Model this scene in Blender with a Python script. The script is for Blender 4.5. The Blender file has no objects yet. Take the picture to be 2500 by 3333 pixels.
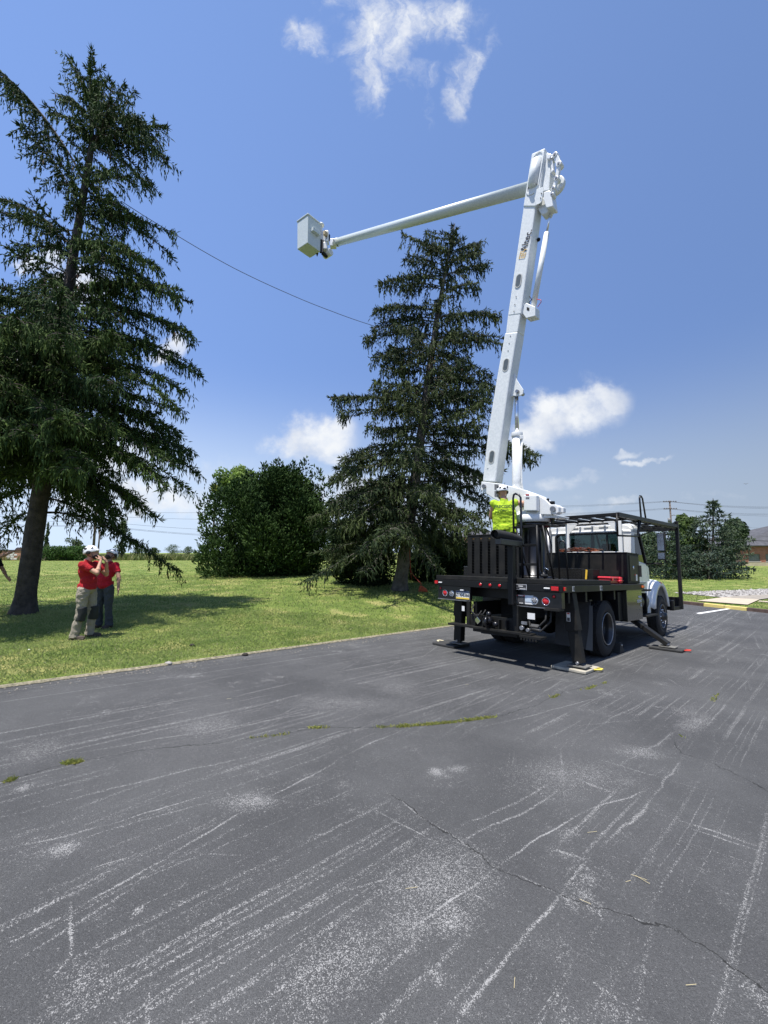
import bpy, bmesh, math, random
import numpy as np
from mathutils import Vector, Matrix, Euler, noise as mnoise
random.seed(7)
rng = np.random.default_rng(11)
PI = math.pi
S = bpy.context.scene
COL = S.collection

# ------------------------------------------------------------------ camera, world, sun, exposure
FPX, TILT, CH = 1343.0, 0.0974, 1.872
cam = bpy.data.cameras.new('camera'); camo = bpy.data.objects.new('camera', cam); COL.objects.link(camo)
cam.sensor_fit = 'VERTICAL'; cam.sensor_height = 36.0; cam.lens = FPX / 3333.0 * 36.0
cam.clip_start = 0.05; cam.clip_end = 3000
camo.location = (0, 0, CH); camo.rotation_euler = (PI/2 + TILT, 0, 0)
S.camera = camo
S.view_settings.view_transform = 'Standard'; S.view_settings.look = 'None'
S.view_settings.exposure = 0.75; S.view_settings.gamma = 1.0; S.view_settings.use_curve_mapping = False
S.cycles.max_bounces = 6; S.cycles.transparent_max_bounces = 8
S.cycles.diffuse_bounces = 3; S.cycles.glossy_bounces = 3; S.cycles.transmission_bounces = 5
try: S.cycles.use_denoising = True
except Exception: pass

SUNV = Vector((-0.182, -0.215, 1.0)).normalized()
sun = bpy.data.lights.new('sun', 'SUN'); sun.energy = 4.3; sun.angle = math.radians(0.53); sun.color = (1.0, 0.96, 0.9)
suno = bpy.data.objects.new('sun', sun); COL.objects.link(suno)
suno.rotation_euler = SUNV.to_track_quat('Z', 'Y').to_euler()
SKY_STRENGTH = 0.105

def raydir(u, v):
    x = (u - 1250.0) / FPX; y = (1666.5 - v) / FPX
    return Vector((x, math.cos(TILT) - y*math.sin(TILT), math.sin(TILT) + y*math.cos(TILT)))
def PY(u, v, Y):
    d = raydir(u, v); return Vector((0, 0, CH)) + d * (Y / d.y)

def N(nt, t, **kw):
    n = nt.nodes.new(t)
    for k, v in kw.items():
        if hasattr(n, k): setattr(n, k, v)
        else: n.inputs[k.replace('_', ' ')].default_value = v
    return n

def build_world():
    w = bpy.data.worlds.new('World'); S.world = w; w.use_nodes = True
    nt = w.node_tree; nt.nodes.clear(); L = nt.links.new
    out = N(nt, 'ShaderNodeOutputWorld'); bg = N(nt, 'ShaderNodeBackground')
    sky = N(nt, 'ShaderNodeTexSky'); sky.sky_type = 'NISHITA'; sky.sun_disc = False
    sky.sun_elevation = math.asin(SUNV.z); sky.sun_rotation = math.atan2(SUNV.x, SUNV.y) % (2*PI)
    sky.altitude = 0; sky.air_density = 1.0; sky.dust_density = 0.5; sky.ozone_density = 4.0
    tc = N(nt, 'ShaderNodeTexCoord')
    sep = N(nt, 'ShaderNodeSeparateXYZ'); L(tc.outputs['Generated'], sep.inputs[0])
    # cloud coordinates: direction seen on a plane a unit distance to the north
    ymax = N(nt, 'ShaderNodeMath', operation='MAXIMUM'); L(sep.outputs['Y'], ymax.inputs[0]); ymax.inputs[1].default_value = 0.02
    dx = N(nt, 'ShaderNodeMath', operation='DIVIDE'); L(sep.outputs['X'], dx.inputs[0]); L(ymax.outputs[0], dx.inputs[1])
    dz = N(nt, 'ShaderNodeMath', operation='DIVIDE'); L(sep.outputs['Z'], dz.inputs[0]); L(ymax.outputs[0], dz.inputs[1])
    p = N(nt, 'ShaderNodeCombineXYZ'); L(dx.outputs[0], p.inputs[0]); L(dz.outputs[0], p.inputs[1])
    # low wisps distort more along the vertical
    n1 = N(nt, 'ShaderNodeTexNoise', Scale=7.0, Detail=5.0, Roughness=0.6); L(p.outputs[0], n1.inputs['Vector'])
    sb = N(nt, 'ShaderNodeVectorMath', operation='SUBTRACT'); L(n1.outputs['Color'], sb.inputs[0]); sb.inputs[1].default_value = (.5, .5, .5)
    sc = N(nt, 'ShaderNodeVectorMath', operation='SCALE'); L(sb.outputs[0], sc.inputs[0]); sc.inputs['Scale'].default_value = 0.13
    pd = N(nt, 'ShaderNodeVectorMath', operation='ADD'); L(p.outputs[0], pd.inputs[0]); L(sc.outputs[0], pd.inputs[1])
    def group(clouds):
        acc = None
        for (u, v, ru, rv, ang, wgt) in clouds:
            d = raydir(u, v); cx, cz = d.x/d.y, d.z/d.y
            k = 1.0/FPX/d.y
            mp = N(nt, 'ShaderNodeMapping', vector_type='TEXTURE'); L(pd.outputs[0], mp.inputs['Vector'])
            mp.inputs['Location'].default_value = (cx, cz, 0); mp.inputs['Rotation'].default_value = (0, 0, math.radians(ang))
            mp.inputs['Scale'].default_value = (ru*k, rv*k, 1)
            ln = N(nt, 'ShaderNodeVectorMath', operation='LENGTH'); L(mp.outputs[0], ln.inputs[0])
            mr = N(nt, 'ShaderNodeMapRange', interpolation_type='SMOOTHSTEP'); L(ln.outputs['Value'], mr.inputs['Value'])
            mr.inputs['From Min'].default_value = 1.6; mr.inputs['From Max'].default_value = 0.35
            mr.inputs['To Min'].default_value = 0; mr.inputs['To Max'].default_value = wgt
            if acc is None: acc = mr.outputs[0]
            else:
                mx = N(nt, 'ShaderNodeMath', operation='MAXIMUM'); L(acc, mx.inputs[0]); L(mr.outputs[0], mx.inputs[1]); acc = mx.outputs[0]
        return acc
    wisps = group([(1005, 130, 110, 75, -28, .85), (1240, 100, 145, 180, 0, 1.0), (1215, 250, 75, 160, -12, .9), (1420, 60, 160, 100, 0, .95),
                   (1510, 250, 60, 175, -14, .9), (1370, 250, 80, 90, -20, .6), (1585, 150, 45, 80, -30, .6), (1395, 350, 35, 90, 0, .55), (1205, -120, 260, 160, 0, 1.0)])
    mpw = N(nt, 'ShaderNodeMapping'); L(pd.outputs[0], mpw.inputs['Vector']); mpw.inputs['Scale'].default_value = (1.0, 0.55, 1); mpw.inputs['Rotation'].default_value = (0, 0, .2)
    nw = N(nt, 'ShaderNodeTexNoise', Scale=17.0, Detail=8.0, Roughness=0.62, Distortion=0.4); L(mpw.outputs[0], nw.inputs['Vector'])
    w1 = N(nt, 'ShaderNodeMath', operation='MULTIPLY_ADD'); L(nw.outputs['Fac'], w1.inputs[0]); w1.inputs[1].default_value = 1.9; w1.inputs[2].default_value = -1.32
    w2 = N(nt, 'ShaderNodeMath', operation='ADD'); L(w1.outputs[0], w2.inputs[0]); L(wisps, w2.inputs[1])
    w3 = N(nt, 'ShaderNodeMapRange', interpolation_type='SMOOTHSTEP'); L(w2.outputs[0], w3.inputs['Value'])
    w3.inputs['From Min'].default_value = 0.0; w3.inputs['From Max'].default_value = 1.05
    wm = N(nt, 'ShaderNodeMath', operation='MULTIPLY'); L(w3.outputs[0], wm.inputs[0]); L(wisps, wm.inputs[1])
    cum = group([(1020, 1425, 150, 95, 6, 1.0), (1085, 1400, 75, 60, 0, 1.0), (1060, 1490, 120, 40, 0, .75), (1850, 1350, 205, 100, 22, 1.0), (1950, 1300, 115, 65, 10, 1.0),
                 (1745, 1415, 100, 75, 10, 1.0), (2110, 1490, 95, 16, 14, .75), (2045, 1470, 60, 16, 20, .6), (1810, 1590, 105, 26, 3, .62), (1720, 1510, 70, 18, 16, .45),
                 (2010, 1645, 120, 22, 4, .6), (1950, 1560, 130, 20, 8, .5), (2300, 1700, 160, 20, 0, .5), (1880, 1630, 60, 18, 0, .5), (1780, 1690, 260, 45, 2, .6), (2330, 1600, 150, 18, 6, .45), (1250, 1660, 300, 70, 0, .7), (260, 940, 130, 80, 0, 1.0), (560, 1130, 55, 60, 0, .95), (130, 860, 90, 60, 0, .9), (700, 1530, 150, 60, 0, .55),
                 (1120, 1600, 130, 70, 0, .8), (220, 1480, 330, 130, 0, .95), (430, 1620, 330, 80, 0, .85), (60, 1180, 160, 120, 0, .9), (-300, 900, 240, 140, 0, 1.0), (2900, 1300, 220, 90, 5, .9), (1500, 1560, 110, 50, 0, .7)])
    nc = N(nt, 'ShaderNodeTexNoise', Scale=14.0, Detail=9.0, Roughness=0.6); L(p.outputs[0], nc.inputs['Vector'])
    c1 = N(nt, 'ShaderNodeMath', operation='MULTIPLY_ADD'); L(nc.outputs['Fac'], c1.inputs[0]); c1.inputs[1].default_value = 1.5; c1.inputs[2].default_value = -1.05
    c2 = N(nt, 'ShaderNodeMath', operation='ADD'); L(c1.outputs[0], c2.inputs[0]); L(cum, c2.inputs[1])
    c3 = N(nt, 'ShaderNodeMapRange', interpolation_type='SMOOTHSTEP'); L(c2.outputs[0], c3.inputs['Value'])
    c3.inputs['From Min'].default_value = 0.0; c3.inputs['From Max'].default_value = 0.9
    cm = N(nt, 'ShaderNodeMath', operation='MULTIPLY'); L(c3.outputs[0], cm.inputs[0])
    cb = N(nt, 'ShaderNodeMapRange'); L(cum, cb.inputs['Value']); cb.inputs['From Max'].default_value = .8; cb.inputs['To Max'].default_value = 1.0; L(cb.outputs[0], cm.inputs[1])
    mx = N(nt, 'ShaderNodeMath', operation='MAXIMUM', use_clamp=True); L(wm.outputs[0], mx.inputs[0]); L(cm.outputs[0], mx.inputs[1])
    # sunlit white tops with soft grey folds, the same noise one octave down
    ng = N(nt, 'ShaderNodeTexNoise', Scale=9.0, Detail=4.0, Roughness=0.5); L(pd.outputs[0], ng.inputs['Vector'])
    cr = N(nt, 'ShaderNodeValToRGB'); L(ng.outputs['Fac'], cr.inputs[0])
    cr.color_ramp.elements[0].position = .34; cr.color_ramp.elements[0].color = (3.9, 4.2, 4.8, 1)
    cr.color_ramp.elements[1].position = .56; cr.color_ramp.elements[1].color = (5.2, 5.35, 5.55, 1)
    # a thin summer haze near the horizon
    hz = N(nt, 'ShaderNodeMapRange', interpolation_type='SMOOTHERSTEP'); L(sep.outputs['Z'], hz.inputs['Value'])
    hz.inputs['From Min'].default_value = 0.46; hz.inputs['From Max'].default_value = 0.0; hz.inputs['To Max'].default_value = 1.0
    mh = N(nt, 'ShaderNodeMix', data_type='RGBA'); L(hz.outputs[0], mh.inputs['Factor']); 
    # the photograph's even summer blue: the physical sky is blended with a near constant clear-air blue, a little brighter towards the sun's side
    ex = N(nt, 'ShaderNodeMath', operation='MULTIPLY_ADD'); L(sep.outputs['X'], ex.inputs[0]); ex.inputs[1].default_value = -.32; ex.inputs[2].default_value = 1.0
    cbv = N(nt, 'ShaderNodeVectorMath', operation='SCALE'); cbv.inputs[0].default_value = (1.16, 1.97, 4.22); L(ex.outputs[0], cbv.inputs['Scale'])
    m0 = N(nt, 'ShaderNodeMix', data_type='RGBA'); m0.inputs['Factor'].default_value = .8; L(sky.outputs[0], m0.inputs[6]); L(cbv.outputs[0], m0.inputs[7])
    L(m0.outputs[2], mh.inputs[6])
    ex2 = N(nt, 'ShaderNodeMath', operation='MULTIPLY_ADD'); L(sep.outputs['X'], ex2.inputs[0]); ex2.inputs[1].default_value = -.40; ex2.inputs[2].default_value = 1.0
    hcv = N(nt, 'ShaderNodeVectorMath', operation='SCALE'); hcv.inputs[0].default_value = (3.15, 3.85, 4.85); L(ex2.outputs[0], hcv.inputs['Scale']); L(hcv.outputs[0], mh.inputs[7])
    mix = N(nt, 'ShaderNodeMix', data_type='RGBA'); L(mx.outputs[0], mix.inputs['Factor']); L(mh.outputs[2], mix.inputs[6]); L(cr.outputs[0], mix.inputs[7])
    L(mix.outputs[2], bg.inputs['Color']); bg.inputs['Strength'].default_value = SKY_STRENGTH
    L(bg.outputs[0], out.inputs[0])
build_world()

# ------------------------------------------------------------------ materials
MAT = {}
def mat(name, col, rough=.6, metal=0.0, var=0.0, vscale=8.0, bump=0.0, bscale=40.0, spec=.5, coat=0.0, trans=0.0, emit=None, col2=None, detail=5.0, thr=None):
    if name in MAT: return MAT[name]
    m = bpy.data.materials.new(name); m.use_nodes = True; nt = m.node_tree; L = nt.links.new
    b = nt.nodes['Principled BSDF']
    b.inputs['Base Color'].default_value = (*col, 1); b.inputs['Roughness'].default_value = rough; b.inputs['Metallic'].default_value = metal
    b.inputs['Specular IOR Level'].default_value = spec; b.inputs['Coat Weight'].default_value = coat; b.inputs['Transmission Weight'].default_value = trans
    tc = N(nt, 'ShaderNodeTexCoord')
    if var > 0 or col2:
        n = N(nt, 'ShaderNodeTexNoise', Scale=vscale, Detail=detail, Roughness=.6); L(tc.outputs['Object'], n.inputs['Vector'])
        r = N(nt, 'ShaderNodeMapRange'); L(n.outputs['Fac'], r.inputs['Value'])
        lo, hi = thr if thr else (.3, .7)
        r.inputs['From Min'].default_value = lo; r.inputs['From Max'].default_value = hi
        mx = N(nt, 'ShaderNodeMix', data_type='RGBA'); L(r.outputs[0], mx.inputs['Factor'])
        c2 = col2 if col2 else tuple(c*(1+var) for c in col); c1 = col if col2 else tuple(c*(1-var) for c in col)
        mx.inputs[6].default_value = (*c1, 1); mx.inputs[7].default_value = (*c2, 1); L(mx.outputs[2], b.inputs['Base Color'])
        rr = N(nt, 'ShaderNodeMapRange'); L(n.outputs['Fac'], rr.inputs['Value']); rr.inputs['To Min'].default_value = max(0, rough-.08); rr.inputs['To Max'].default_value = min(1, rough+.1); L(rr.outputs[0], b.inputs['Roughness'])
    if bump > 0:
        n2 = N(nt, 'ShaderNodeTexNoise', Scale=bscale, Detail=4.0); L(tc.outputs['Object'], n2.inputs['Vector'])
        bp = N(nt, 'ShaderNodeBump', Strength=bump, Distance=.02); L(n2.outputs['Fac'], bp.inputs['Height']); L(bp.outputs[0], b.inputs['Normal'])
    if emit: b.inputs['Emission Color'].default_value = (*emit, 1); b.inputs['Emission Strength'].default_value = 1.0
    MAT[name] = m; return m
def attr_mat(name, rough=.7, sss=0.0, trl=0.25, spec=.25):
    """foliage material: colour from the 'tint' attribute of each leaf, some light passing through"""
    if name in MAT: return MAT[name]
    m = bpy.data.materials.new(name); m.use_nodes = True; nt = m.node_tree; L = nt.links.new
    b = nt.nodes['Principled BSDF']; out = nt.nodes['Material Output']
    a = N(nt, 'ShaderNodeAttribute'); a.attribute_name = 'tint'
    L(a.outputs['Color'], b.inputs['Base Color']); b.inputs['Roughness'].default_value = rough; b.inputs['Specular IOR Level'].default_value = spec
    t = N(nt, 'ShaderNodeBsdfTranslucent'); L(a.outputs['Color'], t.inputs['Color'])
    mx = N(nt, 'ShaderNodeMixShader'); mx.inputs[0].default_value = trl; L(b.outputs[0], mx.inputs[1]); L(t.outputs[0], mx.inputs[2]); L(mx.outputs[0], out.inputs[0])
    MAT[name] = m; return m

# ------------------------------------------------------------------ mesh helpers
class MB:
    """collects shapes; build() links them as ONE mesh object"""
    def __init__(s): s.v = []; s.f = []; s.sm = []
    def add(s, vs, fs, smooth=False, M=None):
        o = len(s.v)
        s.v += [tuple(M @ Vector(q)) if M else tuple(q) for q in vs]
        s.f += [tuple(i+o for i in f) for f in fs]; s.sm += [smooth]*len(fs); return s
    def box(s, c, d, R=None, taper=1.0):
        hx, hy, hz = d[0]/2, d[1]/2, d[2]/2
        vs = [(x*(taper if z > 0 else 1), y*(taper if z > 0 else 1), z) for x in (-hx, hx) for y in (-hy, hy) for z in (-hz, hz)]
        M = Matrix.Translation(c) @ (R.to_4x4() if R else Matrix.Identity(4))
        return s.add(vs, [(0,1,3,2),(4,6,7,5),(0,4,5,1),(2,3,7,6),(0,2,6,4),(1,5,7,3)], False, M)
    def bx(s, x0, x1, y0, y1, z0, z1): return s.box(((x0+x1)/2, (y0+y1)/2, (z0+z1)/2), (abs(x1-x0), abs(y1-y0), abs(z1-z0)))
    def beam(s, a, b, w, h, up=(0, 0, 1), w2=None, h2=None):
        a, b = Vector(a), Vector(b); d = (b-a).normalized(); u = Vector(up)
        if abs(d.dot(u)) > .98: u = Vector((1, 0, 0))
        x = d.cross(u).normalized(); y = x.cross(d).normalized(); w2 = w2 or w; h2 = h2 or h
        vs = [a+x*sx*w/2+y*sy*h/2 for sx, sy in ((-1,-1),(1,-1),(1,1),(-1,1))] + [b+x*sx*w2/2+y*sy*h2/2 for sx, sy in ((-1,-1),(1,-1),(1,1),(-1,1))]
        return s.add(vs, [(0,3,2,1),(4,5,6,7),(0,1,5,4),(1,2,6,5),(2,3,7,6),(3,0,4,7)])
    def tube(s, pts, r, n=10, cap=True, smooth=True):
        pts = [Vector(q) for q in pts]; rs = r if isinstance(r, (list, tuple)) else [r]*len(pts)
        d0 = (pts[1]-pts[0]).normalized(); u = Vector((0, 0, 1)) if abs(d0.z) < .9 else Vector((1, 0, 0))
        x = d0.cross(u).normalized(); vs = []; fs = []
        for i, q in enumerate(pts):
            d = (pts[min(i+1, len(pts)-1)]-pts[max(i-1, 0)]).normalized()
            x = (x - d*x.dot(d)).normalized(); y = d.cross(x)
            vs += [q + (x*math.cos(2*PI*k/n)+y*math.sin(2*PI*k/n))*rs[i] for k in range(n)]
        for i in range(len(pts)-1):
            fs += [(i*n+k, i*n+(k+1) % n, (i+1)*n+(k+1) % n, (i+1)*n+k) for k in range(n)]
        s.add(vs, fs, smooth)
        if cap:
            o = len(s.v)-len(vs)
            s.f += [tuple(o+k for k in reversed(range(n))), tuple(o+(len(pts)-1)*n+k for k in range(n))]; s.sm += [False, False]
        return s
    def cyl(s, a, b, r, n=20, r2=None): return s.tube([a, b], [r, r if r2 is None else r2], n)
    def lathe(s, prof, n=32, M=None, smooth=True, close=False):
        """prof: (radius, height) pairs turned round local z"""
        vs = [(r*math.cos(2*PI*k/n), r*math.sin(2*PI*k/n), z) for r, z in prof for k in range(n)]
        m = len(prof); rg = m if close else m-1
        fs = [(i*n+k, i*n+(k+1) % n, ((i+1) % m)*n+(k+1) % n, ((i+1) % m)*n+k) for i in range(rg) for k in range(n)]
        return s.add(vs, fs, smooth, M)
    def ell(s, c, r, M=None, nu=16, nv=10, top=0.0, bot=PI):
        vs = []; fs = []
        for i in range(nv+1):
            th = top+(bot-top)*i/nv
            vs += [(r[0]*math.sin(th)*math.cos(2*PI*k/nu), r[1]*math.sin(th)*math.sin(2*PI*k/nu), r[2]*math.cos(th)) for k in range(nu)]
        fs = [(i*nu+k, (i+1)*nu+k, (i+1)*nu+(k+1) % nu, i*nu+(k+1) % nu) for i in range(nv) for k in range(nu)]
        T = Matrix.Translation(c) @ (M.to_4x4() if M else Matrix.Identity(4))
        return s.add(vs, fs, True, T)
    def prism(s, poly, off):
        """poly: 3D points of a flat outline, extruded by vector off"""
        n = len(poly); off = Vector(off); vs = [Vector(q) for q in poly] + [Vector(q)+off for q in poly]
        fs = [tuple(range(n)), tuple(reversed(range(n, 2*n)))] + [(i, i+n, (i+1) % n+n, (i+1) % n) for i in range(n)]
        return s.add(vs, fs)
    def ring(s, outer, inner, off):
        n = len(outer); off = Vector(off)
        vs = [Vector(q) for q in outer]+[Vector(q) for q in inner]+[Vector(q)+off for q in outer]+[Vector(q)+off for q in inner]
        fs = []
        for i in range(n):
            j = (i+1) % n
            fs += [(i, j, n+j, n+i), (2*n+i, 3*n+i, 3*n+j, 2*n+j), (i, 2*n+i, 2*n+j, j), (n+i, n+j, 3*n+j, 3*n+i)]
        return s.add(vs, fs)
    def mesh(s, name):
        me = bpy.data.meshes.new(name); me.from_pydata(s.v, [], s.f); me.polygons.foreach_set('use_smooth', s.sm); me.update()
        bm = bmesh.new(); bm.from_mesh(me); bmesh.ops.recalc_face_normals(bm, faces=bm.faces); bm.to_mesh(me); bm.free()
        return me
    def build(s, name, m, parent=None, bevel=0.0, mw=None, seg=2):
        o = bpy.data.objects.new(name, s.mesh(name)); COL.objects.link(o)
        if m: o.data.materials.append(m)
        place(o, parent, mw)
        if bevel > 0:
            b = o.modifiers.new('bevel', 'BEVEL'); b.width = bevel; b.segments = seg; b.limit_method = 'ANGLE'; b.angle_limit = .7; b.harden_normals = False
        return o
MW = {}
def place(o, parent, mw=None):
    """mw: world matrix of the object; with none the child sits in its parent's frame"""
    if parent is not None:
        o.parent = parent; pm = MW[parent.name]
        if mw is not None: o.matrix_basis = pm.inverted() @ mw; MW[o.name] = mw.copy()
        else: MW[o.name] = pm.copy()
    else:
        mw = mw if mw is not None else Matrix.Identity(4); o.matrix_basis = mw; MW[o.name] = mw.copy()
    return o
WORLD = Matrix.Identity(4)
def tag(o, label, cat, group=None, kind=None):
    if label: o['label'] = label
    if cat: o['category'] = cat
    if group: o['group'] = group
    if kind: o['kind'] = kind
    return o
def thing(name, label, cat, mw=None, group=None):
    e = bpy.data.objects.new(name, None); e.empty_display_size = .1; COL.objects.link(e)
    place(e, None, mw if isinstance(mw, Matrix) else (Matrix.Translation(mw) if mw is not None else None))
    return tag(e, label, cat, group)
def struct(o): o['kind'] = 'structure'; return o
def npmesh(name, verts, faces, m, parent=None, tint=None, smooth=False, mw=None):
    me = bpy.data.meshes.new(name); nv, (nf, k) = len(verts), faces.shape
    me.vertices.add(nv); me.vertices.foreach_set('co', verts.astype(np.float32).ravel())
    me.loops.add(nf*k); me.loops.foreach_set('vertex_index', faces.astype(np.int32).ravel())
    me.polygons.add(nf); me.polygons.foreach_set('loop_start', np.arange(0, nf*k, k, dtype=np.int32))
    try: me.polygons.foreach_set('loop_total', np.full(nf, k, np.int32))
    except Exception: pass
    me.update(calc_edges=True)
    me.polygons.foreach_set('use_smooth', np.full(nf, smooth))
    if tint is not None:
        a = me.attributes.new('tint', 'FLOAT_COLOR', 'POINT'); c = np.ones((nv, 4), np.float32); c[:, :3] = tint; a.data.foreach_set('color', c.ravel())
    me.materials.append(m); o = bpy.data.objects.new(name, me); COL.objects.link(o); place(o, parent, mw); return o
def text(name, body, size, m, parent, mw, align='CENTER', ext=.0015, bold=0.0, sx=1.0):
    c = bpy.data.curves.new(name, 'FONT'); c.body = body; c.size = size; c.align_x = align; c.align_y = 'CENTER'; c.extrude = ext; c.offset = bold; c.resolution_u = 3
    tmp = bpy.data.objects.new('tmp', c); COL.objects.link(tmp); bpy.context.view_layer.update()
    me = bpy.data.meshes.new_from_object(tmp.evaluated_get(bpy.context.evaluated_depsgraph_get())); bpy.data.objects.remove(tmp)
    me.materials.clear(); me.materials.append(m); o = bpy.data.objects.new(name, me); COL.objects.link(o)
    place(o, parent, mw @ Matrix.Diagonal((sx, 1, 1, 1))); return o
def frame(o, x, y, z=None):
    x = Vector(x).normalized(); y = Vector(y); y = (y - x*y.dot(x)).normalized(); z = x.cross(y)
    m = Matrix.Identity(4)
    for i in range(3): m[i][0], m[i][1], m[i][2], m[i][3] = x[i], y[i], z[i], o[i]
    return m

# ------------------------------------------------------------------ the lie of the land
HD = math.radians(46.37); GA, GR, HW = -0.0477, 0.0078, 1.275
TF = Vector((math.sin(HD), math.cos(HD), GA)); TR = Vector((math.cos(HD), -math.sin(HD), GR)); TZ = TF.cross(-TR).normalized()
TO = Vector((2.747 - HW*TR.x, 6.476 - HW*TR.y, -GR*HW))
GX, GY = GA*math.sin(HD)+GR*math.cos(HD), GA*math.cos(HD)-GR*math.sin(HD)
GC = TO.z - GX*TO.x - GY*TO.y
def sst(a, b, x):
    t = np.clip((x-a)/(b-a), 0, 1); return t*t*(3-2*t)
def gz(x, y):
    p = GC+GX*x+GY*y; k = .07; f = -.45
    q = (p-f)/k
    return f + k*np.where(q > 30, q, np.log1p(np.exp(np.minimum(q, 30))))
def hitf(u, v, fn, far=400.0):
    d = raydir(u, v); d /= d.y; o = Vector((0, 0, CH)); a, y = 1.0, 1.0; st = .05
    while y < far:
        p = o+d*y
        if p.z < fn(p.x, p.y):
            lo, hi = a, y
            for _ in range(30):
                mid = (lo+hi)/2; q = o+d*mid
                if q.z < fn(q.x, q.y): hi = mid
                else: lo = mid
            q = o+d*hi; return Vector((q.x, q.y, float(fn(q.x, q.y))))
        a = y; y += st; st = max(.05, y*.01)
    return o+d*far
def G(u, v): return hitf(u, v, gz)
E0, E1 = G(0, 2239), G(1481, 2037)
KB = G(2175, 1961); K2 = G(2432, 1986); K3 = G(2500, 1996)
ED = Vector((E1.x-E0.x, E1.y-E0.y, 0)).normalized(); EN = Vector((-ED.y, ED.x, 0))
KD = Vector((K3.x-KB.x, K3.y-KB.y, 0)).normalized()
def isect(p, d, q, e):
    det = d.x*(-e.y)+e.x*d.y; r = q-p; t = (r.x*(-e.y)+e.x*r.y)/det; return p+d*t
KC = isect(Vector((E0.x, E0.y, 0)), ED, Vector((KB.x, KB.y, 0)), KD)
KN = Vector((-KD.y, KD.x, 0))
if KN.y < 0: KN = -KN
def dist_out(x, y):
    """distance past the edge of the tarmac (positive on the grass)"""
    a = (x-KC.x)*EN.x+(y-KC.y)*EN.y; b = (x-KC.x)*KN.x+(y-KC.y)*KN.y
    return np.maximum(a, b)
def lz(x, y):
    g = gz(x, y); b = dist_out(x, y)
    wr = sst(5.0, 15.0, x)
    left = .20+.45*sst(9, 30, y)-.10*sst(-4, 3, x)*sst(22, 12, y)
    right = -.30+0*y
    T = left*(1-wr)+right*wr
    wk = sst(KC.x-1.5, KC.x+.5, x)
    e0 = g+.02+.125*wk
    t = sst(0, 4.5, b)
    z = e0*(1-t)+T*t
    far = sst(70, 160, y)
    return z*(1-far)+.35*far
def LW(u, v): return hitf(u, v, lz)
# ------------------------------------------------------------------ ground: tarmac, lawn, kerb, paths
def grid_mesh(name, X, Y, Z, m, kind='structure'):
    nr, nc = X.shape; v = np.stack([X, Y, Z], -1).reshape(-1, 3)
    i = np.arange(nr-1)[:, None]*nc+np.arange(nc-1)[None]; i = i.ravel()
    o = npmesh(name, v, np.stack([i, i+1, i+nc+1, i+nc], -1), m, smooth=True); o['kind'] = kind; return o

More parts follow.
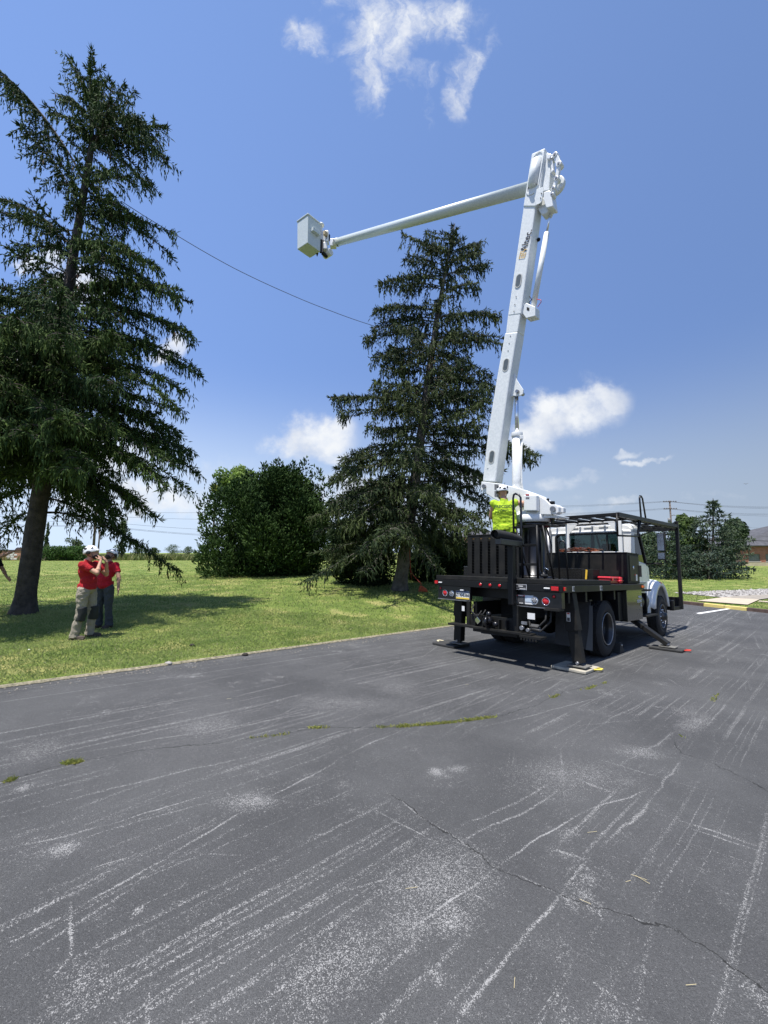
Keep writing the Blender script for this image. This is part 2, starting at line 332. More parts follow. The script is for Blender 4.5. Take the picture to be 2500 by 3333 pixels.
def asphalt_material():
    m = bpy.data.materials.new('tarmac'); m.use_nodes = True; nt = m.node_tree; L = nt.links.new; b = nt.nodes['Principled BSDF']
    tc = N(nt, 'ShaderNodeTexCoord'); P = tc.outputs['Object']
    def math_(op, a, c=None, d=None, clamp=False):
        n = N(nt, 'ShaderNodeMath', operation=op, use_clamp=clamp)
        for i, q in enumerate((a, c, d)):
            if q is None: continue
            if isinstance(q, (int, float)): n.inputs[i].default_value = q
            else: L(q, n.inputs[i])
        return n.outputs[0]
    def noise(sc, det=4.0, rough=.6, vec=None, dist=0.0):
        n = N(nt, 'ShaderNodeTexNoise', Scale=sc, Detail=det, Roughness=rough, Distortion=dist); L(vec if vec else P, n.inputs['Vector']); return n
    def rng_(x, a, c, lo=0.0, hi=1.0, smooth=True):
        n = N(nt, 'ShaderNodeMapRange', interpolation_type='SMOOTHSTEP' if smooth else 'LINEAR'); L(x, n.inputs['Value'])
        n.inputs['From Min'].default_value = a; n.inputs['From Max'].default_value = c; n.inputs['To Min'].default_value = lo; n.inputs['To Max'].default_value = hi; return n.outputs[0]
    # gentle warp so that long strokes wander
    nw = noise(1.3, 3.0); sb = N(nt, 'ShaderNodeVectorMath', operation='SUBTRACT'); L(nw.outputs['Color'], sb.inputs[0]); sb.inputs[1].default_value = (.5, .5, .5)
    sc = N(nt, 'ShaderNodeVectorMath', operation='SCALE'); L(sb.outputs[0], sc.inputs[0]); sc.inputs['Scale'].default_value = .16
    ad = N(nt, 'ShaderNodeVectorMath', operation='ADD'); L(P, ad.inputs[0]); L(sc.outputs[0], ad.inputs[1]); PW = ad.outputs[0]
    s2_ = N(nt, 'ShaderNodeVectorMath', operation='SCALE'); L(sb.outputs[0], s2_.inputs[0]); s2_.inputs['Scale'].default_value = .05; a2_ = N(nt, 'ShaderNodeVectorMath', operation='ADD'); L(P, a2_.inputs[0]); L(s2_.outputs[0], a2_.inputs[1]); PS = a2_.outputs[0]
    last = [None]; PWR = [PW]
    def strokes(lst, soft=0.2):
        acc = None; src = PWR[0]
        for i_, (a, c, w, wt) in enumerate(lst):
            if i_ % 10 == 0 and last[0] is not None:   # chunks wait for one another, so that few values are held at a time
                ch = N(nt, 'ShaderNodeVectorMath', operation='MULTIPLY_ADD'); L(last[0], ch.inputs[0]); ch.inputs[1].default_value = (1e-9,)*3; L(PWR[0], ch.inputs[2]); src = ch.outputs[0]
            A, B = G(*a), G(*c); mid = (A+B)/2; d = B-A
            mp = N(nt, 'ShaderNodeMapping', vector_type='TEXTURE'); L(src, mp.inputs['Vector'])
            mp.inputs['Location'].default_value = (mid.x, mid.y, 0); mp.inputs['Rotation'].default_value = (0, 0, math.atan2(d.y, d.x)); mp.inputs['Scale'].default_value = (d.to_2d().length*.62, w*.72, 1e4)
            ln = N(nt, 'ShaderNodeVectorMath', operation='LENGTH'); L(mp.outputs[0], ln.inputs[0])
            k = rng_(ln.outputs['Value'], 1.25, soft, 0, wt)
            acc = k if acc is None else math_('MAXIMUM', acc, k)
            last[0] = acc
        return acc
    X7 = lambda x, y: (1200+x*.7836, 2100+y*.7836)
    X6 = lambda x, y: (x*.7836, 2100+y*.7836)
    lines = [(X7(35,1280), X7(550,885), .016, 1), (X7(520,905), X7(905,690), .014, 1), (X7(880,700), X7(1160,590), .012, .9),
             (X7(320,1570), X7(620,1220), .022, .85), (X7(600,1250), X7(820,1010), .025, .85), (X7(800,1040), X7(935,860), .02, .6),
             (X7(990,825), X7(1170,620), .025, .8), (X7(1150,640), X7(1320,465), .02, .6), (X7(30,690), X7(345,862), .012, .7), (X7(80,620), X7(270,755), .012, .7), (X7(250,735), X7(520,910), .012, .75),
             (X7(540,905), X7(830,1050), .012, .7), (X7(950,1085), X7(1340,1210), .01, .45), (X7(395,1000), X7(510,1065), .014, .8), (X7(1235,705), X7(1630,832), .022, .7), (X7(1260,735), X7(1659,862), .018, .6),
             (X7(0,1420), X7(260,1170), .02, .6), (X7(270,870), X7(900,560), .018, .65), (X7(300,800), X7(880,520), .02, .5), (X7(930,1390), X7(1095,1505), .016, .6), (X7(640,200), X7(1300,40), .02, .4),
             (X7(340,375), X7(1100,180), .025, .5), (X7(700,345), X7(1280,300), .02, .35), (X7(1220,125), X7(1310,180), .012, .6), (X7(830,400), X7(1240,190), .03, .45), (X7(1000,520), X7(1330,330), .03, .5),
             (X7(870,450), X7(1400,600), .02, .45), (X7(860,560), X7(1010,610), .05, .7), (X7(740,830), X7(925,885), .03, .7),
             (X6(0,1170), X6(380,1000), .03, .7), (X6(0,1245), X6(300,1110), .02, .7), (X6(280,1125), X6(740,865), .018, .8), (X6(700,880), X6(1050,665), .018, .95), (X6(1030,675), X6(1400,480), .02, .8), (X6(1380,490), X6(1659,360), .02, .5),
             (X6(0,845), X6(480,742), .02, .6), (X6(470,745), X6(905,608), .012, .95), (X6(280,1085), X6(302,1300), .018, .95), (X6(300,1285), X6(215,1385), .014, .7), (X6(640,1410), X6(640,1590), .018, .7), (X6(650,1410), X6(940,1255), .016, .7),
             (X6(930,1260), X6(1400,1020), .018, .7), (X6(1380,1030), X6(1700,930), .02, .5), (X6(365,937), X6(545,885), .008, 1.0), (X6(0,350), X6(900,200), .02, .5), (X6(0,500), X6(1500,250), .03, .5), (X6(0,720), X6(1100,440), .025, .55),
             (X6(0,900), X6(1200,560), .02, .45), (X6(760,855), X6(1080,860), .01, .5), (X6(1500,430), X6(1659,360), .02, .6), (X6(0,1340), X6(620,980), .02, .55), (X6(850,1573), X6(1659,1170), .04, .6)]
    blobs = [(X7(235,530), X7(320,525), .13, 1.0), (X7(320,520), X7(420,500), .10, .75), (X7(1020,440), X7(1240,450), .28, .62), (X7(560,560), X7(1100,520), .55, .42), (X7(0,1130), X7(500,850), .42, .6), (X7(250,1180), X7(430,1080), .16, .75),
             (X7(0,1250), X7(330,1060), .22, .6), (X6(900,640), X6(1180,655), .22, .62), (X6(210,830), X6(330,845), .13, .8), (X6(565,1110), X6(610,1110), .06, .8), (X6(300,1300), X6(460,1500), .18, .5), (X6(1100,1500), X6(1659,1150), .30, .55),
             (X6(700,350), X6(1000,320), .5, .5), (X6(0,460), X6(300,420), .5, .45), (X6(1200,240), X6(1659,240), .6, .42), (X7(1240,260), X7(1400,300), .5, .5), (X7(0,180), X7(240,170), .8, .4), (X6(60,600), X6(150,580), .12, .8), (X7(1300,370), X7(1420,280), .25, .6),
             (X7(1500,1400), X7(1659,1440), .16, .5), (X7(240,1310), X7(290,1400), .05, .6), (X7(880,1520), X7(1180,1560), .08, .4)]
    st = strokes(lines, -.1); bl = strokes(blobs, 0.0)
    # sweeps of parallel wheel scuffs along the edge of the lawn, breaking up by patches
    def scuff(ang, fx, fy, seed, a, c, pa, pb):
        mp = N(nt, 'ShaderNodeMapping'); L(PS, mp.inputs['Vector']); mp.inputs['Rotation'].default_value = (0, 0, -ang)
        m2 = N(nt, 'ShaderNodeMapping'); L(mp.outputs[0], m2.inputs['Vector']); m2.inputs['Scale'].default_value = (fx, fy, 1); m2.inputs['Location'].default_value = (seed, seed*1.7, 0)
        n = noise(1.0, 3.0, .65, m2.outputs[0]); k = rng_(n.outputs['Fac'], a, c)
        m3 = N(nt, 'ShaderNodeMapping'); L(P, m3.inputs['Vector']); m3.inputs['Location'].default_value = (seed*3, seed, 0)
        q = noise(.55, 3.0, .6, m3.outputs[0]); return math_('MULTIPLY', k, rng_(q.outputs['Fac'], pa, pb))
    ae = math.atan2(ED.y, ED.x); d1 = G(*X7(905,690))-G(*X7(35,1280)); a2 = math.atan2(d1.y, d1.x)
    s1 = scuff(ae-.05, .04, 19.0, 3.1, .54, .64, .36, .56); s2 = scuff(a2, .09, 17.0, 7.7, .59, .70, .50, .66); s3 = scuff(ae+.12, .05, 14.0, 12.3, .56, .68, .42, .62)
    s4 = scuff(a2+.55, .12, 16.0, 21.3, .60, .70, .50, .64); s5 = scuff(a2-1.25, .12, 14.0, 33.1, .62, .72, .52, .66); s6 = scuff(a2+.22, .09, 15.0, 41.9, .59, .69, .48, .62)
    sc_all = math_('MAXIMUM', math_('MULTIPLY', s1, .38), math_('MAXIMUM', math_('MULTIPLY', s2, .20), math_('MULTIPLY', s3, .30)))
    sc_all = math_('MAXIMUM', sc_all, math_('MAXIMUM', math_('MULTIPLY', s4, .38), math_('MAXIMUM', math_('MULTIPLY', s5, .38), math_('MULTIPLY', s6, .42))))
    pn = noise(2.2, 6.0, .7); pm = noise(.45, 2.0, .5); sc_all = math_('MAXIMUM', sc_all, math_('MULTIPLY', math_('MULTIPLY', rng_(pn.outputs['Fac'], .52, .72), rng_(pm.outputs['Fac'], .42, .62)), .55))
    worn = math_('MAXIMUM', math_('MAXIMUM', math_('MULTIPLY', st, .92), math_('MULTIPLY', bl, .70)), sc_all)
    big = noise(.8, 5.0, .6); mid = noise(5.0, 6.0, .65)
    worn = math_('ADD', worn, math_('MULTIPLY_ADD', rng_(mid.outputs['Fac'], .4, .8), .16, 0.06))
    # grains of stone: pale chips show where the binder has worn away
    gr = N(nt, 'ShaderNodeTexVoronoi', Scale=290.0, feature='F1'); L(P, gr.inputs['Vector'])
    gs = N(nt, 'ShaderNodeSeparateColor'); L(gr.outputs['Color'], gs.inputs[0])
    hf = noise(60.0, 3.0, .7)
    chance = math_('ADD', math_('MULTIPLY', gs.outputs[0], .62), math_('MULTIPLY', hf.outputs['Fac'], .62))
    chip = rng_(math_('ADD', chance, math_('MULTIPLY', worn, .58)), .92, 1.20)
    tone = N(nt, 'ShaderNodeMix', data_type='RGBA'); L(rng_(big.outputs['Fac'], .3, .7), tone.inputs['Factor']); tone.inputs[6].default_value = (.054, .0545, .0555, 1); tone.inputs[7].default_value = (.080, .0805, .081, 1)
    gv = N(nt, 'ShaderNodeMix', data_type='RGBA', blend_type='MULTIPLY'); gv.inputs['Factor'].default_value = 1.0; L(tone.outputs[2], gv.inputs[6])
    gcol = N(nt, 'ShaderNodeCombineColor'); gvv = rng_(gs.outputs[1], 0, 1, .74, 1.3, False)
    for i in range(3): L(gvv, gcol.inputs[i])
    L(gcol.outputs[0], gv.inputs[7])
    wc = N(nt, 'ShaderNodeMix', data_type='RGBA'); L(math_('MULTIPLY', chip, .85), wc.inputs['Factor']); L(gv.outputs[2], wc.inputs[6]); wc.inputs[7].default_value = (.36, .355, .345, 1)
    # cracks
    ck = [(X6(-60,585), X6(270,495)), (X6(270,495), X6(560,440)), (X6(560,440), X6(960,395)), (X6(960,395), X6(1300,345)), (X7(-380,345), X7(160,340)), (X7(160,340), X7(520,300)), (X7(520,300), X7(700,245)), (X7(700,245), X7(820,190)), (X7(820,190), X7(985,158)),
          (X7(95,625), X7(250,740)), (X7(250,740), X7(520,910)), (X7(520,910), X7(800,1030)), (X7(800,1030), X7(930,1080)), (X7(930,1080), X7(1290,1190)), (X7(1290,1190), X7(1680,1440)), (X7(1270,400), X7(1290,445)), (X7(1290,445), X7(1400,475)), (X7(1400,475), X7(1540,540)), (X7(1540,540), X7(1690,620)),
          ((2348,1992), (2400,2012))]
    nj = noise(9.0, 4.0, .7); sj = N(nt, 'ShaderNodeVectorMath', operation='SUBTRACT'); L(nj.outputs['Color'], sj.inputs[0]); sj.inputs[1].default_value = (.5, .5, .5)
    s3_ = N(nt, 'ShaderNodeVectorMath', operation='SCALE'); L(sj.outputs[0], s3_.inputs[0]); s3_.inputs['Scale'].default_value = .11; a3_ = N(nt, 'ShaderNodeVectorMath', operation='ADD'); L(PW, a3_.inputs[0]); L(s3_.outputs[0], a3_.inputs[1]); PWR[0] = a3_.outputs[0]
    cr = strokes([(a, c, .0065, 1.0) for a, c in ck], .5)
    fin = N(nt, 'ShaderNodeMix', data_type='RGBA'); L(math_('MULTIPLY', cr, .9), fin.inputs['Factor']); L(wc.outputs[2], fin.inputs[6]); fin.inputs[7].default_value = (.016, .016, .015, 1)
    L(fin.outputs[2], b.inputs['Base Color'])
    b.inputs['Roughness'].default_value = .82; b.inputs['Specular IOR Level'].default_value = .35
    h = math_('ADD', math_('MULTIPLY', gr.outputs['Distance'], -1.0), math_('MULTIPLY', cr, -1.2))
    bp = N(nt, 'ShaderNodeBump', Strength=.55, Distance=.006); L(h, bp.inputs['Height']); L(bp.outputs[0], b.inputs['Normal'])
    return m

# tarmac: one sheet that follows the slope of the lot and runs on under the lawn's edge
xs = np.concatenate([[-140, -80], np.linspace(-40, -14, 14), np.linspace(-13, 20, 100), np.linspace(22, 90, 35)]); ys = np.concatenate([[-120, -60, -30], np.linspace(-12, 0, 13), np.linspace(.3, 24, 90), np.linspace(25, 60, 20)])
X, Y = np.meshgrid(xs, ys)
keep = dist_out(X, Y)
Z = gz(X, Y) - .25*sst(.25, .8, keep)
TARMAC = asphalt_material()
grid_mesh('parking_lot', X, Y, Z, TARMAC)

def lawn_material():
    m = bpy.data.materials.new('turf'); m.use_nodes = True; nt = m.node_tree; L = nt.links.new; b = nt.nodes['Principled BSDF']
    tc = N(nt, 'ShaderNodeTexCoord'); P = tc.outputs['Object']
    n1 = N(nt, 'ShaderNodeTexNoise', Scale=1.1, Detail=6.0, Roughness=.65); L(P, n1.inputs['Vector'])
    n2 = N(nt, 'ShaderNodeTexNoise', Scale=28.0, Detail=4.0, Roughness=.7); L(P, n2.inputs['Vector'])
    c1 = N(nt, 'ShaderNodeValToRGB'); L(n1.outputs['Fac'], c1.inputs[0]); e = c1.color_ramp.elements
    e[0].position = .38; e[0].color = (.10, .155, .036, 1); e[1].position = .66; e[1].color = (.33, .32, .13, 1); k = e.new(.52); k.color = (.17, .225, .058, 1)
    mx = N(nt, 'ShaderNodeMix', data_type='RGBA', blend_type='MULTIPLY'); mx.inputs['Factor'].default_value = 1; L(c1.outputs[0], mx.inputs[6])
    r = N(nt, 'ShaderNodeValToRGB'); L(n2.outputs['Fac'], r.inputs[0]); r.color_ramp.elements[0].position = .3; r.color_ramp.elements[0].color = (.5, .5, .5, 1); r.color_ramp.elements[1].position = .7; r.color_ramp.elements[1].color = (1.45, 1.4, 1.3, 1)
    L(r.outputs[0], mx.inputs[7]); L(mx.outputs[2], b.inputs['Base Color']); b.inputs['Roughness'].default_value = .95; b.inputs['Specular IOR Level'].default_value = .1
    bp = N(nt, 'ShaderNodeBump', Strength=.9, Distance=.05); L(n2.outputs['Fac'], bp.inputs['Height']); L(bp.outputs[0], b.inputs['Normal'])
    return m
TURF = lawn_material()
# lawn: rows run parallel to the edge of the tarmac, fanning out round the corner by the kerb
bd = []
for a in np.concatenate([[-60, -40, -28, -20, -15], np.linspace(-12, (Vector((KC.x, KC.y, 0))-Vector((E0.x, E0.y, 0))).dot(ED), 90)]):
    bd.append((E0.x+ED.x*a, E0.y+ED.y*a, EN.x, EN.y))
th0, th1 = math.atan2(EN.y, EN.x), math.atan2(KN.y, KN.x)
for t in np.linspace(0, 1, 12)[1:-1]:
    th = th0+(th1-th0)*t; bd.append((KC.x, KC.y, math.cos(th), math.sin(th)))
for a in np.concatenate([np.linspace(0, 14, 36), [16, 20, 26, 35, 50, 80, 120]]): bd.append((KC.x+KD.x*a, KC.y+KD.y*a, KN.x, KN.y))
bd = np.array(bd)
off = np.array([.0, .06, .15, .3, .5, .8, 1.2, 1.7, 2.3, 3, 3.8, 4.6, 5.5, 7, 9, 11, 13.5, 16, 19, 23, 28, 34, 42, 52, 65, 85, 115, 170, 300, 600, 1200])
kerbside = bd[:, 0] > KC.x-.3
wob = np.array([mnoise.noise(Vector((x*2.1, y*2.1, 0))) for x, y in bd[:, :2]])*.05
X = bd[None, :, 0]+bd[None, :, 2]*(off[:, None]+np.where(off[:, None] < .5, 1, 0)*np.where(kerbside, .17, wob)[None]); Y = bd[None, :, 1]+bd[None, :, 3]*(off[:, None]+np.where(off[:, None] < .5, 1, 0)*np.where(kerbside, .17, wob)[None])
Z = lz(X, Y) - np.where(kerbside[None], .012, 0) - .03*(off[:, None] == 0)
grid_mesh('lawn', X, Y, Z, TURF)

# strip of dry thatch and grit where the lawn meets the tarmac
dry = mat('dry_thatch', (.36, .31, .22), .95, col2=(.10, .10, .06), vscale=24, bump=.5, bscale=90)
n = 900; a = np.linspace(-9, 17.5, n); w = .015+.07*np.array([abs(mnoise.noise(Vector((q*3.1, 5, 0)))) + .5*abs(mnoise.noise(Vector((q*13., 9, 0)))) for q in a]); w2 = .03+.05*np.array([abs(mnoise.noise(Vector((q*9.1, 15, 0)))) for q in a])
rows = []
for k in np.linspace(-1, 1, 5):
    o_ = np.where(k < 0, k*w2, k*w*1.3); x = E0.x+ED.x*a+EN.x*o_; y = E0.y+ED.y*a+EN.y*o_
    rows.append((x, y, gz(x, y)+.006+.028*(1-abs(k))))
R_ = np.array(rows); grid_mesh('verge', R_[:, 0], R_[:, 1], R_[:, 2], dry)

# blades of grass, thick near the camera and thinning with distance
def blades(name, X, Y, H, W, cols, zf, lean=1.25):
    n = len(X); Z = zf(X, Y); az = rng.uniform(0, 2*PI, n); la = rng.uniform(0, 2*PI, n); ln = rng.uniform(.1, 1, n)*lean*H
    dx, dy = np.cos(az)*W/2, np.sin(az)*W/2; lx, ly = np.cos(la)*ln, np.sin(la)*ln
    v = np.stack([np.stack([X-dx, Y-dy, Z-.01], 1), np.stack([X+dx, Y+dy, Z-.01], 1), np.stack([X+dx*.7+lx*.35, Y+dy*.7+ly*.35, Z+H*.6], 1), np.stack([X+lx, Y+ly, Z+H*.93], 1)], 1).reshape(-1, 3)
    b = np.arange(n)[:, None]*4; f = np.concatenate([b+np.array([[0, 1, 2]]), b+np.array([[0, 2, 3]])], 1).reshape(-1, 3)
    o = npmesh(name, v, f, attr_mat('blade', .6, trl=.35), tint=np.repeat(cols, 4, 0)); o['kind'] = 'stuff'; return o
PATHQ = [LW(*q) for q in [(2262, 1960), (2436, 1973), (2474, 1953), (2352, 1945)]]; PATH2 = [LW(*q) for q in [(2352, 1947), (2474, 1955), (2620, 1936), (2520, 1929)]]; STONEQ = [LW(*q) for q in [(2190, 1932), (2352, 1947), (2640, 1930), (2640, 1912)]]
def inside(X, Y, Q):
    r = np.zeros(len(X), bool); n_ = len(Q)
    for i in range(n_):
        a, c = Q[i], Q[(i+1) % n_]; cr = ((a.y > Y) != (c.y > Y)) & (X < (c.x-a.x)*(Y-a.y)/((c.y-a.y) or 1e-9)+a.x); r ^= cr
    return r
def blade_field(n, y0, y1, pw, h, w):
    Y = y0+(y1-y0)*rng.random(n*2)**pw; X = rng.uniform(-1.0, 1.02, n*2)*(Y*.98+.6)
    d = dist_out(X, Y); k = (d > np.where(X > KC.x-.5, .22, .03)) & ((d > .12) | (rng.random(len(X)) < .6)); X, Y = X[k][:n], Y[k][:n]
    k = ~(inside(X, Y, PATHQ) | inside(X, Y, STONEQ) | inside(X, Y, PATH2)); X, Y = X[k], Y[k]
    H = h*rng.uniform(.5, 1.3, len(X)); W = w*rng.uniform(.7, 1.4, len(X))
    p = .5+.5*np.sin(X*1.7+np.sin(Y*1.3)*2)*np.cos(Y*1.1+X*.4); q = np.clip(p*.5+rng.random(len(X))*.6, 0, 1)[:, None]
    c = np.array([[.15, .225, .055]])*(1-q)+np.array([[.40, .44, .17]])*q
    s = rng.random(len(X)) < .05; c[s] = np.array([.46, .42, .24])*rng.uniform(.7, 1.1, (s.sum(), 1)); return X, Y, H, W, c
parts = [blade_field(95000, 4.5, 12, .75, .034, .008), blade_field(60000, 10, 24, .8, .055, .017), blade_field(26000, 20, 60, .9, .06, .04)]
X, Y, H, W, c = [np.concatenate([p[i] for p in parts]) for i in range(5)]
tag(blades('grass', X, Y, H, W, c, lz), 'short mown lawn grass growing up to the edge of the tarmac', 'grass')
# rough uncut field beyond the lawn
n = 26000; Y = rng.uniform(62, 150, n)**1.0; X = rng.uniform(-1.05, .45, n)*Y
q = rng.random((n, 1)); c = np.array([[.10, .14, .035]])*(1-q)+np.array([[.24, .23, .10]])*q
tag(blades('tall_grass', X, Y, rng.uniform(.55, 1.1, n), rng.uniform(.25, .5, n), c, lz, .8), 'tall uncut meadow grass beyond the far edge of the mown lawn', 'grass')

# kerb in cast lengths, painted yellow at the path
kl = 2.6; kp = mat('kerb_yellow', (.62, .50, .16), .8, col2=(.40, .36, .26), vscale=9, thr=(.52, .72), bump=.3)
kd = mat('kerb_brown', (.085, .055, .045), .85, var=.4, vscale=7, bump=.4)
ks = (G(2268, 1975)-KC); a_y0 = Vector((ks.x, ks.y, 0)).dot(KD); ks = (G(2434, 1988)-KC); a_y1 = Vector((ks.x, ks.y, 0)).dot(KD)
kerb = thing('kerb', 'concrete kerb painted yellow by the footpath and dark brown on either side', 'kerb', Matrix.Translation(Vector((KC.x, KC.y, float(gz(KC.x, KC.y))))))
cuts = [-.0, a_y0] + [a_y0+(a_y1-a_y0)*t for t in (.5, 1.0)] + [a_y1+kl*i for i in range(1, 12)]
for i in range(len(cuts)-1):
    a0, a1 = cuts[i]+.008, cuts[i+1]-.008; mb = MB(); vs = []
    for a in (a0, a1):
        for o_, hz in ((-.0, -.12), (.025, .125), (.155, .135), (.17, -.12)):
            x, y = KC.x+KD.x*a+KN.x*o_, KC.y+KD.y*a+KN.y*o_; vs.append((x, y, float(gz(x, y))+hz))
    mb.add(vs, [(0, 1, 2, 3), (7, 6, 5, 4), (0, 4, 5, 1), (1, 5, 6, 2), (2, 6, 7, 3), (3, 7, 4, 0)])
    o = mb.build('kerb_stone', kp if i in (1, 2) else kd, kerb, bevel=.012, mw=WORLD)
    if i in (1, 2): o['label'] = 'yellow painted kerb stone'
# footpath slabs, bed of pale stones, bay line
def sheet(name, pts, m, lift=.012, fn=lz, sub=10):
    """a flat sheet draped on the ground over a four cornered outline of pixels"""
    c = [hitf(u, v, fn) for u, v in pts]; g = []
    for i in range(sub+1):
        for j in range(sub+1):
            s, t = i/sub, j/sub; q = (c[0]*(1-s)+c[1]*s)*(1-t)+(c[3]*(1-s)+c[2]*s)*t; g.append((q.x, q.y, float(fn(q.x, q.y))+lift))
    f = [(i*(sub+1)+j, (i+1)*(sub+1)+j, (i+1)*(sub+1)+j+1, i*(sub+1)+j+1) for i in range(sub) for j in range(sub)]
    return MB().add(g, f).build(name, m)
pavc = mat('paving_concrete', (.50, .42, .31), .9, col2=(.38, .33, .26), vscale=5, bump=.2)
pavg = mat('paving_grey', (.27, .24, .20), .9, var=.2, vscale=5, bump=.2)
struct(sheet('footpath', [(2268, 1957), (2434, 1970), (2472, 1953), (2352, 1946)], pavc, .03))
struct(sheet('footpath', [(2352, 1946), (2472, 1953), (2600, 1935), (2510, 1930)], pavg, .03))
struct(sheet('footpath', [(2468, 1960), (2620, 1972), (2620, 1968), (2472, 1957)], pavc, .034, sub=4))
white = mat('road_paint', (.72, .72, .70), .7, var=.15, vscale=20)
tg = sheet('bay_line', [(2266, 1996), (2374, 1980), (2384, 1981.5), (2276, 1999)], white, .006, gz, sub=4); tg['kind'] = 'structure'
# riprap: pale broken stones in a drain by the path
stone = mat('pale_stone', (.13, .12, .11), .9, col2=(.42, .40, .38), vscale=4, thr=(.42, .58), bump=.3)
tv = np.array([[1, 0, -.71], [-1, 0, -.71], [0, 1, .71], [0, -1, .71]])*.7; tf = np.array([[0, 2, 3], [1, 3, 2], [0, 1, 2], [0, 3, 1]])
def rocks(name, n, reg, smin, smax, m, fn, label, cat):
    V = []; F = []; o_ = 0
    c = [hitf(u, v, fn) for u, v in reg]
    oct_v = np.array([[1, 0, 0], [-1, 0, 0], [0, 1, 0], [0, -1, 0], [0, 0, 1], [0, 0, -.6]]); oct_f = np.array([[0, 2, 4], [2, 1, 4], [1, 3, 4], [3, 0, 4], [2, 0, 5], [1, 2, 5], [3, 1, 5], [0, 3, 5]])
    for _ in range(n):
        s, t = rng.random(2); q = (c[0]*(1-s)+c[1]*s)*(1-t)+(c[3]*(1-s)+c[2]*s)*t; r = rng.uniform(smin, smax)
        v = oct_v*rng.uniform(.6, 1.2, (6, 3))*r; a = rng.uniform(0, PI); R = np.array([[math.cos(a), -math.sin(a), 0], [math.sin(a), math.cos(a), 0], [0, 0, .7]])
        V.append(v@R.T+np.array([q.x, q.y, float(fn(q.x, q.y))+r*.25])); F.append(oct_f+o_); o_ += 6
    o = npmesh(name, np.concatenate(V), np.concatenate(F), m); o['kind'] = 'stuff'; return tag(o, label, cat)
rocks('stone_bed', 3400, [(2200, 1931), (2352, 1945), (2620, 1929), (2620, 1915)], .035, .11, stone, lz, 'bed of pale broken stones along the footpath', 'stones')
rocks('loose_grit', 420, [(0, 2262), (1500, 2052), (1500, 2036), (0, 2236)], .004, .016, mat('grit', (.22, .2, .17), .9, var=.4), gz, 'loose grit scattered along the lawn edge', 'grit')

# weeds in the cracks
def weeds(name, paths, n, h, label, fn=gz):
    X = []; Y = []; 
    for (pts, w) in paths:
        P_ = [G(u, v) for u, v in pts]
        for _ in range(int(n*w)):
            i = rng.integers(len(P_)-1); t = rng.random(); q = P_[i]*(1-t)+P_[i+1]*t
            if mnoise.noise(Vector((q.x*1.9, q.y*1.9, 4))) < -.05+.3*rng.random(): continue
            X.append(q.x+rng.normal()*.011); Y.append(q.y+rng.normal()*.011)
    X, Y = np.array(X), np.array(Y); m_ = len(X); q = rng.random((m_, 1))
    c = np.array([[.20, .25, .05]])*(1-q)+np.array([[.45, .43, .13]])*q
    return tag(blades(name, X, Y, h*rng.uniform(.3, 1.2, m_), .005*rng.uniform(.7, 1.6, m_), c, fn, 1.6), label, 'weeds')
X7 = lambda x, y: (1200+x*.7836, 2100+y*.7836)
X6 = lambda x, y: (x*.7836, 2100+y*.7836)
weeds('weeds', [([X6(1530, 342), X6(1659, 340), X7(160, 338), X7(350, 322), X7(530, 299)], 1.0), ([X6(1290, 345), X6(1380, 342)], .16), ([X6(270, 494), X6(330, 487)], .16), ([X6(470, 460), X6(500, 458)], .05), ([X6(550, 442), X6(690, 425)], .12), ([X6(730, 418), X6(980, 394)], .25), ([X6(980, 392), X6(1200, 372)], .05), ([X6(30, 566), X6(55, 562)], .04),
      ([X7(690, 245), X7(720, 238)], .06), ([X7(760, 220), X7(830, 188), X7(880, 186)], .3), ([X7(905, 185), X7(985, 156)], .25)], 2000, .026, 'yellow green weeds growing along the long crack in the tarmac')
weeds('weed_clump', [([X7(1268, 400), X7(1290, 440)], .4), ([X7(1300, 370), X7(1310, 385)], .15), ([X7(1400, 478), X7(1450, 500), X7(1530, 530)], 1.0), ([X7(1600, 560), X7(1615, 572)], .1), ([X7(1410, 470), X7(1450, 492)], .8), ([X7(1430, 235), X7(1450, 205)], .12)], 700, .036, 'tuft of green grass with dry stems in the crack at the right of the tarmac')
# dry grass clippings lying on the tarmac
mb = MB()
for (u, v, l, a) in [(1928, 2712, .06, .1), (2080, 2860, .07, -.6), (2092, 2868, .07, -1.0), (2045, 2873, .03, .2), (1340, 2895, .06, .1), (1675, 3205, .04, 1.2), (2250, 3212, .04, 0), (1905, 2940, .05, -.7), (745, 2276, .05, .3), (1520, 2230, .05, .2)]:
    q = G(u, v); d = Vector((math.cos(a), math.sin(a), 0))*l; mb.beam(q-d/2+Vector((0, 0, .006)), q+d/2+Vector((0, 0, .009)), .0013, .0012)
o = mb.build('straw', mat('straw', (.58, .49, .28), .9)); tag(o, 'bits of dry straw scattered on the tarmac', 'straw', kind='stuff')
def lump(name, u, v, r, m, label, cat, fn=gz):
    q = hitf(u, v, fn); mb = MB().ell((0, 0, 0), (r, r*.7, r*.5), nu=10, nv=7)
    mb.v = [tuple(Vector(p)*(1+.25*mnoise.noise(Vector(p)*(3/r)+Vector((u, v, 0))))) for p in mb.v]
    return tag(mb.build(name, m, mw=Matrix.Translation(q+Vector((0, 0, r*.35)))), label, cat)
lump('rock', 548, 2164, .06, mat('rock_grey', (.30, .28, .26), .9, var=.3, vscale=12, bump=.4), 'grey rock lying on the tarmac at the lawn edge', 'rock')
lump('dirt_clod', 703, 2142, .04, mat('dark_soil', (.03, .026, .02), .95, var=.4, bump=.5), 'dark clod on the tarmac, nearer of two by the lawn edge', 'clod')
lump('dirt_clod', 798, 2134, .055, MAT['dark_soil'], 'dark flat clod on the tarmac, farther of two by the lawn edge', 'clod')
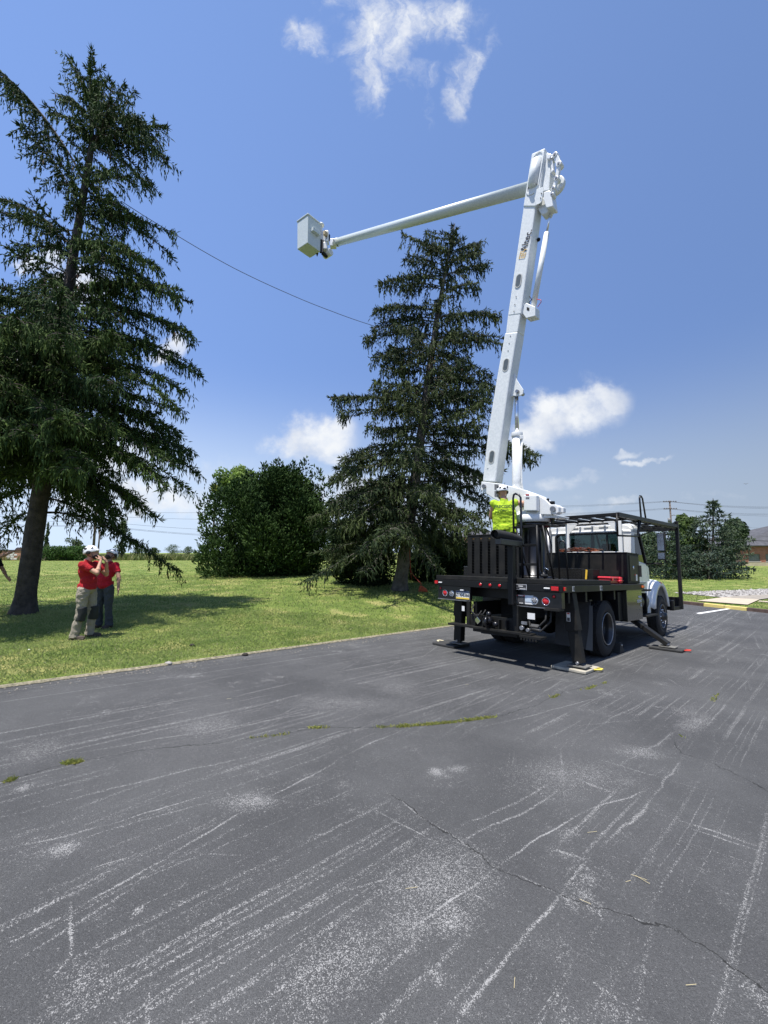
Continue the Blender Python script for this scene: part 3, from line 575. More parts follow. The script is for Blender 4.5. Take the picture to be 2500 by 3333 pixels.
lump('dirt_clod', 625, 2103, .05, MAT['dark_soil'], 'dark clod lying in the sunny grass near the tarmac', 'clod', lz)
lump('paper_scrap', 95, 2116, .02, mat('chalk', (.7, .7, .68), .9), 'small white scrap in the grass near the left tree', 'scrap', lz)
# ------------------------------------------------------------------ trees and shrubs
NEEDLE = attr_mat('needles', .75, trl=.12, spec=.10); LEAF = attr_mat('leaves', .6, trl=.35, spec=.2)
bark = mat('spruce_bark', (.035, .030, .026), .95, col2=(.105, .088, .075), vscale=7, bump=1.0, bscale=26)
barkg = mat('grey_bark', (.065, .058, .05), .95, col2=(.17, .155, .13), vscale=6, bump=1.0, bscale=22)
def norm(a): return a/np.maximum(np.linalg.norm(a, axis=-1, keepdims=True), 1e-9)
def spindles(P, D, L, R, tint, tip):
    """needle covered twigs: three sided spindles from P along D; tips carry this year's paler growth"""
    n = len(P); D = norm(D); up = np.where(np.abs(D[:, 2:3]) > .9, np.array([[1., 0, 0]]), np.array([[0, 0, 1.]]))
    x = norm(np.cross(D, up)); y = np.cross(D, x); a0 = rng.uniform(0, 2*PI, n)
    v = [P]
    for k in range(3):
        a = (a0+2*PI*k/3)[:, None]; v.append(P+D*(L*rng.uniform(.3, .5, n))[:, None]+(x*np.cos(a)+y*np.sin(a))*R[:, None])
    v.append(P+D*L[:, None]); v = np.stack(v, 1).reshape(-1, 3)
    f = np.array([[0, 1, 2], [0, 2, 3], [0, 3, 1], [4, 2, 1], [4, 3, 2], [4, 1, 3]]); F = (np.arange(n)[:, None, None]*5+f[None]).reshape(-1, 3)
    t = np.repeat(tint, 5, 0).reshape(n, 5, 3); t[:, 4] = tip; return v, F, t.reshape(-1, 3)
def trunk_mesh(mb, axis, rad, H, n=22, flare=True, seed=0, rings=44):
    vs = []; 
    for i in range(rings+1):
        h = H*(i/rings)**1.5; c = axis(h); r = rad(h)
        for k in range(n):
            a = 2*PI*k/n; q = r*(1+.10*mnoise.noise(Vector((math.cos(a)*2.2, math.sin(a)*2.2, h*1.4+seed)))+.05*mnoise.noise(Vector((math.cos(a)*7, math.sin(a)*7, h*7+seed))))
            if flare: q += .30*rad(0)*math.exp(-h*4.2)*(1+.55*math.sin(a*5+seed))
            vs.append((c[0]+math.cos(a)*q, c[1]+math.sin(a)*q, c[2]))
    fs = [(i*n+k, i*n+(k+1) % n, (i+1)*n+(k+1) % n, (i+1)*n+k) for i in range(rings) for k in range(n)]
    mb.add(vs, fs, True)
def conifer(label, base, axis, H, rad, branches, m=bark, lat=.15, twig=.052, latlen=.75, tw=(.09, .22), tr=.017, c0=(.030, .052, .022), c1=(.060, .092, .030), tipc=(.13, .19, .045), hang=1.0, cones=0, name='spruce_tree', group=None, up_tuft=.25):
    """branches: (height, azimuth, length, rise, sag, uptip)"""
    root = thing(name, label, 'tree', Matrix.Translation(base), group); B = np.array(base)
    mb = MB(); trunk_mesh(mb, axis, rad, H, seed=base[0]); 
    LP = []; LD = []; LL = []; LT = []; TP = []; TD = []; TL = []; TT = []
    for (h, az, L, e0, e1, e2) in branches:
        c = np.array(axis(h)); o = np.array([math.cos(az), math.sin(az), 0]); s = np.array([-math.sin(az), math.cos(az), 0])
        bend = rng.uniform(-.18, .18); us = np.linspace(0, 1, 9); tint = rng.uniform(0, 1)
        path = np.array([c+o*L*u+s*L*bend*u*u+np.array([0, 0, L*(e0*u-e1*u*u+e2*u**4)]) for u in us])
        r0 = min(.030, .009+.0065*L); mb.tube([tuple(q) for q in path], [r0*(1-.85*u)+.003 for u in us], 5, cap=False)
        nl = max(3, int(L/lat)); uu = np.linspace(.12, 1, nl)+rng.uniform(-.02, .02, nl); uu = np.clip(uu, .1, 1)
        for side in (-1, 1):
            ul = np.clip(uu+rng.uniform(-.02, .02, nl), .08, 1); keep = rng.random(nl) < (.55+.45*ul); ul = ul[keep]
            P = np.stack([np.interp(ul, us, path[:, i]) for i in range(3)], 1)
            ll = latlen*min(1, L/1.6)*(1-.62*ul)*rng.uniform(.6, 1.25, len(ul))
            D = s[None]*side*rng.uniform(.7, 1.0, (len(ul), 1))+o[None]*rng.uniform(.3, .9, (len(ul), 1))+np.array([0, 0, .05])
            LP.append(P); LD.append(norm(D)); LL.append(ll); LT.append(np.full(len(ul), tint)+rng.uniform(-.25, .25, len(ul)))
        # shoots straight along the branch
        nb = int(L/twig*2.2); ub = rng.uniform(.2, 1, nb); P = np.stack([np.interp(ub, us, path[:, i]) for i in range(3)], 1)
        D = o[None]*rng.uniform(.4, 1, (nb, 1))+s[None]*rng.normal(0, .6, (nb, 1))+np.array([0, 0, 1])*rng.uniform(-.9*hang, .95, (nb, 1))
        TP.append(P); TD.append(D); TL.append(rng.uniform(*tw, nb)); TT.append(np.clip(tint+rng.uniform(-.3, .3, nb), 0, 1))
        ne = 7; P = np.repeat(path[-1:], ne, 0); D = o[None]+rng.normal(0, .45, (ne, 3))+np.array([0, 0, .25]); TP.append(P); TD.append(D); TL.append(rng.uniform(tw[0], tw[1]*1.1, ne)); TT.append(np.full(ne, tint))
    P, D, l, t = np.concatenate(LP), np.concatenate(LD), np.concatenate(LL), np.concatenate(LT)
    # foliage comes in clumps: some stretches of a bough are nearly bare, others shaggy
    cl = np.array([mnoise.noise(Vector(tuple(q*1.25+3.7))) for q in P]); ok = (cl > -.22) | (rng.random(len(l)) < .22); P, D, l, t, cl = P[ok], D[ok], l[ok]*(1+.55*np.clip(cl[ok], -.4, .6)), t[ok], cl[ok]
    D = norm(D+rng.normal(0, .16, D.shape)*np.array([.6, .6, 1.6])); t = t+cl*.8
    # laterals bow downwards; twigs hang off them
    nt_ = np.maximum(2, (l/twig).astype(int)); idx = np.repeat(np.arange(len(l)), nt_); v = rng.random(len(idx))
    drop = rng.uniform(.25, .75, len(l))[idx]*hang
    Q = P[idx]+D[idx]*(l[idx]*v)[:, None]; Q[:, 2] -= drop*l[idx]*v*v
    dd = D[idx]*rng.uniform(.2, .8, (len(idx), 1))+rng.normal(0, .33, (len(idx), 3)); upt = rng.random(len(idx)) < up_tuft
    dd[:, 2] += np.where(upt, rng.uniform(.0, .6, len(idx)), -hang*rng.uniform(.3, 1.7, len(idx)))
    TP.append(Q); TD.append(dd); TL.append(rng.uniform(*tw, len(idx))*np.where(upt, .8, 1.15)); TT.append(np.clip(t[idx]+rng.uniform(-.3, .3, len(idx)), 0, 1))
    # strings of needles hanging under the laterals
    ns = int(len(l)*1.5*hang); j = rng.integers(0, len(l), ns); v = rng.uniform(.3, 1, ns); Q = P[j]+D[j]*(l[j]*v)[:, None]; Q[:, 2] -= .5*l[j]*v*v
    for k in range(3):
        step = .10; Qk = Q+rng.normal(0, .012, Q.shape); Qk[:, 2] -= step*(k+.2); TP.append(Qk); TD.append(np.tile([[0, 0, -1.]], (ns, 1))+rng.normal(0, .16, (ns, 3))); TL.append(rng.uniform(.1, .2, ns)); TT.append(np.clip(t[j]-.1, 0, 1))
    # thin wood of the laterals
    V = []; F = []; o_ = 0
    A = P; Bm = P+D*(l*.5)[:, None]; Bm[:, 2] -= .5*.25*l*hang; Cm = P+D*l[:, None]; Cm[:, 2] -= .5*l*hang
    w = np.cross(D, [[0, 0, 1.]]); w = norm(w)*.006
    vv = np.stack([A-w, A+w, A+np.array([0, 0, .01]), Bm-w*.7, Bm+w*.7, Bm+np.array([0, 0, .008]), Cm], 1).reshape(-1, 3)
    ff = np.array([[0, 1, 4], [0, 4, 3], [1, 2, 5], [1, 5, 4], [2, 0, 3], [2, 3, 5], [3, 4, 6], [4, 5, 6], [5, 3, 6]])
    wood = npmesh('limbs', vv-B, (np.arange(len(A))[:, None, None]*7+ff[None]).reshape(-1, 3), m, root, mw=Matrix.Translation(base)); wood['kind'] = 'stuff'
    P, D, l, t = np.concatenate(TP), np.concatenate(TD), np.concatenate(TL), np.clip(np.concatenate(TT), 0, 1)[:, None]
    col = np.array([c0])*(1-t)+np.array([c1])*t; col = col*rng.uniform(.75, 1.25, (len(P), 1)); tipw = (rng.random((len(P), 1)) < .55)*rng.uniform(.3, 1, (len(P), 1))*(.35+.65*t)
    tip = col*(1-tipw)+np.array([tipc])*tipw
    v, F, tt = spindles(P, D, l, tr*rng.uniform(.7, 1.3, len(P)), col, tip)
    o = npmesh('crown', v-B, F, NEEDLE, root, tint=tt, mw=Matrix.Translation(base)); o['kind'] = 'stuff'
    mb.v = [tuple(np.array(q)-B) for q in mb.v]; mb.build('trunk', m, root)
    if cones:
        j = rng.integers(0, len(P), cones*4); j = j[P[j, 2] > B[2]+H*.45][:cones]; mc = MB()
        for q in P[j]:
            q = Vector(q-B); mc.tube([q, q+Vector((0, 0, -.03)), q+Vector((.005, 0, -.09)), q+Vector((.005, 0, -.13))], [.008, .018, .018, .005], 5)
        o = mc.build('cones', mat('cone_brown', (.16, .085, .05), .8, var=.3), root); o['kind'] = 'stuff'
    return root, len(P)

def axis_from(pts):
    """pts: (u, v, Y) -> trunk line in the world as a function of height"""
    P = np.array([tuple(PY(*p)) for p in pts]); hs = P[:, 2]-P[0, 2]
    return (lambda h: (float(np.interp(h, hs, P[:, 0])), float(np.interp(h, hs, P[:, 1])), float(P[0, 2]+h))), float(hs[-1]), P[0]

# --- big spruce on the left: bare leaning stem, open ragged top with two leaders
b = LW(76, 1998); Y0 = b.y
axis, H, P0 = axis_from([(76, 1998, Y0), (110, 1750, Y0), (140, 1560, Y0), (190, 1260, Y0+.1), (222, 940, Y0+.15), (262, 690, Y0+.1), (300, 480, Y0), (298, 380, Y0), (292, 200, Y0)])
br = []; h = 2.75; k = 0
def prof(h):  # crown radius by height
    return float(np.interp(h, [2.2, 3.2, 4.5, 6, 8, 9.5, 10.4, 11.3, 12.2, 13, H], [3.9, 4.2, 4.0, 3.7, 3.4, 2.7, 2.0, 1.15, .85, .6, .12]))
while h < H-.1:
    u = h/H; nper = 4 if h < 9 else 2
    for j in range(nper):
        az = k*2.4+rng.uniform(-.4, .4)
        k += 1; L = prof(h)*rng.uniform(.5, .92)
        if math.sin(az) < .1 and h < 5.0:
            if h < 3.8: continue   # no low boughs on the near side: the stem stands bare
            L *= .8
        if u < .3: e = (rng.uniform(.0, .22), rng.uniform(.55, .85), .18)
        elif u < .65: e = (rng.uniform(.10, .35), rng.uniform(.35, .7), .20)
        else: e = (rng.uniform(.2, .6), rng.uniform(.15, .6), .22)
        br.append((h, az, L, *e))
    h += rng.uniform(.30, .44) if h < 9 else rng.uniform(.20, .36)
for q in range(30):
    hh = rng.uniform(3.9, 7.0); br.append((hh, rng.uniform(-1.6, -.5), rng.uniform(3.8, 4.6), rng.uniform(.1, .3), rng.uniform(.35, .55), .12))
for q in range(22):   # boughs reaching out over the lawn towards the lot
    hh = rng.uniform(4.3, 8.6); br.append((hh, rng.uniform(-2.6, -.5), prof(hh)*rng.uniform(.75, 1.12), rng.uniform(.1, .35), rng.uniform(.35, .6), .15))
# named limbs that make its outline, each from the stem to a tip seen against the sky
def arm(u0, v0, u1, v1, dy=0.0, c=.3):
    hs = np.linspace(0, H, 200); zz = PY(u0, v0, Y0).z-P0[2]; hh = float(np.clip(zz, .5, H-.1)); a = np.array(axis(hh)); e = np.array(tuple(PY(u1, v1, Y0+dy))); d = e-a
    L = math.hypot(d[0], d[1]); return (hh, math.atan2(d[1], d[0]), L, d[2]/L+c, c, 0.0)
for (u0, v0, u1, v1, dy, c) in [(300, 480, 462, 262, .2, -.1), (300, 470, 425, 300, -.3, 0), (300, 470, 548, 385, .3, .35), (305, 440, 535, 470, -.2, .5), (300, 450, 528, 630, .1, .6), (300, 440, 488, 525, .3, .4), (300, 430, 480, 400, -.5, .3), (295, 340, 343, 232, .1, 0), (292, 340, 246, 205, -.1, 0), (290, 400, 212, 318, .2, .2), (285, 430, 150, 350, -.2, .2),
      (225, 580, 5, 265, .3, .35), (215, 640, 60, 430, -.4, .45), (190, 800, -60, 700, .4, .7), (270, 640, 440, 672, .2, .5), (262, 600, 420, 560, -.3, .3), (255, 690, 588, 785, .1, .35), (250, 700, 480, 700, .6, .3), (245, 780, 560, 868, -.3, .4), (235, 860, 540, 930, .5, .35), (228, 930, 640, 1012, .2, .4),
      (225, 960, 590, 1060, -.5, .4), (215, 1060, 645, 1190, .1, .5), (200, 1180, 607, 1240, .4, .4), (190, 1230, 605, 1345, -.2, .4), (185, 1300, 590, 1405, .3, .4), (165, 1390, 628, 1468, .1, .5), (160, 1440, 668, 1545, .3, .5), (150, 1480, 620, 1605, -.2, .5), (145, 1520, 560, 1690, .5, .5), (140, 1560, 440, 1700, -.4, .45), (135, 1580, 330, 1660, .3, .4), (140, 1540, -120, 1560, .3, .4), (150, 1480, -150, 1460, -.4, .4), (160, 1400, -160, 1330, .2, .4), (175, 1290, -140, 1180, -.3, .3)]:
    for _ in range(2):
        q = arm(u0, v0+rng.uniform(-30, 30), u1+(rng.uniform(-60, -8) if u1 > 350 else rng.uniform(-14, 14)), v1+rng.uniform(-22, 22), dy+rng.uniform(-1.0, 1.0), c+rng.uniform(-.22, .22)); br.append(q)
for q in range(26):   # brush of short shoots round the leader
    hh = rng.uniform(H-3.0, H-.05); br.append((hh, rng.uniform(-PI, PI), rng.uniform(.25, .62)*(1.15-.25*(hh-H+3)), rng.uniform(.5, 1.6), .2, 0))
SPR1, n1 = conifer('tall ragged spruce with a leaning bare trunk beside the two workers in red', tuple(P0), axis, H, lambda h: max(.02, .232*(1-h/H)**.8+.012), br, lat=.12, twig=.032, latlen=.9, tw=(.08, .19), cones=170, c0=(.024, .050, .018), c1=(.068, .110, .028), tipc=(.20, .27, .07), tr=.0165)

# --- the second spruce, full and conical, behind the truck
b = LW(1300, 1922); Y0 = b.y
axis, H, P0 = axis_from([(1300, 1922, Y0), (1322, 1770, Y0), (1352, 1560, Y0), (1385, 1300, Y0), (1420, 1050, Y0), (1450, 880, Y0), (1480, 728, Y0)])
br = []; h = 2.2; k = 0
def prof2(h): return float(np.interp(h, [1.8, 3, 4.2, 5.5, 6.4, 8, 9.3, 10.2, 11.4, 12.5, 13.2, H], [3.3, 3.9, 4.0, 3.8, 3.5, 3.0, 2.8, 2.3, 1.5, .9, .4, .1]))
while h < H-.1:
    for j in range(4 if h < 10 else 3):
        az = k*2.4+rng.uniform(-.4, .4); k += 1; u = h/H; L = prof2(h)*rng.choice([rng.uniform(.5, .75), rng.uniform(.75, .95)])
        e = (rng.uniform(-.05, .18), rng.uniform(.3, .6), .28) if u < .4 else ((rng.uniform(.15, .4), rng.uniform(.2, .5), .22) if u < .8 else (rng.uniform(.5, .9), .3, .2))
        br.append((h, az, L, *e))
    h += rng.uniform(.32, .46)
for (du, u1, v1, dy, c) in [(18, 1405, 761, .1, 0), (18, 1499, 769, -.1, 0), (30, 1336, 792, .2, .1), (30, 1380, 800, -.4, .1), (25, 1536, 808, .2, .1), (30, 1571, 833, -.2, .2), (20, 1326, 857, .1, .25), (25, 1591, 868, .3, .2), (10, 1242, 900, .2, .15), (10, 1551, 935, -.3, .35), (0, 1312, 943, .2, .4), (0, 1236, 1017, -.2, .35), (10, 1618, 1029, .2, .3), (-10, 1207, 1060, .3, .4),
      (-20, 1638, 1127, -.2, .4), (-20, 1207, 1107, .2, .4), (-40, 1234, 1178, .3, .5), (-40, 1300, 1190, -.6, .4), (-50, 1591, 1217, .2, .5), (10, 1093, 1292, .1, .1), (-60, 1606, 1295, .3, .5), (-30, 1124, 1358, .1, .2), (-60, 1600, 1343, -.3, .5), (-40, 1119, 1485, .2, .35), (-60, 1700, 1480, .3, .3), (-40, 1738, 1492, .1, .2), (-60, 1079, 1558, .2, .4), (-70, 1072, 1650, .2, .5),
      (-80, 1596, 1666, .2, .6), (-90, 1524, 1725, -.4, .6), (-80, 1474, 1775, -.6, .6), (-60, 1640, 1580, .2, .5), (-70, 1150, 1700, -.5, .5), (-70, 1250, 1740, -.9, .5), (-60, 1400, 1700, -1.2, .5), (-50, 1280, 1640, -1.2, .5)]:
    for _ in range(2): q = arm(0, v1-du*-1+rng.uniform(-12, 12), u1+rng.uniform(-18, 18), v1+rng.uniform(-16, 16), dy+rng.uniform(-.5, .5), c); br.append(q)
for q in range(26):   # full low boughs round the stem
    br.append((rng.uniform(2.0, 4.6), rng.uniform(-PI, PI) if q % 2 else rng.uniform(2.4, 3.9), rng.uniform(2.6, 4.2), rng.uniform(-.05, .15), rng.uniform(.4, .65), .15))
SPR2, n2 = conifer('full conical spruce with a pale bare trunk behind the boom truck', tuple(P0), axis, H, lambda h: max(.02, .27*(1-h/H)**.8+.012), br, m=barkg, lat=.14, twig=.052, latlen=.9, tw=(.11, .25), tr=.023, cones=60, c0=(.030, .048, .024), c1=(.062, .084, .032), tipc=(.17, .21, .07))
print('twigs', n1, n2)

def leafy(name, label, cat, base, lobes, n, size, c0, c1, m=LEAF, trunk=None, group=None, updir=.3, spray=False, hint=.25, shell=.55):
    """crown of separate leaves or sprays scattered through overlapping lobes (cx, cy, cz, rx, ry, rz) measured from the base"""
    root = thing(name, label, cat, Matrix.Translation(base), group)
    lb = np.array(lobes); vol = (lb[:, 3]*lb[:, 4]*lb[:, 5])**.72; w = vol/vol.sum(); j = rng.choice(len(lb), n, p=w)
    d = norm(rng.normal(0, 1, (n, 3))); r = shell+(1-shell)*rng.random(n)**.6; jit = 1+.16*np.array([mnoise.noise(Vector((q[0]*2.3+a, q[1]*2.3, q[2]*2.3))) for q, a in zip(d, j*3.1)])*2
    P = lb[j, :3]+d*lb[j, 3:6]*(r*jit)[:, None]
    P[:, 2] = np.maximum(P[:, 2], .05)
    D = norm(d*np.array([1, 1, .6])+rng.normal(0, .5, (n, 3))+np.array([0, 0, updir]))
    t = np.clip(.5+.5*np.sin(j*2.7)*.7+rng.normal(0, .3, n), 0, 1)[:, None]; col = np.array([c0])*(1-t)+np.array([c1])*t; col = col*rng.uniform(.7, 1.3, (n, 1))
    if spray:
        v, F, tt = spindles(P, D, size*rng.uniform(.7, 1.5, n), size*hint*rng.uniform(.7, 1.3, n), col, col*1.25)
    else:
        x = norm(np.cross(D, rng.normal(0, 1, (n, 3)))); y = np.cross(D, x); s = (size*rng.uniform(.6, 1.3, n))[:, None]
        v = np.stack([P-x*s*.5, P-x*.1*s+y*s*.32, P+x*s*.5+D*s*.12, P+x*.05*s-y*s*.32], 1).reshape(-1, 3); F = (np.arange(n)[:, None, None]*4+np.array([[0, 1, 2], [0, 2, 3]])[None]).reshape(-1, 3); tt = np.repeat(col, 4, 0)
    o = npmesh('crown', v, F, m, root, tint=tt); o['kind'] = 'stuff'
    tm = MB(); H = trunk if trunk else lb[:, 2].max()
    tm.tube([(0, 0, -.1), (.05, 0, H*.3), (-.04, .05, H*.7), (0, 0, H)], [.16*H/5+.04, .12*H/5+.03, .07*H/5+.02, .02], 9)
    for q in lb[:min(len(lb), 14)]: tm.tube([(0, 0, H*.25), (q[0]*.5, q[1]*.5, (H*.25+q[2])*.5), (q[0], q[1], q[2])], [.05*H/5+.01, .03*H/5+.01, .012], 5)
    tm.build('trunk', bark, root); return root
def lobes_for(outline, base, Y, depth=1.0, n=24, rr=(.5, .9), seed=1):
    """lobes filling an outline given as (v, u_left, u_right) rows at distance Y"""
    r = np.random.default_rng(seed); rows = sorted(outline); vs = [q[0] for q in rows]; out = []
    for _ in range(n):
        v = r.uniform(vs[0], vs[-1]); ul = np.interp(v, vs, [q[1] for q in rows]); ur = np.interp(v, vs, [q[2] for q in rows]); c = (ul+ur)/2; hw = (ur-ul)/2/FPX*Y
        rad = min(hw*.7, r.uniform(*rr)); t = r.uniform(-1, 1); x0 = PY(c, v, Y); yy = r.uniform(-1, 1)*depth*math.sqrt(max(0, 1-t*t))*hw
        out.append((x0.x-base.x+t*max(0, hw-rad), yy, x0.z-base.z, rad, rad, rad*r.uniform(.8, 1.25)))
    return out
# --- the great clipped-looking evergreen mound left of the second spruce: upright plumes
b = LW(860, 1868); rows = [(1560, 870, 1000), (1590, 790, 1035), (1630, 690, 1070), (1690, 630, 1100), (1740, 612, 1102), (1800, 618, 1085), (1850, 645, 1045)]
lob = lobes_for(rows, b, b.y, .8, 90, (.7, 1.25), 4)+lobes_for([(1590, 800, 960), (1700, 760, 1000), (1800, 760, 980)], b, b.y, .5, 30, (.9, 1.3), 5); lob = [(x, y, z-.55*(r-.5), r*.9, r*.9, min(r*1.15, z*.95+.2)) for x, y, z, r, _, _ in lob]
lob += [(PY(u, v, b.y).x-b.x, y_, PY(u, v, b.y).z-b.z, .42, .42, .95) for u, v, y_ in [(990, 1545, 0), (950, 1552, .3), (905, 1548, -.3), (862, 1556, 0), (1030, 1570, .2), (820, 1585, -.4), (760, 1600, .1), (705, 1612, .2), (668, 1660, 0), (1062, 1620, -.2), (1085, 1680, .1)]]
leafy('evergreen_mound', 'huge rounded dark evergreen mound on the lawn between the two spruces', 'shrub', b, lob, 70000, .205, (.020, .044, .012), (.052, .090, .024), NEEDLE, trunk=3.5, updir=.9, spray=True, hint=.22, shell=.62)
b = PY(748, 1862, 39); b.z = float(lz(b.x, b.y))
leafy('leafy_tree', 'light green leafy tree showing above the dark evergreen mound', 'tree', b, lobes_for([(1530, 715, 790), (1550, 700, 840), (1590, 705, 840), (1640, 720, 830)], b, 39, .8, 22, (.6, 1.0), 9), 6000, .28, (.10, .17, .03), (.19, .27, .06), trunk=5)
b = PY(690, 1850, 35); b.z = float(lz(b.x, b.y))
leafy('leafy_shrub', 'yellow green shrub peeping over the left shoulder of the evergreen mound', 'shrub', b, lobes_for([(1580, 690, 722), (1600, 685, 715)], b, 35, .4, 5, (.3, .45), 5), 900, .22, (.16, .20, .03), (.28, .30, .05), trunk=4.5)
for (u, v, Y, rows, n, nm, lbl) in [
    (1190, 1895, 19.5, [(1735, 1060, 1270), (1790, 1045, 1290), (1850, 1050, 1290), (1885, 1120, 1290)], 14000, 'evergreen_shrub', 'dark spreading evergreen shrub left of the pale spruce trunk'),
    (1420, 1900, 21.0, [(1745, 1330, 1500), (1790, 1320, 1530), (1850, 1320, 1560), (1890, 1330, 1560)], 15000, 'evergreen_shrub', 'dark evergreen shrub filling the gap between spruce trunk and truck'),
    (1700, 1880, 24.0, [(1790, 1560, 1900), (1830, 1530, 1950), (1880, 1530, 1950)], 9000, 'evergreen_shrub', 'dark evergreen shrub hidden behind the truck bed')]:
    b = PY(u, v, Y); b.z = float(lz(b.x, b.y)); leafy(nm, lbl, 'shrub', b, lobes_for(rows, b, Y, .7, 34, (.4, .8), int(u)), n, .15, (.014, .030, .011), (.034, .058, .020), NEEDLE, trunk=1.5, updir=.5, spray=True, hint=.24)
# --- right hand group on the grass bank
def spire(label, u, vb, vt, Y, prof, c0, c1, dens=1.0, sag=.35, lean=0):
    b = LW(u, vb) if Y is None else PY(u, vb, Y); 
    if Y is not None: b.z = float(lz(b.x, b.y))
    Yb = b.y; top = PY(u+lean, vt, Yb); H = top.z-b.z; ax = lambda h: (b.x+(top.x-b.x)*h/H, b.y, b.z+h)
    br = []; h = .25; k = rng.integers(9)
    while h < H-.15:
        for j in range(5):
            v = vb+(vt-vb)*h/H; L = max(.3, float(np.interp(h/H, [q[0] for q in prof], [q[1] for q in prof])))*rng.uniform(.7, 1.1); br.append((h, k*2.4+rng.uniform(-.3, .3), L, rng.uniform(.05, .3), sag*rng.uniform(.5, 1.2), .15)); k += 1
        h += .42
    return conifer(label, tuple(b), ax, H, lambda h: .13*(1-h/H)+.02, br, lat=.30/dens, twig=.14/dens, latlen=.95, tw=(.18, .38), tr=.045, c0=tuple(q*1.25 for q in c0), c1=tuple(q*1.35 for q in c1), tipc=(.13, .18, .07), hang=.45, name='conifer_tree', up_tuft=.5)
spire('conifer with a thin pointed spire above the rest, centre of the bank', 2321, 1868, 1622, 36, [(0, 3.0), (.2, 2.7), (.55, 2.3), (.75, 1.5), (.82, .5), (1, .2)], (.032, .052, .036), (.065, .085, .055))
spire('low broad juniper-like conifer spreading down the bank towards the stones', 2312, 1882, 1790, 34.5, [(0, 2.5), (.4, 2.3), (.8, 1.7), (1, .7)], (.030, .050, .040), (.060, .080, .062), sag=.15, lean=-20)
spire('dark conifer beside the mirror of the truck cab', 2165, 1868, 1700, 35, [(0, 2.8), (.3, 2.6), (.7, 1.6), (1, .3)], (.028, .048, .034), (.055, .078, .05))
for (lbl, u, Y, rows, n, c0, c1, sz) in [
    ('bushy green tree behind the black cab guard, brighter than its neighbours', 2235, 38, [(1682, 2210, 2240), (1710, 2190, 2262), (1750, 2180, 2290), (1820, 2170, 2310), (1868, 2180, 2310)], 11000, (.045, .080, .022), (.095, .140, .035), .30),
    ('round topped dark leafy tree next to the brick building', 2385, 44, [(1695, 2385, 2405), (1712, 2362, 2415), (1740, 2345, 2425), (1790, 2350, 2398), (1840, 2350, 2385)], 11000, (.034, .060, .026), (.066, .098, .040), .34),
    ('leafy tree low on the bank behind the truck mirror', 2110, 42, [(1752, 2080, 2150), (1790, 2070, 2160), (1850, 2060, 2160)], 6000, (.040, .068, .028), (.075, .105, .040), .3)]:
    b = PY(u, 1860, Y); b.z = float(lz(b.x, b.y)); leafy('leafy_tree', lbl, 'tree', b, lobes_for(rows, b, Y, .8, 40, (.5, 1.0), int(u)), n, sz, c0, c1, trunk=4)
# --- far side of the field: small trees, hedge
for i, (u, Y, vt, vb, w, lbl, con) in enumerate([
    (395, 66, 1690, 1808, 20, 'thin dark tree standing alone right of the two men, at the edge of the field', 0),
    (150, 70, 1702, 1790, 12, 'small pointed conifer just right of the leaning trunk, above the hedge', 1),
    (235, 75, 1745, 1792, 32, 'rounded far tree above the clipped hedge', 0),
    (452, 150, 1778, 1800, 26, 'low bush on the horizon, nearest to the two men', 0), (500, 160, 1783, 1800, 18, 'small bush on the horizon right of the low bush', 0), (560, 165, 1774, 1800, 30, 'wide bush on the horizon in the middle of the field', 0), (610, 160, 1780, 1800, 22, 'bush on the horizon close to the evergreen mound', 0),
    (1140, 120, 1735, 1800, 60, 'far leafy tree seen under the boughs of the second spruce', 0)]):
    b = PY(u, vb, Y); b.z = float(lz(b.x, b.y)); k = Y/FPX; Hh = PY(u, vt, Y).z-b.z; r = np.random.default_rng(i); ww = w*k
    if con: lb = [(r.uniform(-1, 1)*ww*(1-t)*.5, r.uniform(-1, 1)*ww*.4*(1-t), Hh*t, ww*(1-t)*.55+.12, ww*(1-t)*.55+.12, .3) for t in np.linspace(.1, .97, 16)]
    else: lb = [(r.uniform(-.8, .8)*ww*math.sin(PI*min(1, t*.8+.25)), r.uniform(-.6, .6)*ww, Hh*(.25+.68*t), ww*.42, ww*.42, Hh*.13+.1) for t in r.random(14)]
    leafy('conifer_tree' if con else 'leafy_tree', lbl, 'tree', b, lb, 1500, .28, (.045, .075, .03), (.10, .14, .05), trunk=Hh*.8)
b = PY(215, 1820, 61); b.z = float(lz(b.x, b.y)); k = 61/FPX; r = np.random.default_rng(3)
lb = [((u-215)*k, r.uniform(-.5, .5), z, .75, .6, .55) for u in range(150, 285, 9) for z in (.5, 1.1, 1.65)]
leafy('hedge', 'clipped green hedge beyond the lawn behind the man in tan trousers', 'hedge', b, lb, 9000, .20, (.03, .07, .015), (.08, .16, .03), trunk=1.2)
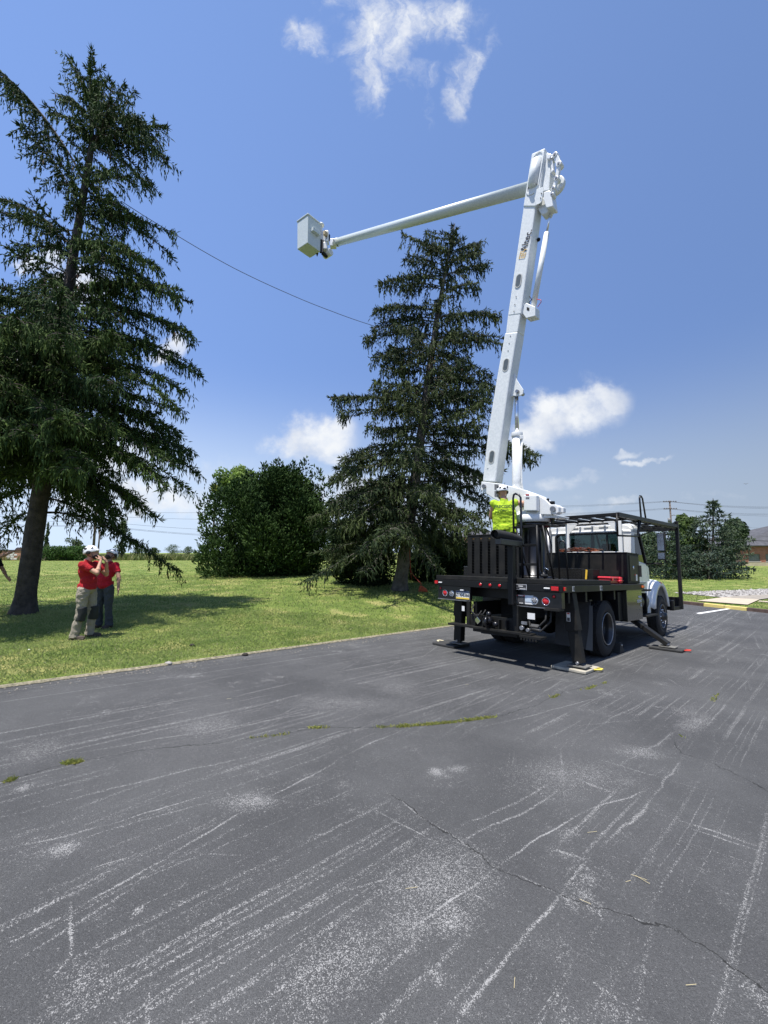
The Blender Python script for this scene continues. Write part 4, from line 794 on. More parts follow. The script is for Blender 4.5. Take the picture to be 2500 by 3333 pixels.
# ------------------------------------------------------------------ bucket truck
TMW = frame(TO, TF, -TR)
truck = thing('bucket_truck', 'white and black aerial lift truck standing on outriggers with its boom raised', 'truck', TMW)
BK = mat('black_paint', (.006, .006, .0065), .45, var=.25, vscale=3, bump=.05, bscale=60, spec=.3); BKD = mat('black_dusty', (.009, .009, .0085), .6, spec=.28, col2=(.026, .024, .020), vscale=4, thr=(.45, .8), bump=.12, bscale=50)
BKG = mat('black_gloss', (.007, .007, .009), .30, coat=.12); RUB = mat('rubber', (.018, .018, .018), .85, var=.3, vscale=6, bump=.2)
WH = mat('white_paint', (.79, .80, .79), .28, col2=(.69, .68, .64), vscale=2.2, thr=(.50, .80), coat=.3); GEL = mat('white_gelcoat', (.66, .69, .69), .42, col2=(.80, .82, .81), vscale=22, bump=.10, bscale=90)
FIB = mat('fibreglass', (.52, .575, .56), .38, col2=(.64, .69, .67), vscale=30, thr=(.35, .65), bump=.06, bscale=80, coat=.3); CHR = mat('chrome', (.75, .77, .80), .12, metal=1); STL = mat('steel', (.33, .33, .34), .4, metal=.9, var=.3)
REDL = mat('red_lens', (.50, .008, .012), .18, coat=.6); AMB = mat('amber_lens', (.70, .14, .03), .2, coat=.5); CLR = mat('clear_lens', (.55, .56, .58), .15, coat=.5)
WHITE = mat('decal_white', (.72, .72, .70), .5); DARK = mat('decal_dark', (.03, .03, .035), .5); INK = mat('ink', (.01, .012, .02), .5); GOLD = mat('logo_gold', (.72, .48, .16), .5); REDD = mat('decal_red', (.45, .03, .03), .5); DGR = mat('decal_grey', (.16, .16, .17), .5)
def glassmat():
    m = bpy.data.materials.new('window_glass'); m.use_nodes = True; nt = m.node_tree; L = nt.links.new; out = nt.nodes['Material Output']; nt.nodes.remove(nt.nodes['Principled BSDF'])
    t = N(nt, 'ShaderNodeBsdfTransparent'); t.inputs[0].default_value = (.42, .50, .48, 1); g = N(nt, 'ShaderNodeBsdfGlossy'); g.inputs['Roughness'].default_value = .02
    f = N(nt, 'ShaderNodeFresnel'); f.inputs[0].default_value = 1.5; m_ = N(nt, 'ShaderNodeMixShader'); L(f.outputs[0], m_.inputs[0]); L(t.outputs[0], m_.inputs[1]); L(g.outputs[0], m_.inputs[2]); L(m_.outputs[0], out.inputs[0]); return m
GLS = glassmat(); INT = mat('cab_interior', (.045, .05, .055), .8)
def TB(name, m, bevel=0.0, parent=truck):
    """context-free shorthand: returns (mesh builder, finish)"""
    mb = MB(); return mb, (lambda: mb.build(name, m, parent, bevel))
def part(name, m, fn, bevel=0.0, parent=truck, mw=None):
    mb = MB(); fn(mb); return mb.build(name, m, parent, bevel, mw)
def bxt(mb, s0, s1, t0, t1, z0, z1): mb.bx(s0, s1, -t1, -t0, z0, z1)
def bpart(name, m, s0, s1, t0, t1, z0, z1, bevel=.006, parent=truck): return part(name, m, lambda mb: bxt(mb, s0, s1, t0, t1, z0, z1), bevel, parent)
def rearM(s, t, z):  # label plane on a rear facing surface: text x -> right (t+), y -> up
    return TMW @ Matrix(((0, 0, -1, s), (-1, 0, 0, -t), (0, 1, 0, z), (0, 0, 0, 1)))
def sideM(s, t, z):  # on the right hand side: x -> forward, y -> up
    return TMW @ Matrix(((1, 0, 0, s), (0, 0, -1, -t), (0, 1, 0, z), (0, 0, 0, 1)))
def decal(M, items, parent, label=None, name='decal'):
    """items: (x0, x1, y0, y1, material): thin plates, first one is the backing"""
    o = None
    for i, (x0, x1, y0, y1, m) in enumerate(items):
        mb = MB().bx(x0, x1, y0, y1, .0, .002+.0015*i); q = mb.build(name if i == 0 else 'print', m, parent if i == 0 else o, mw=M)
        if i == 0: o = q
    if label: o['label'] = label
    return o
W = HW
# bed
bpart('deck', BKD, 0.02, 2.21, -W+.01, W-.01, 1.362, 1.44)
bpart('deck', BKD, 2.213, 4.32, -W+.01, W-.01, 1.28, 1.362)
bpart('rear_rail', BK, 0, .06, -W, W, 1.243, 1.359); bpart('side_rail', BK, .063, 4.33, W-.05, W, 1.243, 1.357); bpart('side_rail', BK, .063, 4.33, -W, -W+.05, 1.243, 1.357)
bpart('chassis_rail', BK, .1, 7.2, .36, .44, .72, .98); bpart('chassis_rail', BK, .1, 7.2, -.44, -.36, .72, .98)
for i in range(6): bpart('crossmember', BK, .35+i*.72, .43+i*.72, -W+.06, W-.06, 1.06, 1.24)
for t0, t1, nm in ((-1.23, -.47, 'left'), (.46, 1.235, 'right')):
    o = bpart('light_panel', BKG, .05, .17 if t0 > 0 else .12, t0, t1, .99, 1.241, .004)
bpart('panel_edge', STL, .035, .06, -1.23, -.47, .975, .989, 0); bpart('panel_edge', STL, .035, .06, .46, 1.0, .975, .989, 0)
part('corner_step', BKD, lambda mb: [bxt(mb, -.05, .14, .99, 1.235, .955, .985)]+[bxt(mb, -.045+.03*i, -.03+.03*i, 1.0, 1.22, .986, .994) for i in range(6)], .002)
# lamps
def round_lamp(t, z, r, m, name='tail_light', s=.05, ring=CHR, led=False):
    M = rearM(s, t, z); o = part(name, m, lambda mb: mb.lathe([(0, .018), (r*.55, .016), (r*.92, .006), (r*.95, -.005)], 20), mw=M)
    part('bezel', ring, lambda mb: mb.lathe([(r*.95, 0), (r*.97, .010), (r*1.12, .008), (r*1.16, 0)], 20), parent=o, mw=M)
    if led:
        for k in range(7):
            a = k*PI/3; q = (0, 0) if k == 6 else (math.cos(a)*r*.58, math.sin(a)*r*.58)
            part('diode', DARK, lambda mb: mb.lathe([(0, .022), (r*.2, .02), (r*.22, .012)], 10, Matrix.Translation((q[0], q[1], 0))), parent=o, mw=M)
    return o
round_lamp(-1.06, 1.10, .055, REDL); round_lamp(-.90, 1.10, .05, CLR, 'reverse_light', led=True); round_lamp(.79, 1.09, .055, CLR, 'reverse_light', led=True); round_lamp(.98, 1.09, .060, REDL)
round_lamp(-1.17, 1.185, .024, REDL, 'marker_light', ring=BK); round_lamp(1.115, 1.175, .026, REDL, 'marker_light', ring=BK)
for t in (-.215, -.015, .175): round_lamp(t, 1.30, .033, REDL, 'clearance_light', s=0, ring=BK)
def slab_lamp(M, w, h, m, name='marker_light'):
    return part(name, m, lambda mb: mb.box((0, 0, .012), (w, h, .024)), .008, mw=M)
slab_lamp(rearM(0, -1.235, 1.30), .075, .06, REDL); slab_lamp(rearM(0, 1.16, 1.30), .12, .068, REDL); slab_lamp(sideM(.06, W, 1.30), .06, .06, REDL); slab_lamp(sideM(4.18, W, 1.30), .07, .055, AMB); slab_lamp(sideM(4.27, W, 1.30), .05, .05, REDL)
slab_lamp(rearM(0, -1.135, 1.30), .085, .022, WHITE, 'reflector'); slab_lamp(rearM(0, 1.03, 1.30), .10, .024, WHITE, 'reflector')
# licence plate
PM = rearM(.045, -.64, 1.085)
pl = decal(PM, [(-.152, .152, -.076, .076, WHITE)], truck, name='licence_plate')
for nm, q in (('print', (-.150, .150, .046, .074, mat('plate_navy', (.02, .04, .12), .5))), ('print', (-.150, .150, -.074, -.046, mat('plate_yellow', (.75, .52, .05), .5)))):
    MB().bx(q[0], q[1], q[2], q[3], .002, .003).build(nm, q[4], pl, mw=PM)
text('number', 'ZYK-0366', .088, INK, pl, PM @ Matrix.Translation((0, 0, .004)), bold=.0015, sx=.80)
part('plate_lamp', CLR, lambda mb: mb.box((0, .088, .015), (.08, .03, .04)), .008, parent=pl, mw=PM)
# maker's plate and warning decals
decal(rearM(0, .575, 1.298), [(-.105, .105, -.045, .045, CLR), (-.098, .098, -.038, .038, DARK), (-.04, .04, .008, .022, WHITE), (-.085, .085, -.012, -.006, DGR), (-.02, .09, -.034, -.024, WHITE)], truck, name='maker_plate')
D_ = decal(rearM(.05, .62, 1.095), [(-.15, .15, -.075, .07, WHITE), (-.147, .0, -.072, .067, DARK), (-.147, .0, .05, .067, REDD), (-.12, -.03, .052, .064, WHITE), (.005, .145, -.035, .062, mat('decal_sky', (.50, .58, .66), .5))], truck, name='decal')
for i in range(5): MB().bx(-.13, -.02, .03-i*.02, .036-i*.02, .008, .009).build('print', DGR, D_, mw=rearM(.05, .62, 1.095))
MB().bx(-.10, -.03, -.069, -.058, .008, .009).build('print', WHITE, D_, mw=rearM(.05, .62, 1.095))
for s, w in ((.42, .085), (1.66, .12)): decal(sideM(s, W, 1.30), [(-w/2, w/2, -.04, .04, WHITE), (-w*.05, w*.42, -.032, .032, DARK), (-w*.42, -w*.3, -.02, .03, DARK)], truck)
# hitch plate, pintle, bumper step
part('hitch_plate', BKD, lambda mb: [bxt(mb, .02, .05, -.5, .47, .56, .76), bxt(mb, .0, .06, -.52, -.45, .56, .985), bxt(mb, .0, .06, .42, .52, .56, .985)], .005)
for t in (-.30, -.13, .18, .32): bpart('gusset', BKD, -.06, .02, t-.012, t+.012, .565, .72, 0)
bpart('rear_step', BKD, -.12, .06, -.86, .80, .525, .562, .004); bpart('cross_tube', BK, .35, .47, -.62, .30, .40, .52)
part('pintle_hook', BKG, lambda mb: [mb.ell((-.08, -.02, .70), (.09, .07, .07)), mb.tube([(-.10, -.02, .72), (-.20, -.02, .74), (-.23, -.02, .66), (-.17, -.02, .60), (-.10, -.02, .62)], [.035, .03, .028, .03, .035], 8), mb.ell((-.06, .07, .64), (.05, .06, .06)), mb.ell((-.06, -.12, .64), (.05, .06, .05)), mb.ell((-.07, .0, .80), (.05, .05, .05))])
for pts, r_ in (([(.1, .42, .92), (-.02, .40, .82), (-.05, .30, .76), (-.02, .15, .78), (.02, .12, .86)], .012), ([(.05, .45, .80), (-.04, .32, .74), (-.06, .22, .75), (-.02, .18, .84)], .012),
     ([(.15, -.95, 1.0), (.05, -.97, .80), (.02, -.85, .66), (.05, -.70, .66), (.10, -.66, .8)], .016), ([(.15, -1.02, 1.0), (.05, -1.05, .78), (.02, -.90, .61), (.05, -.72, .62)], .016)): part('hose', RUB, lambda mb: mb.tube(pts, r_, 7))
part('coupler_plate', CHR, lambda mb: mb.box((-.05, .245, .665), (.02, .10, .09), Euler((.78, 0, 0)).to_matrix()), .004)
part('coupler', STL, lambda mb: mb.cyl((-.03, -.62, .64), (-.09, -.62, .64), .035, 10)); part('coupler', STL, lambda mb: mb.cyl((-.03, -.73, .62), (-.10, -.73, .62), .028, 10)); part('bracket', STL, lambda mb: mb.box((-.06, -.66, .72), (.03, .10, .05)), .004)
bpart('grab_step', BKD, -.16, .05, .62, .98, .50, .535, .002)
part('step_teeth', BKD, lambda mb: [bxt(mb, -.16, -.145, .64+.05*i, .665+.05*i, .46, .50) for i in range(6)])
decal(rearM(.06, .72, .83), [(-.065, .065, -.05, .05, WHITE)], truck); decal(rearM(.01, -.60, .84), [(-.03, .03, -.045, .045, WHITE)], truck)
bpart('frame_crossmember', mat('deep_black', (.006, .006, .006), .8), .9, 1.0, -.34, .34, .62, 1.05); part('differential', BK, lambda mb: mb.ell((2.25, 0, .52), (.22, .22, .24)))
part('axle', BK, lambda mb: mb.cyl((2.20, -1.0, .52), (2.20, 1.0, .52), .08, 12)); part('axle', BK, lambda mb: mb.cyl((6.35, -.9, .50), (6.35, .9, .50), .05, 10))
# boom rest post with padded beam
part('boom_rest_post', BK, lambda mb: bxt(mb, -.12, -.02, .40, .50, 1.0, 2.0), .006); bpart('boom_rest_beam', BKG, -.50, .22, .395, .505, 1.985, 2.085, .008)
o = part('boom_rest_pad', RUB, lambda mb: mb.tube([(-.56, -.42, 2.155), (-.50, -.42, 2.16), (-.1, -.42, 2.15), (.25, -.42, 2.12)], [.072, .075, .075, .07], 14, cap=False))
part('pad_core', mat('deep_black2', (.004, .004, .004), .9), lambda mb: mb.cyl((-.50, -.42, 2.16), (.24, -.42, 2.125), .052, 14), parent=o)
# perforated chip panel at the rear left
n_c, n_r = 6, 13; s0 = .75; t0, t1, z0, z1 = -1.02, .14, 1.445, 2.27
def perf(mb):
    cols = [t0+.135+i*.19 for i in range(n_c)]; hw = .030; hh = .024; rows_ = [z0+.045+(z1-z0-.09)*(i+.5)/n_r for i in range(n_r)]
    edges = [t0]+[q for c in cols for q in (c-hw, c+hw)]+[t1]
    for i in range(0, len(edges), 2): bxt(mb, s0, s0+.02, edges[i], edges[i+1], z0, z1)
    for c in cols:
        zz = [z0]+[q for r in rows_ for q in (r-hh, r+hh)]+[z1]
        for i in range(0, len(zz), 2): bxt(mb, s0+.001, s0+.019, c-hw, c+hw, zz[i], zz[i+1])
part('perforated_panel', BKD, perf); bpart('panel_rim', BKD, .74, .785, -1.03, .15, 2.27, 2.29, .003); bpart('panel_backing', mat('deep_black', (.006,)*3, .8), .83, .84, -1.0, .13, 1.445, 2.2, 0); bpart('panel_side', BKD, .775, .86, -1.02, -1.0, 1.445, 2.27, 0)
# tread plate boxes: raised lozenges are real
def tread(name, s0, s1, t0, t1, z0, z1):
    o = bpart(name, BKD, s0, s1, t0, t1, z0, z1, .004); mb = MB(); k = 0
    nt_ = int((t1-t0)/.034); nz = int((z1-z0)/.034)
    for i in range(nt_):
        for j in range(nz):
            R = Euler((.8 if (i+j) % 2 else -.8, 0, 0)).to_matrix(); mb.box((s0-.002, -(t0+.02+i*.034), z0+.02+j*.034), (.004, .026, .007), R)
    q = mb.build('tread_pattern', STL if False else mat('tread_worn', (.05, .052, .055), .4, metal=.5), o); q['kind'] = 'stuff'
    part('lip', STL, lambda m_: bxt(m_, s0-.004, s0+.012, t0, t1, z1, z1+.005), parent=o)
tread('tread_box', .95, 1.4, -1.46+.2, -.9, 1.445, 1.63); tread('tread_box', 2.6, 3.0, -.17, .56, 1.365, 1.655)
bpart('deck_box', BKD, 2.61, 3.0, .565, .80, 1.365, 1.65)
# ladder
part('ladder_rail', BK, lambda mb: mb.tube([(.45, -.66, 1.44), (.45, -.66, 2.38)], .022, 8)); part('ladder_rail', BK, lambda mb: mb.tube([(.62, -.86, 1.44), (.55, -.72, 2.38)], .018, 8)); part('ladder_brace', BK, lambda mb: mb.tube([(.45, -.26, 2.34), (.50, -.48, 1.45)], .016, 8))
for z, ta in ((2.36, .21), (2.02, .24), (1.68, .30)): part('rung', BK, lambda mb: mb.beam((.45, -ta, z), (.45, -.66, z+.01), .035, .045), .004)
def hoop(name, pts, r=.018): return part(name, BKG, lambda mb: mb.tube(pts, r, 8))
hoop('handrail', [(.40, -.24, 1.44), (.40, -.235, 2.90), (.40, -.25, 2.97), (.40, -.28, 2.985), (.40, -.35, 2.955), (.40, -.385, 2.90), (.40, -.39, 2.30), (.40, -.40, 1.44)], .020)
hoop('handrail', [(1.2, -.71, 1.44), (1.2, -.71, 2.08), (1.2, -.725, 2.13), (1.2, -.76, 2.15), (1.2, -.81, 2.14), (1.2, -.84, 2.08), (1.2, -.87, 1.44)], .016)
# pedestal
PED = (1.62, 0.0)
part('pedestal', BKG, lambda mb: mb.lathe([(.42, 1.44), (.42, 1.47), (.30, 1.48), (.255, 1.50), (.255, 2.40), (.27, 2.44), (.27, 2.47), (.345, 2.48), (.35, 2.54), (.33, 2.56), (.0, 2.56)], 36, Matrix.Translation((PED[0], PED[1], 0))))
part('pedestal_rib', BKG, lambda mb: [mb.beam((PED[0]+.27*math.cos(a), PED[1]+.27*math.sin(a), 1.45), (PED[0]+.27*math.cos(a), PED[1]+.27*math.sin(a), 2.4), .03, .05) for a in (2.5, 3.3, 4.2, .4)], .003)
for k in range(12): 
    a = k*PI/6; part('flange_bolt', BK, lambda mb: mb.cyl((PED[0]+.315*math.cos(a), PED[1]+.315*math.sin(a), 2.555), (PED[0]+.315*math.cos(a), PED[1]+.315*math.sin(a), 2.585), .014, 6))
part('pedestal_hose', RUB, lambda mb: [mb.tube([(1.55, -.27, 2.45), (1.50, -.33, 2.2), (1.52, -.31, 1.8), (1.45, -.35, 1.46)], .02, 7), mb.tube([(1.6, -.31, 2.45), (1.58, -.40, 2.1), (1.6, -.38, 1.7), (1.55, -.44, 1.46)], .016, 7)])
# toolbox across the bed behind the cab
bpart('head_box', BKD, 3.48, 4.33, -1.2, 1.2, 1.366, 2.02, .012); bpart('box_lid', BK, 3.47, 4.335, -1.21, 1.21, 2.022, 2.045, .006)
bpart('box_door', mat('brown_black', (.020, .014, .012), .45, var=.3, spec=.3), 3.62, 4.28, 1.2, 1.212, 1.42, 1.98, .004); part('box_handle', CHR, lambda mb: mb.lathe([(0, .012), (.035, .01), (.04, 0)], 14), mw=sideM(3.86, 1.214, 1.72))
decal(sideM(4.0, 1.213, 1.50), [(-.11, .11, -.08, .08, DARK), (-.0, .10, -.07, .07, WHITE), (-.10, -.01, .05, .075, REDD)], truck); bpart('door_stop', RUB, 4.28, 4.36, 1.2, 1.24, 1.52, 1.78)
# under-bed cabinet with the firm's lettering
sb = bpart('side_cabinet', mat('black_reflective', (.022, .022, .018), .22, coat=.4), 3.22, 4.28, .72, 1.235, .585, 1.24, .01)
for i, (s_, z_, b_, sz) in enumerate([(4.16, 1.165, 'TM', .055), (4.09, 1.075, 'PRECISION', .075), (4.02, .985, 'TREE SERVICE', .09), (4.14, .895, 'LLC', .085), (4.10, .805, 'PA', .085), (4.10, .705, '717', .085)][1:4]):
    text('lettering', b_, sz, WHITE, sb, sideM(4.24, 1.238, z_), 'RIGHT', bold=.002, sx=.62)
for z_, w_ in ((.80, .30), (.705, .32)): decal(sideM(4.08, 1.236, z_), [(-w_/2, w_/2, -.002, .002, DGR)], truck)
bpart('cabinet_shelf', BKG, 3.18, 4.32, .70, 1.25, 1.243-.02, 1.2425, .002)
bpart('under_beam', BK, 2.95, 3.2, .55, 1.15, .62, 1.2)
# wheels
def wheel(s, t, out, dual=False, w=.26):
    """wheel with its face turned to t side 'out'"""
    M = TMW @ Matrix.Translation((s, -t, .52)) @ Euler((PI/2*(1 if out > 0 else -1), 0, 0)).to_matrix().to_4x4()
    tname = 'wheel'; R = .52; e = MB()
    prof = [(.300, -w/2+.03), (.33, -w/2), (.42, -w/2-.012), (.485, -w/2+.02), (.515, -w/2+.045), (.52, -w*.2), (.52, w*.2), (.515, w/2-.045), (.485, w/2-.02), (.42, w/2+.012), (.33, w/2), (.300, w/2-.03)]
    e.lathe(prof, 48, close=True); wh = e.build('wheel', RUB, truck, mw=M)
    tr = MB()
    for k in range(44):
        a = 2*PI*k/44; Rm = Matrix.Rotation(a, 4, 'Z')
        for zz in (-.085, -.03, .03, .085): tr.add([tuple(Rm @ Vector(q)) for q in [(.515, -.03, zz-.022), (.515, .03, zz-.022), (.515, .03, zz+.022), (.515, -.03, zz+.022), (.529, -.027, zz-.02), (.529, .027, zz-.02), (.529, .027, zz+.02), (.529, -.027, zz+.02)]], [(4, 5, 6, 7), (0, 1, 5, 4), (1, 2, 6, 5), (2, 3, 7, 6), (3, 0, 4, 7)])
    o = tr.build('tread', RUB, wh, mw=M); o['kind'] = 'stuff'
    rm = mat('rim_black', (.015, .015, .016), .35, coat=.3)
    if dual: rp = [(.302, w/2-.01), (.295, w/2+.005), (.28, w/2-.01), (.27, .02), (.262, -.05), (.24, -.07), (.10, -.07), (.09, -.04), (.085, .03), (.0, .035)]
    else: rp = [(.302, w/2-.01), (.295, w/2+.005), (.28, w/2-.02), (.26, .04), (.22, .06), (.14, .12), (.13, .15), (.10, .16), (.09, .22), (.0, .23)]
    MB().lathe(rp, 40).build('rim', rm, wh, mw=M); MB().lathe([(.303, w/2-.006), (.30, w/2+.008), (.288, w/2+.004), (.284, w/2-.012)], 40, close=True).build('rim_edge', STL, wh, mw=M)
    for k in range(10):
        a = 2*PI*k/10; r_, zz = (.14, -.07) if dual else (.165, .09); MB().cyl((r_*math.cos(a), r_*math.sin(a), zz), (r_*math.cos(a), r_*math.sin(a), zz+.045), .016, 7).build('lug_nut', CHR if not dual else STL, wh, mw=M)
    for k in range(5):
        a = 2*PI*(k+.5)/5; r_, zz = (.195, -.068) if dual else (.235, .055); MB().box((r_*math.cos(a), r_*math.sin(a), zz), (.05, .07, .012), Matrix.Rotation(a, 3, 'Z')).build('hand_hole', mat('deep_black', (.006,)*3, .8), wh, mw=M)
wheel(2.20, 1.05, 1, True); wheel(2.20, .74, 1, True); wheel(2.20, -1.05, -1, True); wheel(2.20, -.74, -1, True); wheel(6.35, 1.02, 1); wheel(6.35, -1.02, -1)
for sg in (1, -1):
    part('mud_flap', mat('flap', (.035, .036, .038), .6, var=.3), lambda mb: mb.prism([(1.50, -sg*.50, 1.06), (1.50, -sg*1.13, 1.06), (1.46, -sg*1.16, .7), (1.42, -sg*1.14, .20), (1.43, -sg*.49, .22)], (.012, 0, 0)), .002)
    bpart('flap_bracket', BK, 1.40, 1.52, sg*.40, sg*1.16, 1.06, 1.09)
part('flap_weight', mat('flap_edge', (.10, .105, .11), .5), lambda mb: mb.prism([(1.475, -1.12, .98), (1.475, -1.175, .98), (1.435, -1.18, .6), (1.40, -1.175, .20), (1.40, -1.06, .20), (1.44, -1.11, .6)], (.008, 0, 0)), .002)
# outriggers
def outrigger(top, foot, w0, w1, sleeve=True, name='outrigger'):
    o = part(name, BKD, lambda mb: mb.beam(top, tuple(Vector(top)*.45+Vector(foot)*.55), *w0, up=(1, 0, 0)), .008)
    part('inner_leg', BKD, lambda mb: mb.beam(tuple(Vector(top)*.5+Vector(foot)*.5), foot, *w1, up=(1, 0, 0)), .006, parent=o)
    part('foot_plate', mat('worn_steel', (.16, .155, .14), .7, var=.3), lambda mb: mb.box((foot[0], foot[1], foot[2]-.045), (.26, .30, .02)), .004, parent=o); part('foot_pin', STL, lambda mb: mb.cyl((foot[0]-.10, foot[1], foot[2]), (foot[0]+.10, foot[1], foot[2]), .022, 10), parent=o); return o
outrigger((.56, -1.13, 1.22), (.54, -1.28, .13), (.20, .17), (.165, .13)); outrigger((.56, 1.04, 1.22), (.60, 1.12, .13), (.20, .19), (.17, .15))
outrigger((4.18, -.75, .78), (4.12, -1.72, .12), (.10, .26), (.085, .22)); outrigger((4.18, .75, .78), (4.12, 1.72, .12), (.10, .26), (.085, .22)); bpart('outrigger_beam', BK, 4.10, 4.26, -.8, .8, .62, .90)
decal(rearM(.455, 1.165, .85), [(-.03, .03, -.08, .06, WHITE), (-.022, .022, -.075, -.02, DARK), (-.02, .02, .035, .055, REDD)], truck)
# cab
CABW = 1.02; WIN = mat('window_seal', (.012, .012, .012), .5)
def rrect(cx, cy, hw, hh, r, n=6):
    P = []
    for sx, sy, a0 in ((1, 1, 0), (-1, 1, PI/2), (-1, -1, PI), (1, -1, 1.5*PI)):
        for k in range(n+1): a = a0+PI/2*k/n; P.append((cx+sx*(hw-r)+r*math.cos(a), cy+sy*(hh-r)+r*math.sin(a)))
    return P
def cabshell():
    # rear wall with the wide window, roof cap, corner posts, lower body
    zc, hh = 2.30, .265; inner = rrect(0, zc, .80, hh, .11); outer = rrect(0, 2.18, CABW, .58, .16)
    o = part('cab', WH, lambda mb: [mb.ring([(4.52, y, z) for y, z in outer], [(4.52, y, z) for y, z in inner], (.06, 0, 0))], .01)
    return o
cab = cabshell()
prof = [(4.5, 2.60), (4.53, 2.69), (4.66, 2.78), (4.95, 2.83), (5.15, 2.80), (5.25, 2.70), (5.22, 2.60)]
def roof(mb):
    vs = []; n = len(prof); ws = [-1, -.97, -.85, .85, .97, 1]; zd = [-.12, -.04, 0, 0, -.04, -.12]
    for w_, dz in zip(ws, zd): vs += [(s, w_*CABW, z+dz*min(1, (z-2.58)/.15)) for s, z in prof]
    fs = [(i*n+k, i*n+k+1, (i+1)*n+k+1, (i+1)*n+k) for i in range(5) for k in range(n-1)]+[tuple(range(n)), tuple(reversed(range(5*n, 6*n)))]; mb.add(vs, fs, False)
part('roof', WH, roof, .02, parent=cab)
for k in range(3): part('roof_marker', WH, lambda mb: mb.box((4.53, -.05-.36*k+.36, 2.74), (.05, .22, .05)), .01, parent=cab)
for sg in (1, -1):
    y = sg*-CABW
    part('cab_side', WH, lambda mb: [mb.prism([(4.55, y, .85), (4.55, y, 1.93), (5.62, y, 1.85), (5.85, y, 1.75), (5.85, y, 1.45), (5.70, y, .85)], (0, sg*.05, 0)), mb.prism([(4.55, y, 1.93), (4.55, y, 2.66), (4.78, y, 2.66), (4.74, y, 1.93)], (0, sg*.05, 0)), mb.prism([(4.75, y, 2.56), (4.75, y, 2.68), (5.2, y, 2.68), (5.14, y, 2.56)], (0, sg*.05, 0))], .012, parent=cab)
    part('door', WH, lambda mb: mb.prism([(4.66, y-sg*.012, .9), (4.66, y-sg*.012, 1.90), (5.56, y-sg*.012, 1.82), (5.60, y-sg*.012, 1.5), (5.58, y-sg*.012, .9)], (0, sg*.02, 0)), .006, parent=cab)
    part('door_handle', BK, lambda mb: mb.box((4.80, y-sg*.02, 1.72), (.12, .03, .04)), .006, parent=cab)
    part('side_window', GLS, lambda mb: mb.prism([(4.78, y+sg*.012, 1.93), (4.80, y+sg*.012, 2.55), (5.12, y+sg*.012, 2.55), (5.55, y+sg*.012, 1.86)], (0, sg*.006, 0)), parent=cab)
    part('pillar', WIN, lambda mb: mb.beam((5.16, y+sg*.01, 2.58), (5.66, y+sg*.01, 1.82), .06, .07), .008, parent=cab)
    part('mirror_arm', BK, lambda mb: [mb.tube([(5.62, y, 1.86), (5.70, y-sg*.38, 1.87)], .018, 6), mb.tube([(5.3, y, 2.55), (5.55, y-sg*.2, 2.68), (5.70, y-sg*.34, 2.70), (5.73, y-sg*.40, 2.66), (5.73, y-sg*.40, 1.9)], .014, 6)], parent=cab)
    mr = part('mirror', BK, lambda mb: [mb.box((5.70, y-sg*.33, 2.40), (.06, .17, .46)), mb.box((5.70, y-sg*.33, 2.05), (.07, .17, .19))], .02)
    part('mirror_glass', mat('mirror_dark', (.22, .25, .30), .15, metal=.8), lambda mb: [mb.box((5.665, y-sg*.33, 2.40), (.005, .14, .42)), mb.box((5.66, y-sg*.33, 2.05), (.005, .14, .15))], parent=mr)
part('windscreen', GLS, lambda mb: mb.prism([(5.20, -.94, 2.62), (5.20, .94, 2.62), (5.68, .98, 1.86), (5.68, -.98, 1.86)], (.006, 0, 0)), parent=cab); part('windscreen_post', WIN, lambda mb: [mb.beam((5.19, 0, 2.62), (5.67, 0, 1.86), .04, .03), mb.beam((5.18, -.95, 2.62), (5.18, .95, 2.62), .04, .04)], parent=cab)
part('rear_window', GLS, lambda mb: mb.prism([(4.55, y, z) for y, z in rrect(0, 2.30, .81, .275, .11)], (.006, 0, 0)), parent=cab); part('window_trim', WIN, lambda mb: [mb.ring([(4.512, y, z) for y, z in rrect(0, 2.30, .83, .29, .12)], [(4.512, y, z) for y, z in rrect(0, 2.30, .785, .25, .10)], (.012, 0, 0)), mb.bx(4.51, 4.53, -.50, -.46, 2.04, 2.56), mb.bx(4.51, 4.53, .46, .50, 2.04, 2.56)], parent=cab)
part('cab_floor', INT, lambda mb: [mb.bx(4.58, 5.65, -.96, .96, .9, 1.3), mb.bx(5.35, 5.70, -.96, .96, 1.3, 1.86), mb.bx(4.57, 4.60, -.96, .96, 1.3, 2.0)], parent=cab)
for y in (.45, -.42): part('cab_seat', INT, lambda mb: [mb.box((4.82, y, 1.95), (.14, .46, .75), Euler((0, -.12, 0)).to_matrix(), .72), mb.box((5.0, y, 1.55), (.45, .46, .16))], .05, parent=cab)
part('steering_wheel', INT, lambda mb: mb.tube([(5.25+.10*math.sin(a), .45+.21*math.cos(a), 1.93+.18*math.sin(a)) for a in np.linspace(0, 2*PI, 20)], .015, 6, cap=False), parent=cab)
